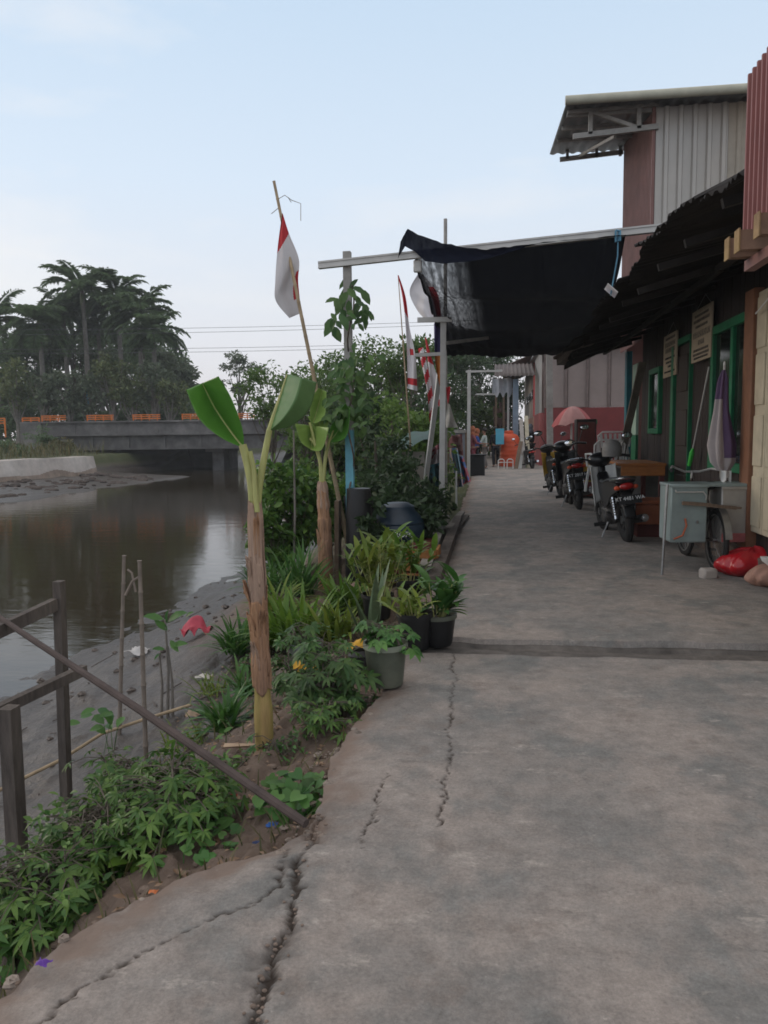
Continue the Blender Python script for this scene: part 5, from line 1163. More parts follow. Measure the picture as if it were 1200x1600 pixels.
for k in range(1500):
    x = rg.uniform(-2.4, -.62); y = 1.7 + 6 * rg.random(); 
    if x > np.interp(y, EY, EX) + .12: continue
    z = h1(x, y); s = rg.uniform(.02, .06)
    f.place(T_DIAMOND, (x, y, z + .012), (rg.uniform(-1, 1), rg.uniform(-1, 1), rg.uniform(-.15, .15)), (rg.uniform(-.4, .4), rg.uniform(-.4, .4), 1), s, s * .45)
M['litter_leaf'] = leafmat('dead_leaves', (.17, .10, .055), (.30, .20, .13), transl=.1); tag(f.build('dead_leaf_litter', 'litter_leaf'), None, None, kind='stuff')
mb = MB()
cp = CR[0][0]
for k in range(60):
    t = rg.random() * (len(cp) - 1.001); i = int(t); q = cp[i] + (cp[i + 1] - cp[i]) * (t - i); s = rg.uniform(.003, .008) ; mb.ball((q[0] + rg.gauss(0, .022), q[1] + rg.gauss(0, .022), -.004 + s * .2), (s * rg.uniform(.8, 1.5), s, s * .7), 6, 4)
for k in range(420):
    x = rg.uniform(-2.2, -.66); y = 1.7 + 5 * rg.random() ** 1.2
    z = h1(x, y); s = rg.uniform(.006, .022); mb.ball((x, y, z + s * .2), (s * rg.uniform(.8, 1.6), s, s * .7), 6, 4)
tag(build('soil_clods', mb, mat('clod_earth', (.20, .15, .12), .95, .4, 20), smooth=False), None, None, kind='stuff')

mb = MB(); rg = random.Random(52)
def chunk(mb, c, s):
    o = len(mb.v); n = MB().ball((0, 0, 0), 1, 6, 4)
    mb.add([(c[0] + s * v[0] * rg.uniform(.6, 1.3), c[1] + s * v[1] * rg.uniform(.6, 1.2), c[2] + s * .55 * v[2] * rg.uniform(.6, 1.2)) for v in n.v], n.f)
for k in range(260):
    y = 1.75 + 3.6 * rg.random(); x = float(np.interp(y, EY, EX)) + rg.gauss(-.03, .06); s = .006 + .022 * rg.random() ** 2.5; chunk(mb, (x, y, max(h1(x, y) + .01, -.03 if x > float(np.interp(y, EY, EX)) else -9) + s * .3), s)
tag(build('concrete_rubble', mb, mat('rubble_concrete', (.27, .225, .19), .95, .35, 20, c2=(.18, .14, .115)), smooth=False), None, None, kind='stuff')
mb = MB()
for k in range(330):
    x = rg.uniform(-5.1, -2.0); y = 3 + 12 * rg.random(); s = .008 + .045 * rg.random() ** 4; chunk(mb, (x, y, h1(x, y) + s * .2), s)
for k in range(40):
    x = rg.uniform(-4.6, -2.0); y = 3 + 9 * rg.random(); a = rg.uniform(0, 3.14); L = rg.uniform(.05, .3); z = h1(x, y) + .012; mb.tube([(x, y, z), (x + L * math.cos(a), y + L * math.sin(a), h1(x + L * math.cos(a), y + L * math.sin(a)) + .015)], .005, 5)
tag(build('mud_debris', mb, mat('wet_debris', (.07, .055, .048), .6, .5, 12, c2=(.16, .13, .11)), smooth=False), None, None, kind='stuff')
# broken railing and leaning pole
p1 = gp(28, 1345); p2 = gp(103, 1250)
def post(label, p, top, w, mtl):
    t = at(top[0], top[1], p.y); return tag(build('railing_post', MB().bar((p.x, p.y, p.z - .15), t, w, w * .85), mtl, loc=(p.x, p.y, p.z)), label, 'post')
post('short dark railing post at the left edge of the photo', p1, (14, 1105), .085, 'wood_old'); post('taller weathered railing post carrying the upper rail', p2, (92, 908), .062, 'wood_old')
a = at(86, 944, p2.y - .03); b = at(-90, 1028, p1.y - .05); tag(build('rail', MB().bar(a, b, .045, .075), 'wood_old', loc=a), 'upper wooden rail fixed near the top of the taller railing post', 'rail')
a = at(132, 1046, p2.y - .05); b = at(-70, 1142, p1.y - .1); tag(build('rail', MB().bar(a, b, .05, .06), 'wood_old', loc=a), 'lower wooden rail resting on the short dark post', 'rail')
pa = G(478, 1287, .02); pb = at(-60, 925, p2.y - .12); tag(build('leaning_pole', MB().tube([pa, pa.lerp(pb, .35) + Vector((0, 0, .01)), pa.lerp(pb, .7), pb], [.017, .018, .016, .016], 8), 'rod', loc=pa), 'dark pole leaning from the path edge up over the broken railing', 'pole')
for (bx, by, tx, ty, lb, jn) in ((185, 1145, 194, 868, 'left of two bamboo sticks standing in the mud', 0), (228, 1190, 218, 876, 'right of two bamboo sticks standing in the mud, with a side branch', 1)):
    p = gp(bx, by); t = at(tx, ty, p.y); mb = MB(); N = 7; q0 = Vector((p.x, p.y, p.z - .1))
    for k in range(N): a_ = q0.lerp(t, k / N); b_ = q0.lerp(t, (k + 1) / N); r = .017 - .004 * k / N; mb.tube([a_, a_.lerp(b_, .06), a_.lerp(b_, .94), b_], [r * 1.3, r, r, r * 1.25], 8)
    if jn: mb.tube([at(196, 930, p.y), at(207, 908, p.y), at(219, 900, p.y)], .009, 6); mb.tube([at(212, 925, p.y), at(206, 895, p.y), at(199, 890, p.y)], .007, 6)
    tag(build('bamboo_stick', mb, 'bamboogrey', loc=p), lb, 'bamboo stick', 'bamboo sticks in the mud')
pts_ = [gp(-30, 1262), gp(95, 1200), gp(160, 1158), gp(225, 1136), gp(300, 1112)]; tag(build('bamboo_pole', MB().tube([q + Vector((0, 0, .06)) for q in pts_], .013, 7), 'bamboo', loc=pts_[0]), 'pale bamboo pole lying along the bank at the edge of the mud', 'bamboo pole')
# rubbish on the bank
def scrap(name, label, p, size, c, seed, cat='litter', thick=.5, rough=.6):
    rg = random.Random(seed); mb = MB().grid(lambda u, v: (p[0] + size * (u - .5) + .2 * size * float(vnoise(v * 4, u, seed)), p[1] + size * .8 * (v - .5) + .2 * size * float(vnoise(u * 4, v, seed + 1)), p[2] + .008 + size * thick * abs(float(vnoise(u * 3 + seed, v * 3, seed))) + size * thick * .5 * math.sin(u * 3.1) * math.sin(v * 3.1)), 12, 12)
    o = build(name, mb, mat(name + '_colour', c, rough, .15, 8), loc=p, smooth='all'); return tag(o, label, cat)
scrap('plastic_bag', 'crumpled pink red plastic bag on the mud', gp(308, 993), .27, (.42, .05, .08), 1, 'plastic bag', .8)
scrap('plastic_scrap', 'white plastic scrap on the mud near the right bamboo stick', gp(214, 1022), .2, (.5, .48, .47), 2)
scrap('plastic_scrap', 'small purple scrap on the concrete edge at the bottom left', G(68, 1510, .005), .035, (.12, .04, .30), 3)
scrap('plastic_scrap', 'small blue scrap in the soil near the pole foot', gp(425, 1293), .04, (.02, .10, .35), 4)
scrap('plastic_scrap', 'dark blue scrap at the concrete edge under the pole', gp(402, 1324), .05, (.03, .05, .14), 5)
scrap('plastic_scrap', 'tiny orange scrap on the concrete edge below the small vine', G(240, 1398, .005), .025, (.5, .14, .04), 6)
scrap('plastic_scrap', 'white scraps of plastic in the soil under the leaning pole', gp(372, 1222), .06, (.5, .5, .5), 7)
scrap('plastic_scrap', 'small red scrap in the soil left of the pole foot', gp(366, 1246), .03, (.45, .05, .04), 8)
scrap('paper_scrap', 'pale paper on the bank beside the near lily clump', gp(318, 1062), .12, (.45, .42, .38), 9)
scrap('dead_leaf', 'curled dry leaf at the foot of the lily clump', gp(305, 1120), .13, (.28, .20, .13), 10, 'leaf')
cb_ = gp(382, 1178); tag(build('palm_sheath', MB().grid(lambda u, v: (cb_.x - .13 + .22 * u, cb_.y + .03 - .05 * u + .055 * (v - .5) * (1 - .6 * u), cb_.z + .015 + .03 * abs(v - .5) + .035 * u), 10, 6), mat('dry_husk', (.40, .29, .20), .8, .25, 9), loc=cb_), 'pale dry husk lying against the near banana trunk', 'husk')
rg = random.Random(77)
for i, (px, py) in enumerate(((690, 1330), (1075, 1278), (820, 1190), (905, 1420))):
    pass

# pots and potted plants along the path edge
def pot(label, p, r, h, mtl, rim='black_pl', soil=True):
    t = thing('plant_pot', label, 'pot', p); mb = MB(); mb.lathe([(0, 0), (r * .78, 0), (r * .82, .02), (r * .97, h * .8), (r, h - .03), (r * .95, h - .03), (r * .93, h - .06), (0, h - .06)], p, 22); build('pot_body', mb, mtl, t)
    mb = MB(); mb.lathe([(r, h - .03), (r * 1.06, h - .03), (r * 1.06, h), (r * .98, h), (r * .98, h - .03)], p, 22); build('rim', mb, rim, t)
    mb = MB(); mb.lathe([(0, h - .035), (r * .5, h - .03), (r * .94, h - .045)], p, 16, wob=.05); build('soil', mb, 'soil', t); return t
M['bucket'] = mat('grey_green_plastic', (.085, .10, .075), .45, .3, 6, c2=(.13, .12, .09)); M['bucket_pale'] = mat('pale_plastic_rim', (.24, .26, .20), .5, .2, 8); M['pot_grey'] = mat('grey_pot', (.17, .18, .165), .6, .25, 8)
q1 = G(603, 1068); pot('grey green plastic bucket with pale rim standing nearest on the concrete', q1, .125, .25, 'bucket', 'bucket_pale')
q2 = G(648, 1012); pot('black pot behind the grey green bucket', q2, .12, .25, 'black_pl')
q3 = G(682, 1006); pot('dark pot at the concrete joint, rightmost of the pots', q3, .135, .22, 'black_pl', 'bucket')
q4 = gp(478, 1070); pot('grey pot half hidden behind the hand shaped leaves', q4, .12, .30, 'pot_grey', 'pot_grey')
q5 = gp(590, 965); pot('black pot at the back of the potted plants', q5, .14, .22, 'black_pl')
q6 = gp(640, 935); pot('black pot behind the rightmost pot', q6, .14, .2, 'black_pl')
def lanceplant(label, p, n, Ht, L, W, mtl, seed, lean=.25, r=.06, name='potted_plant', stem='stalk', lv=5):
    rg = random.Random(seed); t = thing(name, label, 'plant', p); tb = MB(); f = Fol()
    for k in range(n):
        a = rg.uniform(0, 6.28); b = Vector(p) + Vector((math.cos(a) * r * rg.random(), math.sin(a) * r * rg.random(), -.02)); tip = b + Vector((math.cos(a) * lean * rg.random(), math.sin(a) * lean * rg.random(), Ht * rg.uniform(.55, 1))); tb.tube([b, b.lerp(tip, .5), tip], [.006, .005, .003], 5)
        for j in range(lv):
            q = b.lerp(tip, .35 + .65 * j / (lv - 1)); a2 = a + j * 2.6 + rg.uniform(-.5, .5); e = rg.uniform(.25, 1.2)
            f.strap(tuple(q), (math.cos(a2) * math.cos(e), math.sin(a2) * math.cos(e), math.sin(e)), L * rg.uniform(.6, 1.1), W * rg.uniform(.7, 1.1), .8, 6)
    build('stems', tb, stem, t); f.build('leaves', mtl, t); return t
z = lambda q, h: Vector((q.x, q.y, q.z + h))
lanceplant('yellow green tall stemmed plant in the pots, the brightest of the group', z(q5, .18), 26, .55, .26, .055, 'lf_yellow', 1, r=.12)
lanceplant('lime green lance leaved plant behind the bright one', z(q6, .16), 16, .5, .28, .06, 'lf_lime', 2, r=.1)
lanceplant('darker green broad leaved plant in the rightmost pot', z(q3, .18), 12, .30, .22, .075, 'lf_lily', 3, r=.08, lean=.16)
lanceplant('small leafy plant in the black pot behind the grey green bucket', z(q2, .2), 10, .26, .16, .04, 'lf_yellow', 4, r=.06)
t = cassava('leafy plant with bluish leaves growing in the grey green bucket', z(q1, .21), 34, .20, .14, .085, 'lf_vine', 8, 'potted_plant', 4, .5)
cassava('leafy plant in the grey pot behind the near banana', z(q4, .26), 26, .22, .16, .09, 'lf_blue', 9, 'potted_plant', 3, .45)
p = gp(575, 1000); tuft('pair of tall stiff grey green sword leaves among the pots', p, 7, .62, .07, mat('sword_leaf', (.10, .15, .075), .5, .25, 14), droop=.25, tilt=(1.1, 1.5), r=.06, seed=21, name='snake_plant')
p = G(702, 950, 0.05); 
f = Fol(); q = z(q3, .2)
for k in range(7): f.strap(tuple(q), (.9, -.25 + .2 * k * random.uniform(-.5, .5), .35 + .1 * k), .24, .06, .9, 7)
tag(f.build('trailing_leaf', 'lf_lime', loc=q), 'lime green leaves with a brown tip hanging out over the path', 'leaves')
p = gp(640, 905); f = Fol(); rg = random.Random(31)
for k in range(60): f.place(T_OVAL, (p.x + rg.gauss(0, .09), p.y + rg.gauss(0, .08), p.z + .1 + .35 * rg.random()), (rg.uniform(-1, 1), rg.uniform(-.6, .3), rg.uniform(-.5, .5)), (0, -.5, .8), .09, .05)
for k in range(4): f.strap((p.x, p.y, p.z - .02), (rg.uniform(-.2, .2), 0, 1), .4, .008, .1, 4)
tag(f.build('red_leaved_plant', 'lf_red', loc=p), 'dark red leaved plant before the orange crate', 'plant')
scrap('yellow_wrapper', 'yellow and black plastic wrapper between the leafy plant and the bucket', z(gp(562, 1055), .17), .13, (.55, .30, .02), 15, 'wrapper', .7)
q = gp(562, 1060); tag(build('plastic_can', MB().lathe([(0, 0), (.07, 0), (.075, .02), (.075, .16), (.05, .19), (0, .19)], q, 14), 'black_pl', loc=q), 'small black plastic can under the yellow wrapper', 'can')
f = Fol()
for (px, py) in ((470, 1032), (480, 1040), (492, 1036), (515, 1170 - 100)): f.place(T_OVAL, tuple(at(px, py, gp(480, 1080).y - .05)), (random.uniform(-1, 1), -.3, -.4), (0, -.7, .7), .07, .05)
tag(f.build('yellow_leaves', 'lf_yellowed', loc=tuple(at(480, 1036, gp(480, 1080).y))), 'few bright yellow fallen leaves caught below the grey pot', 'leaves')

# timber, tank, crate, planks by the post
WYY = Y2 + .25
def upright(label, px, w, d, y0, y1, mtl, name='wooden_plank', Y=WYY, cat='plank', lean=0):
    a = at(px, y0, Y); b = at(px + lean, y1, Y); a.z = h1(a.x, Y) - .05; return tag(build(name, MB().bar(a, b, w, d), mtl, loc=a), label, cat)
upright('upright brown plank right behind the second banana trunk', 528, .16, .05, 915, 782, 'plank')
bb = at(563, 890, BY - .12); bb.z = h1(bb.x, bb.y)
tag(build('black_sheet_roll', MB().lathe([(.0, -.05), (.17, -.05), (.165, .3), (.15, .6), (.155, .9), (.13, 1.12), (.0, 1.10)], bb, 22, wob=.16), 'black_pl', loc=bb), 'black plastic sheeting wrapped round the foot of the blue painted post', 'plastic sheet')
a = at(560, 930, WYY - .1); a.z = h1(a.x, a.y); tag(build('black_pipe', MB().tube([a, at(549, 850, WYY), at(541, 775, WYY + .1)], .035, 10), 'black_pl', loc=a), 'black pipe leaning beside the upright plank', 'pipe')
TY = 8.7; tcn = at(622, 842, TY); tz = tcn.z; tk = thing('water_tank', 'dark blue plastic tank with white lettering resting on the brick red box', 'tank', (tcn.x, TY, tz))
M['tank_blue'] = mat('dark_blue_plastic', (.010, .024, .042), .4, .25, 4)
mb = MB(); mb.lathe([(0, 0), (.30, 0), (.31, .02), (.31, .16), (.295, .18), (.30, .2), (.27, .26), (.20, .33), (.19, .38), (.12, .42), (0, .425)], (tcn.x, TY, tz), 28); build('tank_body', mb, 'tank_blue', tk)
tx = text('lettering', 'PROFIL', .085, 'white_line', tk, (.09, -.325, .09), (R(90), 0, R(8)))
bz = h1(tcn.x, TY); bx_ = thing('timber_box', 'brick red timber box under the dark blue tank', 'box', (tcn.x, TY, bz)); mb = MB(); n_ = 4
for k in range(n_): hh = (tz - .002 - bz) / n_; mb.box((tcn.x, TY, bz + hh * (k + .5)), (.84, .62, hh - .01), bev=.008)
build('boards', mb, 'maroon', bx_); mb = MB()
for sx_ in (-.38, .38): build('batten', MB().box((tcn.x + sx_, TY - .325, (bz + tz) / 2), (.06, .03, tz - bz - .02)), 'maroon', bx_)
cx = at(682, 875, 8.2); cr_ = thing('wooden_crate', 'orange brown wooden crate right of the brick red box', 'crate', (cx.x - .06, 8.2, h1(cx.x - .06, 8.2))); zc_ = cr_.location.z
mb = MB()
for k in range(3): mb.box((cx.x - .16, 8.0, zc_ + .06 + .13 * k), (.34, .03, .10), bev=.004); mb.box((cx.x + .02, 8.2, zc_ + .06 + .13 * k), (.03, .36, .10), bev=.004); mb.box((cx.x - .34, 8.2, zc_ + .06 + .13 * k), (.03, .36, .10), bev=.004)
mb.box((cx.x - .16, 8.2, zc_ + .02), (.34, .36, .03)); build('slats', mb, mat('crate_wood', (.30, .13, .04), .8, .3, 8), cr_)
scrap('cardboard', 'pinkish grey cardboard lump at the foot of the black pipe', gp(552, 925), .26, (.32, .22, .18), 22, 'cardboard', .5, .9)
def lying(label, name, a, b, w, h, mtl, cat): tag(build(name, MB().bar(a, b, w, h), mtl, loc=a), label, cat)
lying('long dark kerb timber along the left edge of the path', 'kerb_timber', G(716, 812, .06), G(678, 912, .06), .12, .14, 'wood_old', 'timber')
lying('second kerb timber behind the first, beside the soil', 'kerb_timber', G(700, 815, .05) + Vector((-.06, 0, 0)), G(664, 900, .05), .12, .2, 'concrete_old', 'timber')
lying('pale plank lying beside the concrete foot of the white post', 'plank', G(722, 800, .10), G(700, 826, .12), .10, .03, 'palebark', 'plank'); lying('dark plank lying beside the pale plank at the post foot', 'plank', G(728, 806, .05), G(704, 835, .06), .11, .04, 'wood_old', 'plank')
for k, (px, py, lb) in enumerate(((658, 806, 'leftmost red brick in the small pile by the white post'), (672, 808, 'middle red brick in the pile by the white post'), (684, 806, 'rightmost red brick in the pile by the white post'))):
    p = G(px, py, .05); mb = MB().box((p.x, p.y, .04 + .10), (.20, .10, .08), Matrix.Rotation(.4 * k - .3, 3, 'Z'), bev=.006); tag(build('brick', mb, 'brick', loc=(p.x, p.y, .1)), lb, 'brick', 'bricks by the post')
# shelter of panel and green sheet behind
SYh = 15.5; s0, s1 = at(618, 706, SYh), at(664, 758, SYh); sh_ = thing('panel_shelter', 'low shelter of a grey panel under a green tarpaulin behind the bushes', 'shelter', (s0.x, SYh, h1(s0.x, SYh)))
build('panel', MB().box(((s0.x + s1.x) / 2, SYh, (s0.z + s1.z) / 2 - .25), (s1.x - s0.x, .05, s0.z - s1.z + .5), bev=.01), mat('grey_panel', (.36, .32, .28), .85, .15, 2), sh_)
t0 = at(600, 712, SYh - .2); t1 = at(672, 690, SYh + 1)
o = build('tarpaulin', MB().grid(lambda u, v: (t0.x + (t1.x - t0.x + .1) * u, SYh - .3 + 1.6 * v, t0.z + (.05 + .25 * u) * 1 + .28 * v + .04 * math.sin(u * 9 + v * 4)), 24, 12), mat('green_tarp', (.025, .075, .06), .6, .3, 4), sh_)
build('post', MB().bar((s0.x - .15, SYh, h1(s0.x, SYh) - .1), (s0.x - .15, SYh, s0.z + .05), .05), 'wood_old', sh_)
p = at(625, 738, 13); scrap('red_flower', 'small red flower head before the grey panel', (p.x, p.y, p.z), .13, (.5, .05, .04), 33, 'flower', .8)
# ================================================================== MOTORBIKES, BICYCLE, FURNITURE
def wheel(parent, name, c, Rr, tw, spokes=0, tyre='rubber', rim='steel', axis='X', hub=.05):
    """parts: tyre (this object) > rim"""
    w_ = bpy.data.objects.new(name, None); col.objects.link(w_); w_.parent = parent; w_.location = c
    mb = MB(); n = 10; mb.lathe([(Rr - tw * .9 + tw * .95 * math.cos(2 * math.pi * k / n), tw * .62 * math.sin(2 * math.pi * k / n)) for k in range(n)], (0, 0, 0), 36, axis=axis, close=True)
    build('tyre', mb, tyre, w_, world=False)
    mb = MB(); r2 = Rr - tw * 1.5; mb.lathe([(r2 + .012, -.02), (r2 + .012, .02), (r2 - .012, .02), (r2 - .012, -.02)], (0, 0, 0), 36, axis=axis, close=True)
    mb.lathe([(0, -.045), (hub, -.045), (hub, .045), (0, .045)], (0, 0, 0), 14, axis=axis)
    ns = spokes or 6
    for k in range(ns):
        a = 2 * math.pi * k / ns; d = Vector((0, math.cos(a), math.sin(a))); sd_ = .03 if k % 2 else -.03
        if spokes: mb.tube([d * hub + Vector((sd_, 0, 0)), d * r2], .0022, 4, cap=False)
        else: mb.bar(d * (hub - .01), d * r2, .03, .022)
    build('rim', mb, rim, w_, world=False); return w_
def moto(label, loc, rz, side='white_pl', plate='', lean=-7, extra=None, body='black_gloss', group='motorbikes parked along the house'):
    t = thing('motorbike', label, 'motorbike', loc, rz, group); t.rotation_euler = (0, R(lean), rz)
    def B(name, mb, m, par=None): return build(name, mb, m, par or t, world=False)
    wheel(t, 'rear_wheel', (0, 0, .285), .285, .075, rim='steel'); wheel(t, 'front_wheel', (0, 1.23, .275), .275, .065, rim='steel')
    mb = MB(); mb.box((0, .62, .30), (.22, .34, .24), bev=.05); mb.lathe([(0, -.13), (.085, -.13), (.10, -.08), (.10, .08), (.085, .13), (0, .13)], (0, .60, .27), 16, axis='X'); mb.lathe([(0, 0), (.06, 0), (.065, .12), (.05, .16), (0, .16)], (0, .78, .33), 14, axis='Y'); B('engine', mb, 'engine')
    mb = MB(); mb.bar((.09, 0, .285), (.09, .48, .33), .035, .05); mb.bar((-.09, 0, .285), (-.09, .48, .33), .035, .05); mb.tube([(0, .3, .55), (0, .6, .5), (0, .95, .62), (0, 1.02, .86)], .035, 8); B('frame', mb, 'black_pl')
    for s in (-1, 1):
        mb = MB(); mb.tube([(s * .10, .02, .30), (s * .10, .10, .60)], .022, 8)
        for k in range(7): mb.lathe([(.034, -.008), (.034, .008)], (s * .10, .035 + .009 * k, .36 + .03 * k), 10)
        B('shock_absorber', mb, 'chrome')
        mb = MB().tube([(s * .085, 1.23, .275), (s * .085, 1.10, .62), (s * .06, 1.04, .80)], .022, 8); B('fork', mb, 'steel')
        mb = MB(); mb.tube([(s * .08, .50, .20), (s * .27, .50, .20)], .017, 8); mb.tube([(s * .15, .50, .2), (s * .27, .50, .2)], .026, 8); B('footpeg', mb, 'rubber')
        mb = MB(); mb.tube([(s * .26, .98, 1.03), (s * .30, 1.0, 1.12), (s * .34, 1.0, 1.22)], .007, 6); mb.ball((s * .38, .995, 1.265), (.074, .016, .048), 16, 9); m_ = B('mirror', mb, 'black_pl')
        mb = MB(); mb.ball((s * .38, .982, 1.265), (.066, .006, .041), 16, 8); B('mirror_glass', mb, 'mirror', m_)
        # side cover
        mb = MB(); o_ = [(-.26, .735), (-.20, .66), (.06, .58), (.22, .47), (.48, .40), (.62, .44), (.60, .60), (.66, .70), (.4, .74), (.0, .77)]
        n = len(o_); vs = [(s * .085, y, z) for y, z in o_] + [(s * (.135 if .0 < y < .55 else .105), y * .97, z * .985 + .012) for y, z in o_]
        mb.add(vs, [tuple(range(n, 2 * n))] + [(i, (i + 1) % n, (i + 1) % n + n, i + n) for i in range(n)]); B('side_cover', mb, body)
        mb = MB().grid(lambda u, v, s=s: (s * (.05 + .11 * u + .03 * math.sin(u * 3)), .95 - .08 * u + .08 * v - .05 * v * v, .46 + .44 * v + .03 * u - .10 * u * (1 - v)), 8, 12); o2 = B('leg_shield', mb, side); o2.modifiers.new('thickness', 'SOLIDIFY').thickness = .012
    mb = MB(); mb.prism([(-.27, .745), (-.27, .79), (-.1, .815), (.2, .80), (.55, .745), (.68, .765), (.72, .72), (.6, .69), (.2, .74)], -.115, .115); sm = B('seat', mb, 'black_pl'); sm.modifiers.new('b', 'BEVEL').width = .025
    mb = MB(); mb.prism([(.6, .55), (.72, .70), (.86, .72), (.98, .84), (1.06, .82), (1.02, .62), (.86, .46), (.7, .44)], -.075, .075); B('centre_cover', mb, body).modifiers.new('b', 'BEVEL').width = .02
    mb = MB(); mb.tube([(-.36, .90, 1.0), (-.24, .94, 1.03), (-.1, 1.02, .98), (0, 1.04, .95), (.1, 1.02, .98), (.24, .94, 1.03), (.36, .90, 1.0)], .013, 8)
    for s in (-1, 1): mb.tube([(s * .25, .945, 1.025), (s * .37, .895, .998)], .019, 8); mb.tube([(s * .22, 1.0, 1.02), (s * .36, .96, .985)], .006, 5)
    B('handlebar', mb, 'black_pl')
    mb = MB(); mb.ball((0, 1.06, .99), (.16, .13, .10), 16, 10); mb.ball((0, 1.09, .84), (.12, .11, .13), 14, 9); B('headlight_cowl', mb, body)
    mb = MB(); mb.ball((0, 1.15, .985), (.09, .05, .065), 14, 8); B('headlight', mb, 'mirror')
    mb = MB().grid(lambda u, v: ((u - .5) * .115, 1.23 + .305 * math.cos(.55 + 1.75 * v), .275 + .305 * math.sin(.55 + 1.75 * v) - .02 * abs(2 * u - 1)), 6, 14); B('front_mudguard', mb, body).modifiers.new('t', 'SOLIDIFY').thickness = .006
    mb = MB().grid(lambda u, v: ((u - .5) * .13, .02 + .33 * math.cos(1.4 + 1.55 * v), .285 + .33 * math.sin(1.4 + 1.55 * v) - .02 * abs(2 * u - 1)), 6, 14); B('rear_mudguard', mb, 'black_pl').modifiers.new('t', 'SOLIDIFY').thickness = .006
    mb = MB(); mb.prism([(-.20, .66), (-.36, .50), (-.33, .48), (-.16, .6)], -.06, .06); B('plate_holder', mb, 'black_pl')
    mb = MB(); mb.ball((0, -.27, .715), (.085, .04, .042), 14, 8); B('tail_light', mb, 'red_glass')
    for s in (-1, 1): mb = MB(); mb.ball((s * .105, -.235, .70), (.04, .035, .028), 10, 6); B('indicator', mb, 'orange')
    mb = MB(); mb.tube([(-.11, .06, .775), (-.125, -.18, .80), (-.09, -.30, .815), (0, -.325, .82), (.09, -.30, .815), (.125, -.18, .80), (.11, .06, .775)], .014, 8); B('grab_rail', mb, 'chrome')
    mb = MB(); mb.tube([(.10, .62, .20), (.15, .4, .20), (.16, .22, .24), (.165, -.28, .32)], [.02, .02, .045, .048], 12); B('exhaust', mb, 'black_pl')
    mb = MB(); mb.tube([(.165, -.27, .318), (.165, -.305, .323)], [.052, .044], 14); mb.tube([(.165, -.30, .322), (.165, -.325, .326)], .02, 10); B('exhaust_tip', mb, 'chrome')
    mb = MB(); mb.tube([(-.10, .46, .22), (-.21, .42, .035), (-.24, .40, .03)], .011, 6); B('kickstand', mb, 'steel')
    if plate:
        mb = MB(); mb.box((0, -.352, .565), (.27, .006, .105), Matrix.Rotation(R(-14), 3, 'X'), bev=.002); p_ = B('licence_plate', mb, 'black_pl')
        text('lettering', plate[0], .062, 'white_line', p_, (0, -.361, .578), (R(76), 0, 0)); 
        if plate[1]: text('lettering', plate[1], .026, 'white_line', p_, (.03, -.352, .535), (R(76), 0, 0))
    return t
r1 = G(980, 848); f1 = G(950, 832); hd = math.atan2(-(f1.x - r1.x), f1.y - r1.y)
bk1 = moto('black motorbike with white leg shield and a lettered plate, nearest the camera', (r1.x, r1.y, 0), min(.12, max(.04, hd)), 'white_pl', ('KT 4481 WA', '08 · 20'))
bk1.scale = (1.08, 1.06, 1.08); r2_ = G(905, 797); bk2 = moto('all black motorbike behind the nearest one, by the grey square post', (r2_.x, r2_.y, 0), .06, 'black_gloss', ('KT 2017 HP', ''))
bk2.scale = (1.22, 1.18, 1.2)
r3 = G(880, 778); bk3 = moto('motorbike with yellow front panels mostly hidden behind the all black one', (r3.x - .02, r3.y + .35, 0), .10, 'yellow', None, body='black_pl'); bk3.scale = (1.1, 1.1, 1.1)
r4 = G(832, 733); moto('dark motorbike far down the path by the maroon wall', (r4.x, r4.y, 0), .25, 'black_pl', None, body='black_pl')
# helmet on the handlebar
hp_ = at(956, 702, r1.y + .75); hl = thing('helmet', 'grey open face helmet resting on the handlebar of the nearest motorbike', 'helmet', hp_)
mb = MB(); mb.lathe([(.128, -.10), (.138, -.03), (.135, .03), (.115, .085), (.07, .125), (0, .138)], hp_, 22); mb.lathe([(.128, -.10), (.115, -.10), (.12, 0)], hp_, 22); build('shell', mb, mat('helmet_grey', (.20, .19, .18), .6, .15, 30), hl)
mb = MB().grid(lambda u, v: (hp_.x + .150 * math.cos(R(20 + 140 * u)), hp_.y + .150 * math.sin(R(20 + 140 * u)), hp_.z - .08 + .10 * v), 16, 4); build('visor', mb, 'black_gloss', hl)
# yellow cart behind
yc = G(936, 792); cy_ = yc.y + .9; ct = thing('pedal_cart', 'yellow bodied pedal cart with a thick tyre between the two nearest motorbikes', 'cart', (yc.x, cy_, 0))
wheel(ct, 'cart_wheel', (0, -.75, .31), .31, .075, spokes=20, rim='steel'); wheel(ct, 'cart_wheel', (-.50, -.45, .31), .31, .075, spokes=20, rim='steel')
mb = MB(); build('side_panel', MB().box((yc.x - .0, cy_ - .75, .82), (.36, .60, .30), bev=.03), 'yellow', ct); build('back_panel', MB().box((yc.x - .25, cy_ + .25, .62), (.5, .06, .4), bev=.01), 'yellow', ct)
mb = MB(); mb.box((yc.x - .25, cy_ - .1, .55), (.5, .7, .1), bev=.03); build('seat', mb, 'maroon', ct)
mb = MB(); mb.bar((yc.x - .50, cy_ - .45, .31), (yc.x, cy_ - .75, .31), .04); mb.bar((yc.x - .25, cy_ - .6, .31), (yc.x - .25, cy_ + .5, .4), .05); build('chassis', mb, 'steel', ct)

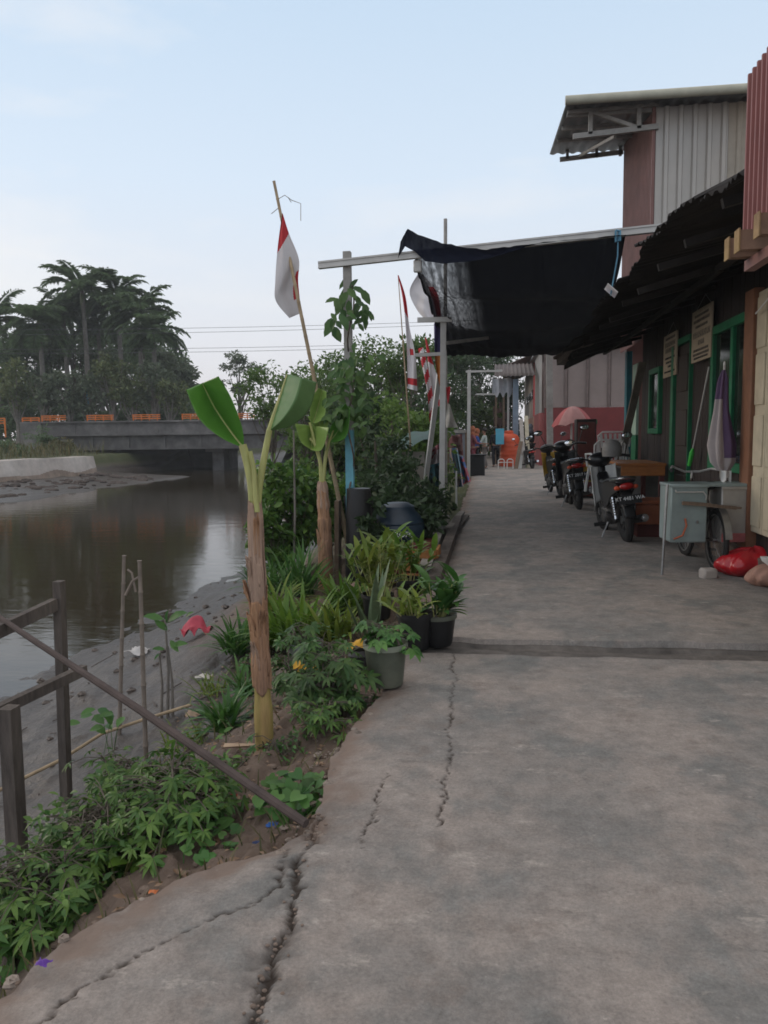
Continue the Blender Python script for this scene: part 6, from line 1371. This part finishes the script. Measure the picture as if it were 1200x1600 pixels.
# vendor's bicycle with metal boxes
q = G(1118, 893); fr = G(1070, 868); bk = thing('vendor_bicycle', 'old bicycle carrying grey and silver metal vendor boxes, propped by a stick', 'bicycle', (q.x, q.y, 0), .06)
wheel(bk, 'rear_wheel', (0, 0, .33), .33, .042, spokes=28, rim='steel', hub=.025); wheel(bk, 'front_wheel', (0, 1.06, .33), .33, .042, spokes=28, rim='steel', hub=.02)
def BB(name, mb, m, par=None): return build(name, mb, m, par or bk, world=False)
mb = MB()
for a, b in (((0, .45, .28), (0, .28, .80)), ((0, .45, .28), (0, .92, .62)), ((0, .30, .76), (0, .90, .80)), ((0, .93, .58), (0, .87, .92)), ((.05, 0, .33), (0, .30, .74)), ((-.05, 0, .33), (0, .30, .74)), ((.05, 0, .33), (.03, .45, .28)), ((-.05, 0, .33), (-.03, .45, .28)), ((.04, 1.06, .33), (.03, .93, .64)), ((-.04, 1.06, .33), (-.03, .93, .64))): mb.tube([a, b], .014, 8)
BB('frame', mb, 'rod'); mb = MB(); mb.tube([(0, .88, .90), (0, .86, 1.0)], .013, 8); mb.tube([(-.30, .64, 1.03), (-.24, .80, 1.06), (-.08, .87, .995), (.08, .87, .995), (.20, .82, 1.03), (.30, .64, 1.01)], .013, 8); BB('handlebar', mb, 'alu')
for s in (-1, 1): mb = MB().tube([(s * .29, .67, 1.028), (s * .315, .55, 1.025)], .02, 8); BB('grip', mb, 'black_pl')
mb = MB(); mb.ball((0, .22, .88), (.10, .14, .045), 14, 8); mb.tube([(0, .28, .78), (0, .26, .86)], .012, 6); BB('saddle', mb, 'black_pl')
mb = MB(); mb.grid(lambda u, v: ((u - .5) * .07, .36 * math.cos(.4 + 2.6 * v), .33 + .36 * math.sin(.4 + 2.6 * v)), 4, 18); BB('rear_mudguard', mb, 'steel')
mb = MB(); mb.lathe([(.085, -.004), (.085, .004), (.07, .004), (.07, -.004)], (.05, .45, .28), 18, axis='X', close=True); mb.tube([(.05, .45, .28), (.09, .55, .15)], .008, 5); mb.tube([(-.05, .45, .28), (-.09, .35, .41)], .008, 5); mb.box((.13, .55, .15), (.09, .06, .02)); mb.box((-.13, .35, .41), (.09, .06, .02)); BB('pedals', mb, 'steel')
M['box_blue'] = mat('grey_blue_sheet', (.265, .325, .325), .45, .18, 3, metal=.2, c2=(.20, .25, .245), big=.8); M['box_silver'] = mat('worn_silver_sheet', (.40, .39, .37), .42, .22, 2.5, metal=.45, c2=(.27, .24, .22), big=.9)
LX0, LX1, RX0, RX1 = [at(v_, 800, q.y - .14).x - q.x for v_ in (1046, 1104, 1127, 1196)]
lc, lw, rc_, rw_ = (LX0 + LX1) / 2, LX1 - LX0, (RX0 + RX1) / 2, RX1 - RX0
mb = MB(); mb.box((lc, .08, .62), (lw, .42, .60), bev=.012); mb.box((lc, -.143, .90), (lw + .01, .02, .03), bev=.004); b_ = BB('vendor_box', mb, 'box_blue'); b_['label'] = 'grey blue metal box'
mb = MB(); mb.tube([(lc - .04, -.14, .57), (lc - .03, -.16, .50), (lc - .07, -.17, .40), (lc - .15, -.15, .36)], .010, 7); BB('rubber_strap', mb, mat('orange_hose', (.40, .10, .04), .5), b_)
BB('latch', MB().box((lc + .08, -.138, .535), (.025, .02, .03), bev=.004), 'steel', b_); BB('wire_handle', MB().tube([(lc - .14, -.135, .86), (lc - .14, -.15, .84), (lc + .13, -.15, .84), (lc + .16, -.15, .80), (lc + .16, -.14, .76)], .008, 6), 'alu', b_)
mb = MB(); mb.box((rc_, .09, .60), (rw_, .40, .56), bev=.012); mb.box((rc_, -.118, .875), (rw_ + .01, .02, .03), bev=.004); b_ = BB('vendor_box', mb, 'box_silver'); b_['label'] = 'worn silver metal box'
mb = MB(); mb.box((rc_ - .05, -.114, .37), (.30, .008, .09), bev=.002); BB('red_patch', mb, mat('faded_red_paint', (.42, .13, .13), .6, .35, 5), b_)
mb = MB(); mb.grid(lambda u, v: (rc_ + .10 + .13 * u + .03 * v, -.118 - .012 * abs(math.sin(u * 9 + v * 5)), .70 + .16 * v + .03 * u), 8, 8); BB('plastic_sheet', mb, 'white_pl', b_)
mb = MB(); mb.box(((LX0 + RX1) / 2, .08, .905), (RX1 - LX0 + .02, .40, .03), bev=.006); BB('shelf', mb, 'box_blue')
mb = MB(); mb.bar((LX0 + .1, -.165, .73), (LX1 + .02, -.165, .71), .035); mb.bar((LX1 - .03, -.185, .71), (RX0 + .12, -.185, .68), .032); mb.bar((RX0 + .1, -.185, .682), (RX0 + .17, -.185, .678), .022); BB('push_handle', mb, 'plank')
mb = MB(); lg = q + Vector((0, 0, 0)); lgp = G(1034, 900); lgt = at(1043, 757, lgp.y + .12); tag(build('prop_stick', MB().tube([lgp, lgt], .014, 8), 'steel', loc=lgp), 'thin metal prop standing against the grey blue vendor box', 'stick')
sp = G(1106, 905); tag(build('paver_block', MB().box((sp.x, sp.y, .055), (.15, .12, .11), Matrix.Rotation(.3, 3, 'Z'), taper=.85, bev=.02), 'wall_pale', loc=sp), 'pale stone block wedged against the bicycle wheel', 'block')
def bag(name, label, c, size, mtl, seed, cat, tie=None):
    rg = random.Random(seed); t = thing(name, label, cat, c)
    def fn(u, v):
        a = 2 * math.pi * u; b = math.pi * v; w8 = math.cos(a) * 1.6 + 9; w9 = math.sin(a) * 1.6 + 7; r = 1 + .26 * float(vnoise(w8 + v * 2, w9 + v * 3, seed)) + .16 * float(vnoise(w8 * 3 + v * 4, w9 * 3, seed + 3)) + .07 * float(vnoise(w8 * 8, w9 * 8 + v * 9, seed + 5)) + .03 * math.sin(a * 5 + v * 9)
        z = math.cos(b); p = Vector((size[0] * math.sin(b) * math.cos(a) * r, size[1] * math.sin(b) * math.sin(a) * r, size[2] * (z if z > 0 else z * .75) * r)); return (c[0] + p.x, c[1] + p.y, max(.004 + c[2], c[2] + size[2] * .72 + p.z))
    build('bag_body', MB().grid(fn, 90, 50), mtl, t, smooth='all')
    if tie: mb = MB(); mb.lathe([(.012, 0), (.016, .02), (.05, .05), (.07, .09), (.04, .08), (.01, .04)], tie, 14, wob=.6); build('tied_neck', mb, 'white_pl' if seed == 4 else mtl, t)
    return t
rb_ = G(1178, 904); bag('rubbish_bag', 'shiny red plastic bag slumped by the cream folding door', (rb_.x + .02, rb_.y + .1, 0), (.34, .22, .165), mat('red_bag', (.45, .012, .02), .28, .1, 4, coat=.3), 3, 'bag')
sb_ = G(1212, 918); bag('sack', 'tan sack with a tied neck in front of the red bag', (sb_.x + .02, sb_.y, 0), (.30, .17, .13), mat('tan_sack', (.36, .20, .15), .7, .15, 9, bump=.4), 4, 'sack', tie=Vector((sb_.x - .08, sb_.y - .05, .20)))
tag(build('cable', MB().tube([atX(1204, 462, WX - .1), atX(1196, 472, WX - .12), atX(1188, 482, WX - .12), atX(1181, 490, WX - .1)], .008, 6), 'white_pl', loc=atX(1181, 490, WX - .1)), 'short white cable hanging above the cream folding door', 'cable')
# folded parasol and mop
ub, ut = at(1135, 757, q.y + .15), at(1132, 570, q.y + .25); um = thing('folded_parasol', 'folded purple and white parasol standing on the vendor bicycle', 'parasol', ub)
build('pole', MB().tube([ub + Vector((0, 0, -.3)), ut], .012, 8), 'alu', um)
uy = q.y + .2
def par(u, v):
    a = 2 * math.pi * u; c = at(1131 - 4 * math.sin(v * 3), 578 + 157 * v, uy); wd = float(np.interp(v, [0, .1, .4, .75, .92, 1], [.015, .045, .062, .115, .10, .05])); r = wd * (1 + .30 * math.sin(a * 6 + v * 2))
    return (c.x + r * math.cos(a), c.y + r * .8 * math.sin(a), c.z)
build('canopy', MB().grid(par, 48, 24, lambda u, v: 1 if (.50 < u < .74 and v > .28) or (u > .75 and v > .86) else 0), [mat('purple_cloth', (.105, .065, .13), .85, .15, 5), mat('greyish_white_cloth', (.36, .32, .32), .85, .12, 5)], um, smooth='all')
mb = MB(); mb.ball(ut + Vector((0, 0, .0)), (.012, .012, .04), 10, 6); build('tip', mb, 'white_pl', um); mb = MB(); c_ = at(1131, 741, uy); mb.grid(lambda u, v: (c_.x - .06 + .12 * u, c_.y - .06 + .02 * math.sin(u * 9), c_.z + .04 - .12 * v * (.5 + .5 * abs(math.sin(u * 5)))), 12, 4); build('tie_string', mb, 'white_pl', um)
m0, m1 = atX(1108, 573, WX - .07), atX(1083, 700, WX - .10); mp_ = thing('mop', 'long handled broom with a green end leaning on the dark wall', 'broom', m1)
build('handle', MB().tube([m0, m1], .011, 8), 'alu', mp_); m2 = atX(1077, 727, WX - .11); build('green_grip', MB().tube([m1, m1.lerp(m2, .3), m2], [.014, .032, .026], 10), mat('bright_green', (.05, .42, .06), .5), mp_)
# orange table and bench
ty = r1.y + .9; tl, tr_ = at(972, 738, ty), at(1041, 742, ty); tbz = .97; tb_ = thing('orange_table', 'orange varnished wooden table behind the nearest motorbike', 'table', (tr_.x, ty, 0))
xt0, xt1 = tl.x - .02, tr_.x
mb = MB(); mb.box(((xt0 + xt1) / 2, ty + .75, tbz + .02), (xt1 - xt0, 1.5, .04), bev=.006); build('table_top', mb, 'orange_wood', tb_); mb = MB(); mb.box(((xt0 + xt1) / 2, ty + .04, tbz - .07), (xt1 - xt0 - .02, .03, .14), bev=.004); build('apron', mb, 'orange_wood', tb_)
for (x, y) in ((xt0 + .05, ty + .08), (xt1 - .05, ty + .08), (xt0 + .05, ty + 1.42), (xt1 - .05, ty + 1.42)): build('leg', MB().bar((x, y, 0), (x, y, tbz - .02), .065), 'maroon', tb_)
by_ = r1.y + .35; b0, b1_ = at(992, 775, by_), at(1052, 838, by_); bn_ = thing('bench', 'terracotta painted bench with a maroon base between motorbike and bicycle', 'bench', (b0.x, by_, 0)); bw = b1_.x - b0.x + .25
mb = MB(); mb.box((b0.x + bw / 2, by_ + .30, .50), (bw, .62, .05), bev=.012); build('seat', mb, 'terracotta', bn_); mb = MB(); mb.box((b0.x + bw / 2, by_ + .04, .335), (bw - .04, .04, .27), bev=.01); build('front_board', mb, 'terracotta', bn_); mb = MB(); mb.box((b0.x + bw / 2, by_ + .32, .10), (bw - .1, .5, .2), bev=.01); build('base', mb, 'maroon', bn_)
mb = MB(); mb.box((xt0 + .42, ty + 1.75, .45), (.9, .5, .9), bev=.02); tag(build('grey_cabinet', mb, 'alu_dirty', loc=(xt0 + .42, ty + 1.75, 0)), 'low grey cabinet under and behind the orange table', 'cabinet')
def chair(label, loc, rz, tip=0):
    t = thing('plastic_chair', label, 'chair', loc, rz, 'white plastic chairs'); t.rotation_euler = (R(tip), 0, rz)
    mb = MB().grid(lambda u, v: (-.22 + .44 * u, -.21 + .43 * v, .43 + .02 * (2 * u - 1) ** 2 - .015 * v), 8, 8); build('seat', mb, 'white_pl', t, world=False).modifiers.new('t', 'SOLIDIFY').thickness = .012
    mb = MB()
    for k in range(6): x = -.19 + .076 * k; mb.bar((x, .21, .44), (x * 1.05, .30, .84), .045, .010)
    mb.tube([(-.23, .21, .44), (-.25, .29, .80), (-.17, .32, .88), (.17, .32, .88), (.25, .29, .80), (.23, .21, .44)], .015, 7); build('backrest', mb, 'white_pl', t, world=False)
    for sx_ in (-1, 1):
        for sy_ in (-.19, .2): build('leg', MB().bar((sx_ * .20, sy_, .43), (sx_ * .25, sy_ * 1.25, 0), .035), 'white_pl', t, world=False)
        build('armrest', MB().tube([(sx_ * .23, -.2, .43), (sx_ * .26, -.2, .64), (sx_ * .26, .1, .65), (sx_ * .245, .25, .62)], .017, 7), 'white_pl', t, world=False)
    return t
cpos = at(940, 690, ty + 2.0); chair('nearer white slatted plastic chair behind the helmet', (cpos.x + .05, cpos.y, .45), 3.3)
cpos = at(962, 672, ty + 3.2); chair('white slatted plastic chair tipped up behind the leaning timber', (cpos.x, cpos.y, .72), 2.9, -18)
# parasol over the far seats, cabinet
pY = 20.0; pc = at(893, 650, pY); ps = thing('pink_parasol', 'faded pink parasol open in front of the maroon wall', 'parasol', (pc.x, pY, 0)); zr = at(893, 635, pY).z; rr_ = (at(920, 650, pY).x - at(864, 650, pY).x) / 2 * 1.12
mb = MB(); 
def pcan(u, v):
    a = 2 * math.pi * u; r = rr_ * v; return (pc.x + r * math.cos(a), pY + r * math.sin(a), zr - .42 * v ** 2 - .05 * v * (1 - abs(math.cos(a * 4))) + .06 * math.cos(a) * v)
build('canopy', mb.grid(pcan, 48, 8, lambda u, v: int(u * 8) % 3 if int(u * 8) % 3 < 2 else 0), [mat('faded_pink', (.40, .21, .20), .8, .15, 3), mat('faded_red', (.36, .08, .08), .8, .15, 3)], ps); build('pole', MB().tube([(pc.x, pY, 0), (pc.x, pY, zr)], .025, 8), 'alu', ps); build('fringe', MB().box((pc.x + rr_ * .9, pY - .3, zr - .40), (.3, .04, .10)), 'green_paint', ps)
dk = at(914, 690, 17.5); cbn = thing('dark_cabinet', 'tall dark brown cabinet before the maroon wall', 'cabinet', (dk.x, 17.5, 0)); dz = at(914, 655, 17.5).z
build('body', MB().box((dk.x, 17.5, dz / 2), (.42, .5, dz), bev=.01), 'dark_wood', cbn); build('door', MB().box((dk.x, 17.24, dz / 2), (.36, .03, dz - .14), bev=.006), 'maroon', cbn)

# ================================================================== END OF THE PATH
oy = 34.5; oc = at(795, 725, oy); ot = thing('orange_tank', 'big bright orange plastic water tank at the end of the path', 'water tank', (oc.x, oy, 0)); orr = (at(810, 700, oy).x - at(781, 700, oy).x) / 2 + .05; oz = at(795, 676, oy).z
mb = MB(); pr = [(0, 0), (orr * .96, 0), (orr, .06)]
for k in range(6): z_ = .12 + k * (oz - .35) / 6; pr += [(orr, z_), (orr * 1.03, z_ + .04), (orr, z_ + .08)]
pr += [(orr, oz - .24), (orr * .8, oz - .1), (orr * .42, oz - .03), (orr * .4, oz)]
mb.lathe(pr, (oc.x, oy, 0), 30); build('tank_body', mb, 'orange', ot); mb = MB(); mb.lathe([(orr * .44, oz - .02), (orr * .44, oz + .06), (orr * .3, oz + .09), (0, oz + .09)], (oc.x, oy, 0), 22); build('lid', mb, 'orange', ot)
p = at(781, 690, oy - .6); sg = thing('blue_board', 'light blue board hanging beside the orange tank', 'board', p); build('board', MB().box((p.x, p.y, p.z + .22), (.36, .03, .68), bev=.006), mat('sky_blue_board', (.10, .40, .55), .6, .12, 3), sg); build('stake', MB().bar((p.x, p.y + .03, 0), (p.x, p.y + .03, p.z + .5), .04), 'plank', sg)
p = G(790, 733); rk = thing('metal_rack', 'white tubular rack standing before the orange tank', 'rack', p); mb = MB()
for dx in (-.18, .18): mb.tube([(p.x + dx - .12, p.y, 0), (p.x + dx - .12, p.y, .36), (p.x + dx - .06, p.y, .41), (p.x + dx + .06, p.y, .41), (p.x + dx + .12, p.y, .36), (p.x + dx + .12, p.y, 0)], .02, 7)
build('hoops', mb, 'white_pl', rk); build('cross_bar', MB().bar((p.x - .3, p.y, .28), (p.x + .3, p.y, .28), .03), 'white_pl', rk)
rg = random.Random(9)
for k, (x0_, x1_, yt, mt, lb) in enumerate(((806, 814, 690, 'plank', 'brown plank leaning beside the orange tank'), (812, 816, 696, 'white_pl', 'white plank leaning among the bundle of boards'), (819, 814, 655, 'wall_pale', 'pale tall plank leaning on the far shop wall'), (826, 822, 650, 'cream', 'tallest cream plank leaning on the far shop wall'), (816, 821, 702, 'maroon', 'dark red plank leaning among the bundle of boards'), (822, 812, 700, 'teal', 'teal plank leaning among the bundle of boards'))):
    a = G(x0_, 733 - k * .4); b = at(x1_, yt, a.y + .7); tag(build('leaning_plank', MB().bar(a, b, .16, .04), mt, loc=a), lb, 'plank', 'planks by the far shop')
p = G(823, 731); tag(build('green_bottle', MB().lathe([(0, 0), (.10, 0), (.11, .2), (.05, .3), (0, .32)], p, 12), mat('green_plastic', (.05, .35, .08), .4), loc=p), 'small bright green container at the foot of the leaning planks', 'container')
# left side: tub, cloths, frames
p = G(746, 744); tbq = thing('black_tub', 'big square black tub on the left edge of the path', 'tub', p); mb = MB(); mb.box((p.x, p.y + .25, .36), (.50, .5, .72), taper=1.08, bev=.03); build('tub_body', mb, 'black_pl', tbq); build('rim', MB().box((p.x, p.y + .25, .73), (.58, .58, .04), bev=.012), 'black_pl', tbq)
def cloth(label, tl_, tr__, bl_, brr_, Y, c, seed, c2=None):
    o = build('hanging_cloth', MB().grid(lambda u, v: at((tl_[0] * (1 - u) + tr__[0] * u) * (1 - v) + (bl_[0] * (1 - u) + brr_[0] * u) * v, (tl_[1] * (1 - u) + tr__[1] * u) * (1 - v) + (bl_[1] * (1 - u) + brr_[1] * u) * v, Y + .12 * math.sin(u * 11 + seed) + .1 * float(vnoise(u * 4, v * 4, seed))), 20, 20, (lambda u, v: 1 if vnoise(u * 5, v * 7, seed) > .08 else 0) if c2 else None),
              [mat('cloth', c, .9, .3, 6)] + ([mat('cloth_pattern', c2, .9, .3, 6)] if c2 else []), loc=at(tl_[0], tl_[1], Y), smooth='all'); return tag(o, label, 'cloth', 'cloths hung by the path')
cloth('reddish brown cloth hung high beside the white post', (699, 682), (722, 678), (700, 706), (724, 712), 20.5, (.13, .05, .05), 1, (.20, .12, .11)); cloth('pale pink and blue patterned cloth hanging down by the path', (702, 700), (715, 700), (712, 762), (724, 760), 20.2, (.42, .30, .31), 2, (.12, .20, .33)); cloth('blue cloth with red patches hanging near the black tub', (713, 712), (724, 714), (722, 758), (736, 752), 20.6, (.07, .15, .36), 3, (.40, .09, .12))
cloth('light blue cloth in the middle of the hung cloths', (708, 704), (716, 704), (716, 740), (722, 738), 20.0, (.22, .36, .44), 4); cloth('white and red cloth hung left of the white post', (676, 700), (690, 690), (668, 735), (690, 738), 17, (.46, .42, .44), 5, (.28, .10, .12)); cloth('dark teal cloth strips below the leaning white board', (668, 728), (690, 722), (672, 760), (690, 762), 15.2, (.03, .10, .12), 6, (.02, .03, .03))
t = thing('grey_screen', 'grey blue panel screen in a wooden frame left of the people', 'screen', G(724, 748)); a, b = at(700, 676, 24), at(729, 676, 24); z1 = at(715, 674, 24).z
build('panel', MB().box(((a.x + b.x) / 2, 24, z1 / 2 + .2), (b.x - a.x, .05, z1 - .4), bev=.01), mat('greyblue_panel', (.22, .23, .26), .8, .2, 2), t); build('frame_post', MB().bar((b.x, 23.95, 0), (b.x, 23.95, z1), .09), 'plank', t); build('frame_post', MB().bar((a.x, 23.95, 0), (a.x, 23.95, z1), .09), 'plank', t); build('ridge', MB().bar((a.x, 23.95, z1), (b.x, 23.95, z1), .10), 'alu_dirty', t)
p = G(722, 790); tag(build('white_stake', MB().bar((p.x - .10, p.y - .3, -.05), (p.x - .10, p.y - .3, .72), .035), 'white_pl', loc=(p.x - .1, p.y - .3, 0)), 'short white stake right beside the white canopy post', 'stake')

for i, px in enumerate((742, 775, 805)):
    c = at(px, 655, 54); tree('low_shrub', ['dark low shrub at the end of the path behind the people', 'dark low shrub at the end of the path behind the orange tank', 'dark low shrub at the end of the path behind the stall'][i], (c.x, 54, -.1), c.z + .1, 1.6, 1200, .3, 'lf_dark', tr=.06, cb=0, clumps=12, cat='shrub', seed=300 + i)
# ================================================================== PEOPLE (about 25 to 34 m away)
M['skin'] = mat('skin', (.24, .125, .08), .6, .08, 8)
def skinned(name, verts, edges, mtl, parent, sub=2):
    me = bpy.data.meshes.new(name); me.from_pydata([v[:3] for v in verts], edges, []); o = bpy.data.objects.new(name, me); col.objects.link(o); me.materials.append(M[mtl] if isinstance(mtl, str) else mtl); o.parent = parent
    md = o.modifiers.new('skin', 'SKIN'); md.use_smooth_shade = True
    for i, v in enumerate(verts): me.skin_vertices[0].data[i].radius = (v[3], v[4] if len(v) > 4 else v[3])
    me.skin_vertices[0].data[0].use_root = True
    s = o.modifiers.new('sub', 'SUBSURF'); s.levels = sub; s.render_levels = sub; return o
def person(label, loc, rz, shirt, pants, hair, arms, stride=.0, scarf=False, bend=0., sc=1.0, skirt=False):
    """arms: for left and right (elbow xyz, wrist xyz) from the shoulder."""
    t = thing('person', label, 'person', loc, rz, 'people at the end of the path'); t.scale = (sc, sc, sc)
    V = []; E = []
    def v(x, y, z, r, r2=None): V.append((x, y, z, r, r2 or r)); return len(V) - 1
    def chain(*ids): 
        for a, b in zip(ids[:-1], ids[1:]): E.append((a, b))
    bx = bend
    pel = v(0, 0, .88, .125, .10); wst = v(0, .02 + bx * .3, 1.04, .105, .085); cst = v(0, .03 + bx * .7, 1.22, .13, .095); nb = v(0, .02 + bx, 1.36, .06, .055); nk = v(0, .03 + bx, 1.42, .045); hd_ = v(0, .05 + bx, 1.50, .070, .085); hc = v(0, .045 + bx, 1.56, .074, .092); ht = v(0, .04 + bx, 1.635, .05, .06); chain(pel, wst, cst, nb, nk, hd_, hc, ht)
    ns_ = v(0, .145 + bx, 1.515, .013); E.append((hd_, ns_))
    for s in (-1, 1): e_ = v(s * .082, .04 + bx, 1.525, .018); E.append((hc, e_))
    legs = []; arm = []
    for s in (-1, 1):
        st_ = stride * s; h_ = v(s * .09, 0, .82, .085); k_ = v(s * .10, .05 + st_ * .5, .47, .055); an = v(s * .105, st_ - .02, .09, .035); to = v(s * .115, st_ + .13, .035, .03); chain(pel, h_, k_, an, to); legs.append((h_, k_, an))
        (ex, ey, ez), (wx_, wy, wz) = arms[0 if s < 0 else 1]
        sh = v(s * .165, .02 + bx * .9, 1.315, .05); el = v(s * (.165 + ex), .02 + bx * .9 + ey, 1.315 + ez, .038); wr = v(s * (.165 + wx_), .02 + bx * .9 + wy, 1.315 + wz, .026); chain(cst, sh, el, wr); arm.append((sh, el, wr))
        d = (Vector(V[wr][:3]) - Vector(V[el][:3])).normalized(); sd = d.orthogonal().normalized(); pm = Vector(V[wr][:3]) + d * .06; pi = v(*pm, .03, .016); chain(wr, pi)
        for k in range(4): b = pm + sd * (.024 * (k - 1.5)) + d * (.055 + .012 * (1.5 - abs(k - 1.5))); f_ = v(*b, .009); g_ = v(*(b + d * .025 + Vector((0, .012, -.008))), .008); chain(pi, f_, g_)
        b = Vector(V[wr][:3]) + d * .035 + sd * .05; th = v(*b, .010); E.append((wr, th))
    skinned('body', V, E, 'skin', t)
    P = lambda i, g: (*V[i][:3], V[i][3] + g, V[i][4] + g)
    sv = [P(pel, .02), P(wst, .022), P(cst, .022), P(nb, .008)]; se = [(0, 1), (1, 2), (2, 3)]
    for (sh, el, wr) in arm:
        n0 = len(sv); mid = tuple((a + b) / 2 for a, b in zip(P(el, .014), P(wr, .014))); sv += [P(sh, .016), P(el, .016), mid]; se += [(2, n0), (n0, n0 + 1), (n0 + 1, n0 + 2)]
    skinned('shirt', sv, se, shirt, t)
    pv = [P(pel, .014)]; pe = []
    for (h_, k_, an) in legs:
        n0 = len(pv); pv += [P(h_, .016), P(k_, .02), P(an, .022)]; pe += [(0, n0), (n0, n0 + 1), (n0 + 1, n0 + 2)]
    skinned('trousers', pv, pe, pants, t)
    for s in (-1, 1): st_ = stride * s; build('sandal', MB().box((s * .112, st_ + .055, .018), (.085, .24, .03), bev=.012), 'black_pl', t, world=False)
    mb = MB(); 
    if scarf: mb.ball((0, .02 + bx, 1.555), (.112, .118, .135), 16, 10); mb.ball((0, .0 + bx, 1.40), (.13, .11, .11), 14, 8)
    else: mb.ball((0, .015 + bx, 1.592), (.094, .112, .092), 16, 10)
    build('headscarf' if scarf else 'hair', mb, hair, t, world=False)
    for s in (-1, 1): build('eye', MB().ball((s * .032, .128 + bx, 1.55), .010, 8, 6), 'dark_ink', t, world=False)
    build('mouth', MB().box((0, .136 + bx, 1.475), (.045, .01, .01), bev=.003), 'maroon', t, world=False); return t
M['maroon_cloth'] = mat('maroon_shirt', (.17, .035, .05), .9, .3, 12, c2=(.25, .10, .11)); M['orange_scarf'] = mat('orange_scarf', (.30, .10, .05), .9, .15, 5); M['blue_cloth'] = mat('blue_shirt', (.03, .07, .25), .9, .2, 6); M['white_cloth'] = mat('white_shirt', (.46, .46, .43), .9, .1, 5, c2=(.22, .40, .36)); M['grey_cloth'] = mat('grey_trousers', (.15, .13, .12), .9, .2, 5); M['black_cloth'] = mat('black_clothes', (.012, .012, .016), .9, .2, 5); M['hair'] = mat('black_hair', (.010, .008, .008), .5, .2, 10)
A0 = ((.05, .02, -.27), (.05, .10, -.50)); AF = ((.04, .10, -.24), (-.02, .32, -.26))
def pp_(px, Y): q_ = at(px, 690, Y); return (q_.x, Y, 0)
person('person in a maroon patterned top and orange headscarf behind the black tub', pp_(737, 28.6), -1.3, 'maroon_cloth', 'maroon_cloth', 'orange_scarf', (A0, AF), scarf=True, sc=1.04)
person('person in blue half hidden behind the person in the maroon top', pp_(744.5, 31.5), -1.5, 'blue_cloth', 'black_cloth', 'orange_scarf', (A0, AF), scarf=True)
person('person in a white and green shirt with grey trousers facing the others', pp_(758, 32.5), 1.35, 'white_cloth', 'grey_cloth', 'hair', (AF, AF), stride=.08, sc=1.02)
person('person all in black walking away down the path', pp_(774.5, 34), .15, 'black_cloth', 'black_cloth', 'hair', (A0, A0), stride=.16, sc=1.05)
person('person in dark clothes standing behind the far motorbike', pp_(829, 35.5), .8, 'black_cloth', 'black_cloth', mat('grey_scarf', (.10, .11, .13), .9), (A0, A0), scarf=True, sc=1.12)
# ================================================================== HAZE
def haze():
    m = bpy.data.materials.new('haze'); m.use_nodes = True; n = m.node_tree; n.nodes.clear()
    o = n.nodes.new('ShaderNodeOutputMaterial'); v = n.nodes.new('ShaderNodeVolumePrincipled'); v.inputs['Density'].default_value = .0009; v.inputs['Color'].default_value = (.80, .84, .88, 1); v.inputs['Anisotropy'].default_value = 0.0
    n.links.new(v.outputs[0], o.inputs['Volume']); M['haze'] = m
    x0, x1, y0, y1, z0, z1 = -262, 262, -20, 420, -4.5, 24
    mb = MB(); mb.box(((x0 + x1) / 2, (y0 + y1) / 2, (z0 + z1) / 2), (x1 - x0, y1 - y0, z1 - z0))
    tag(build('haze', mb, 'haze', smooth=False), None, None, kind='stuff')
haze()
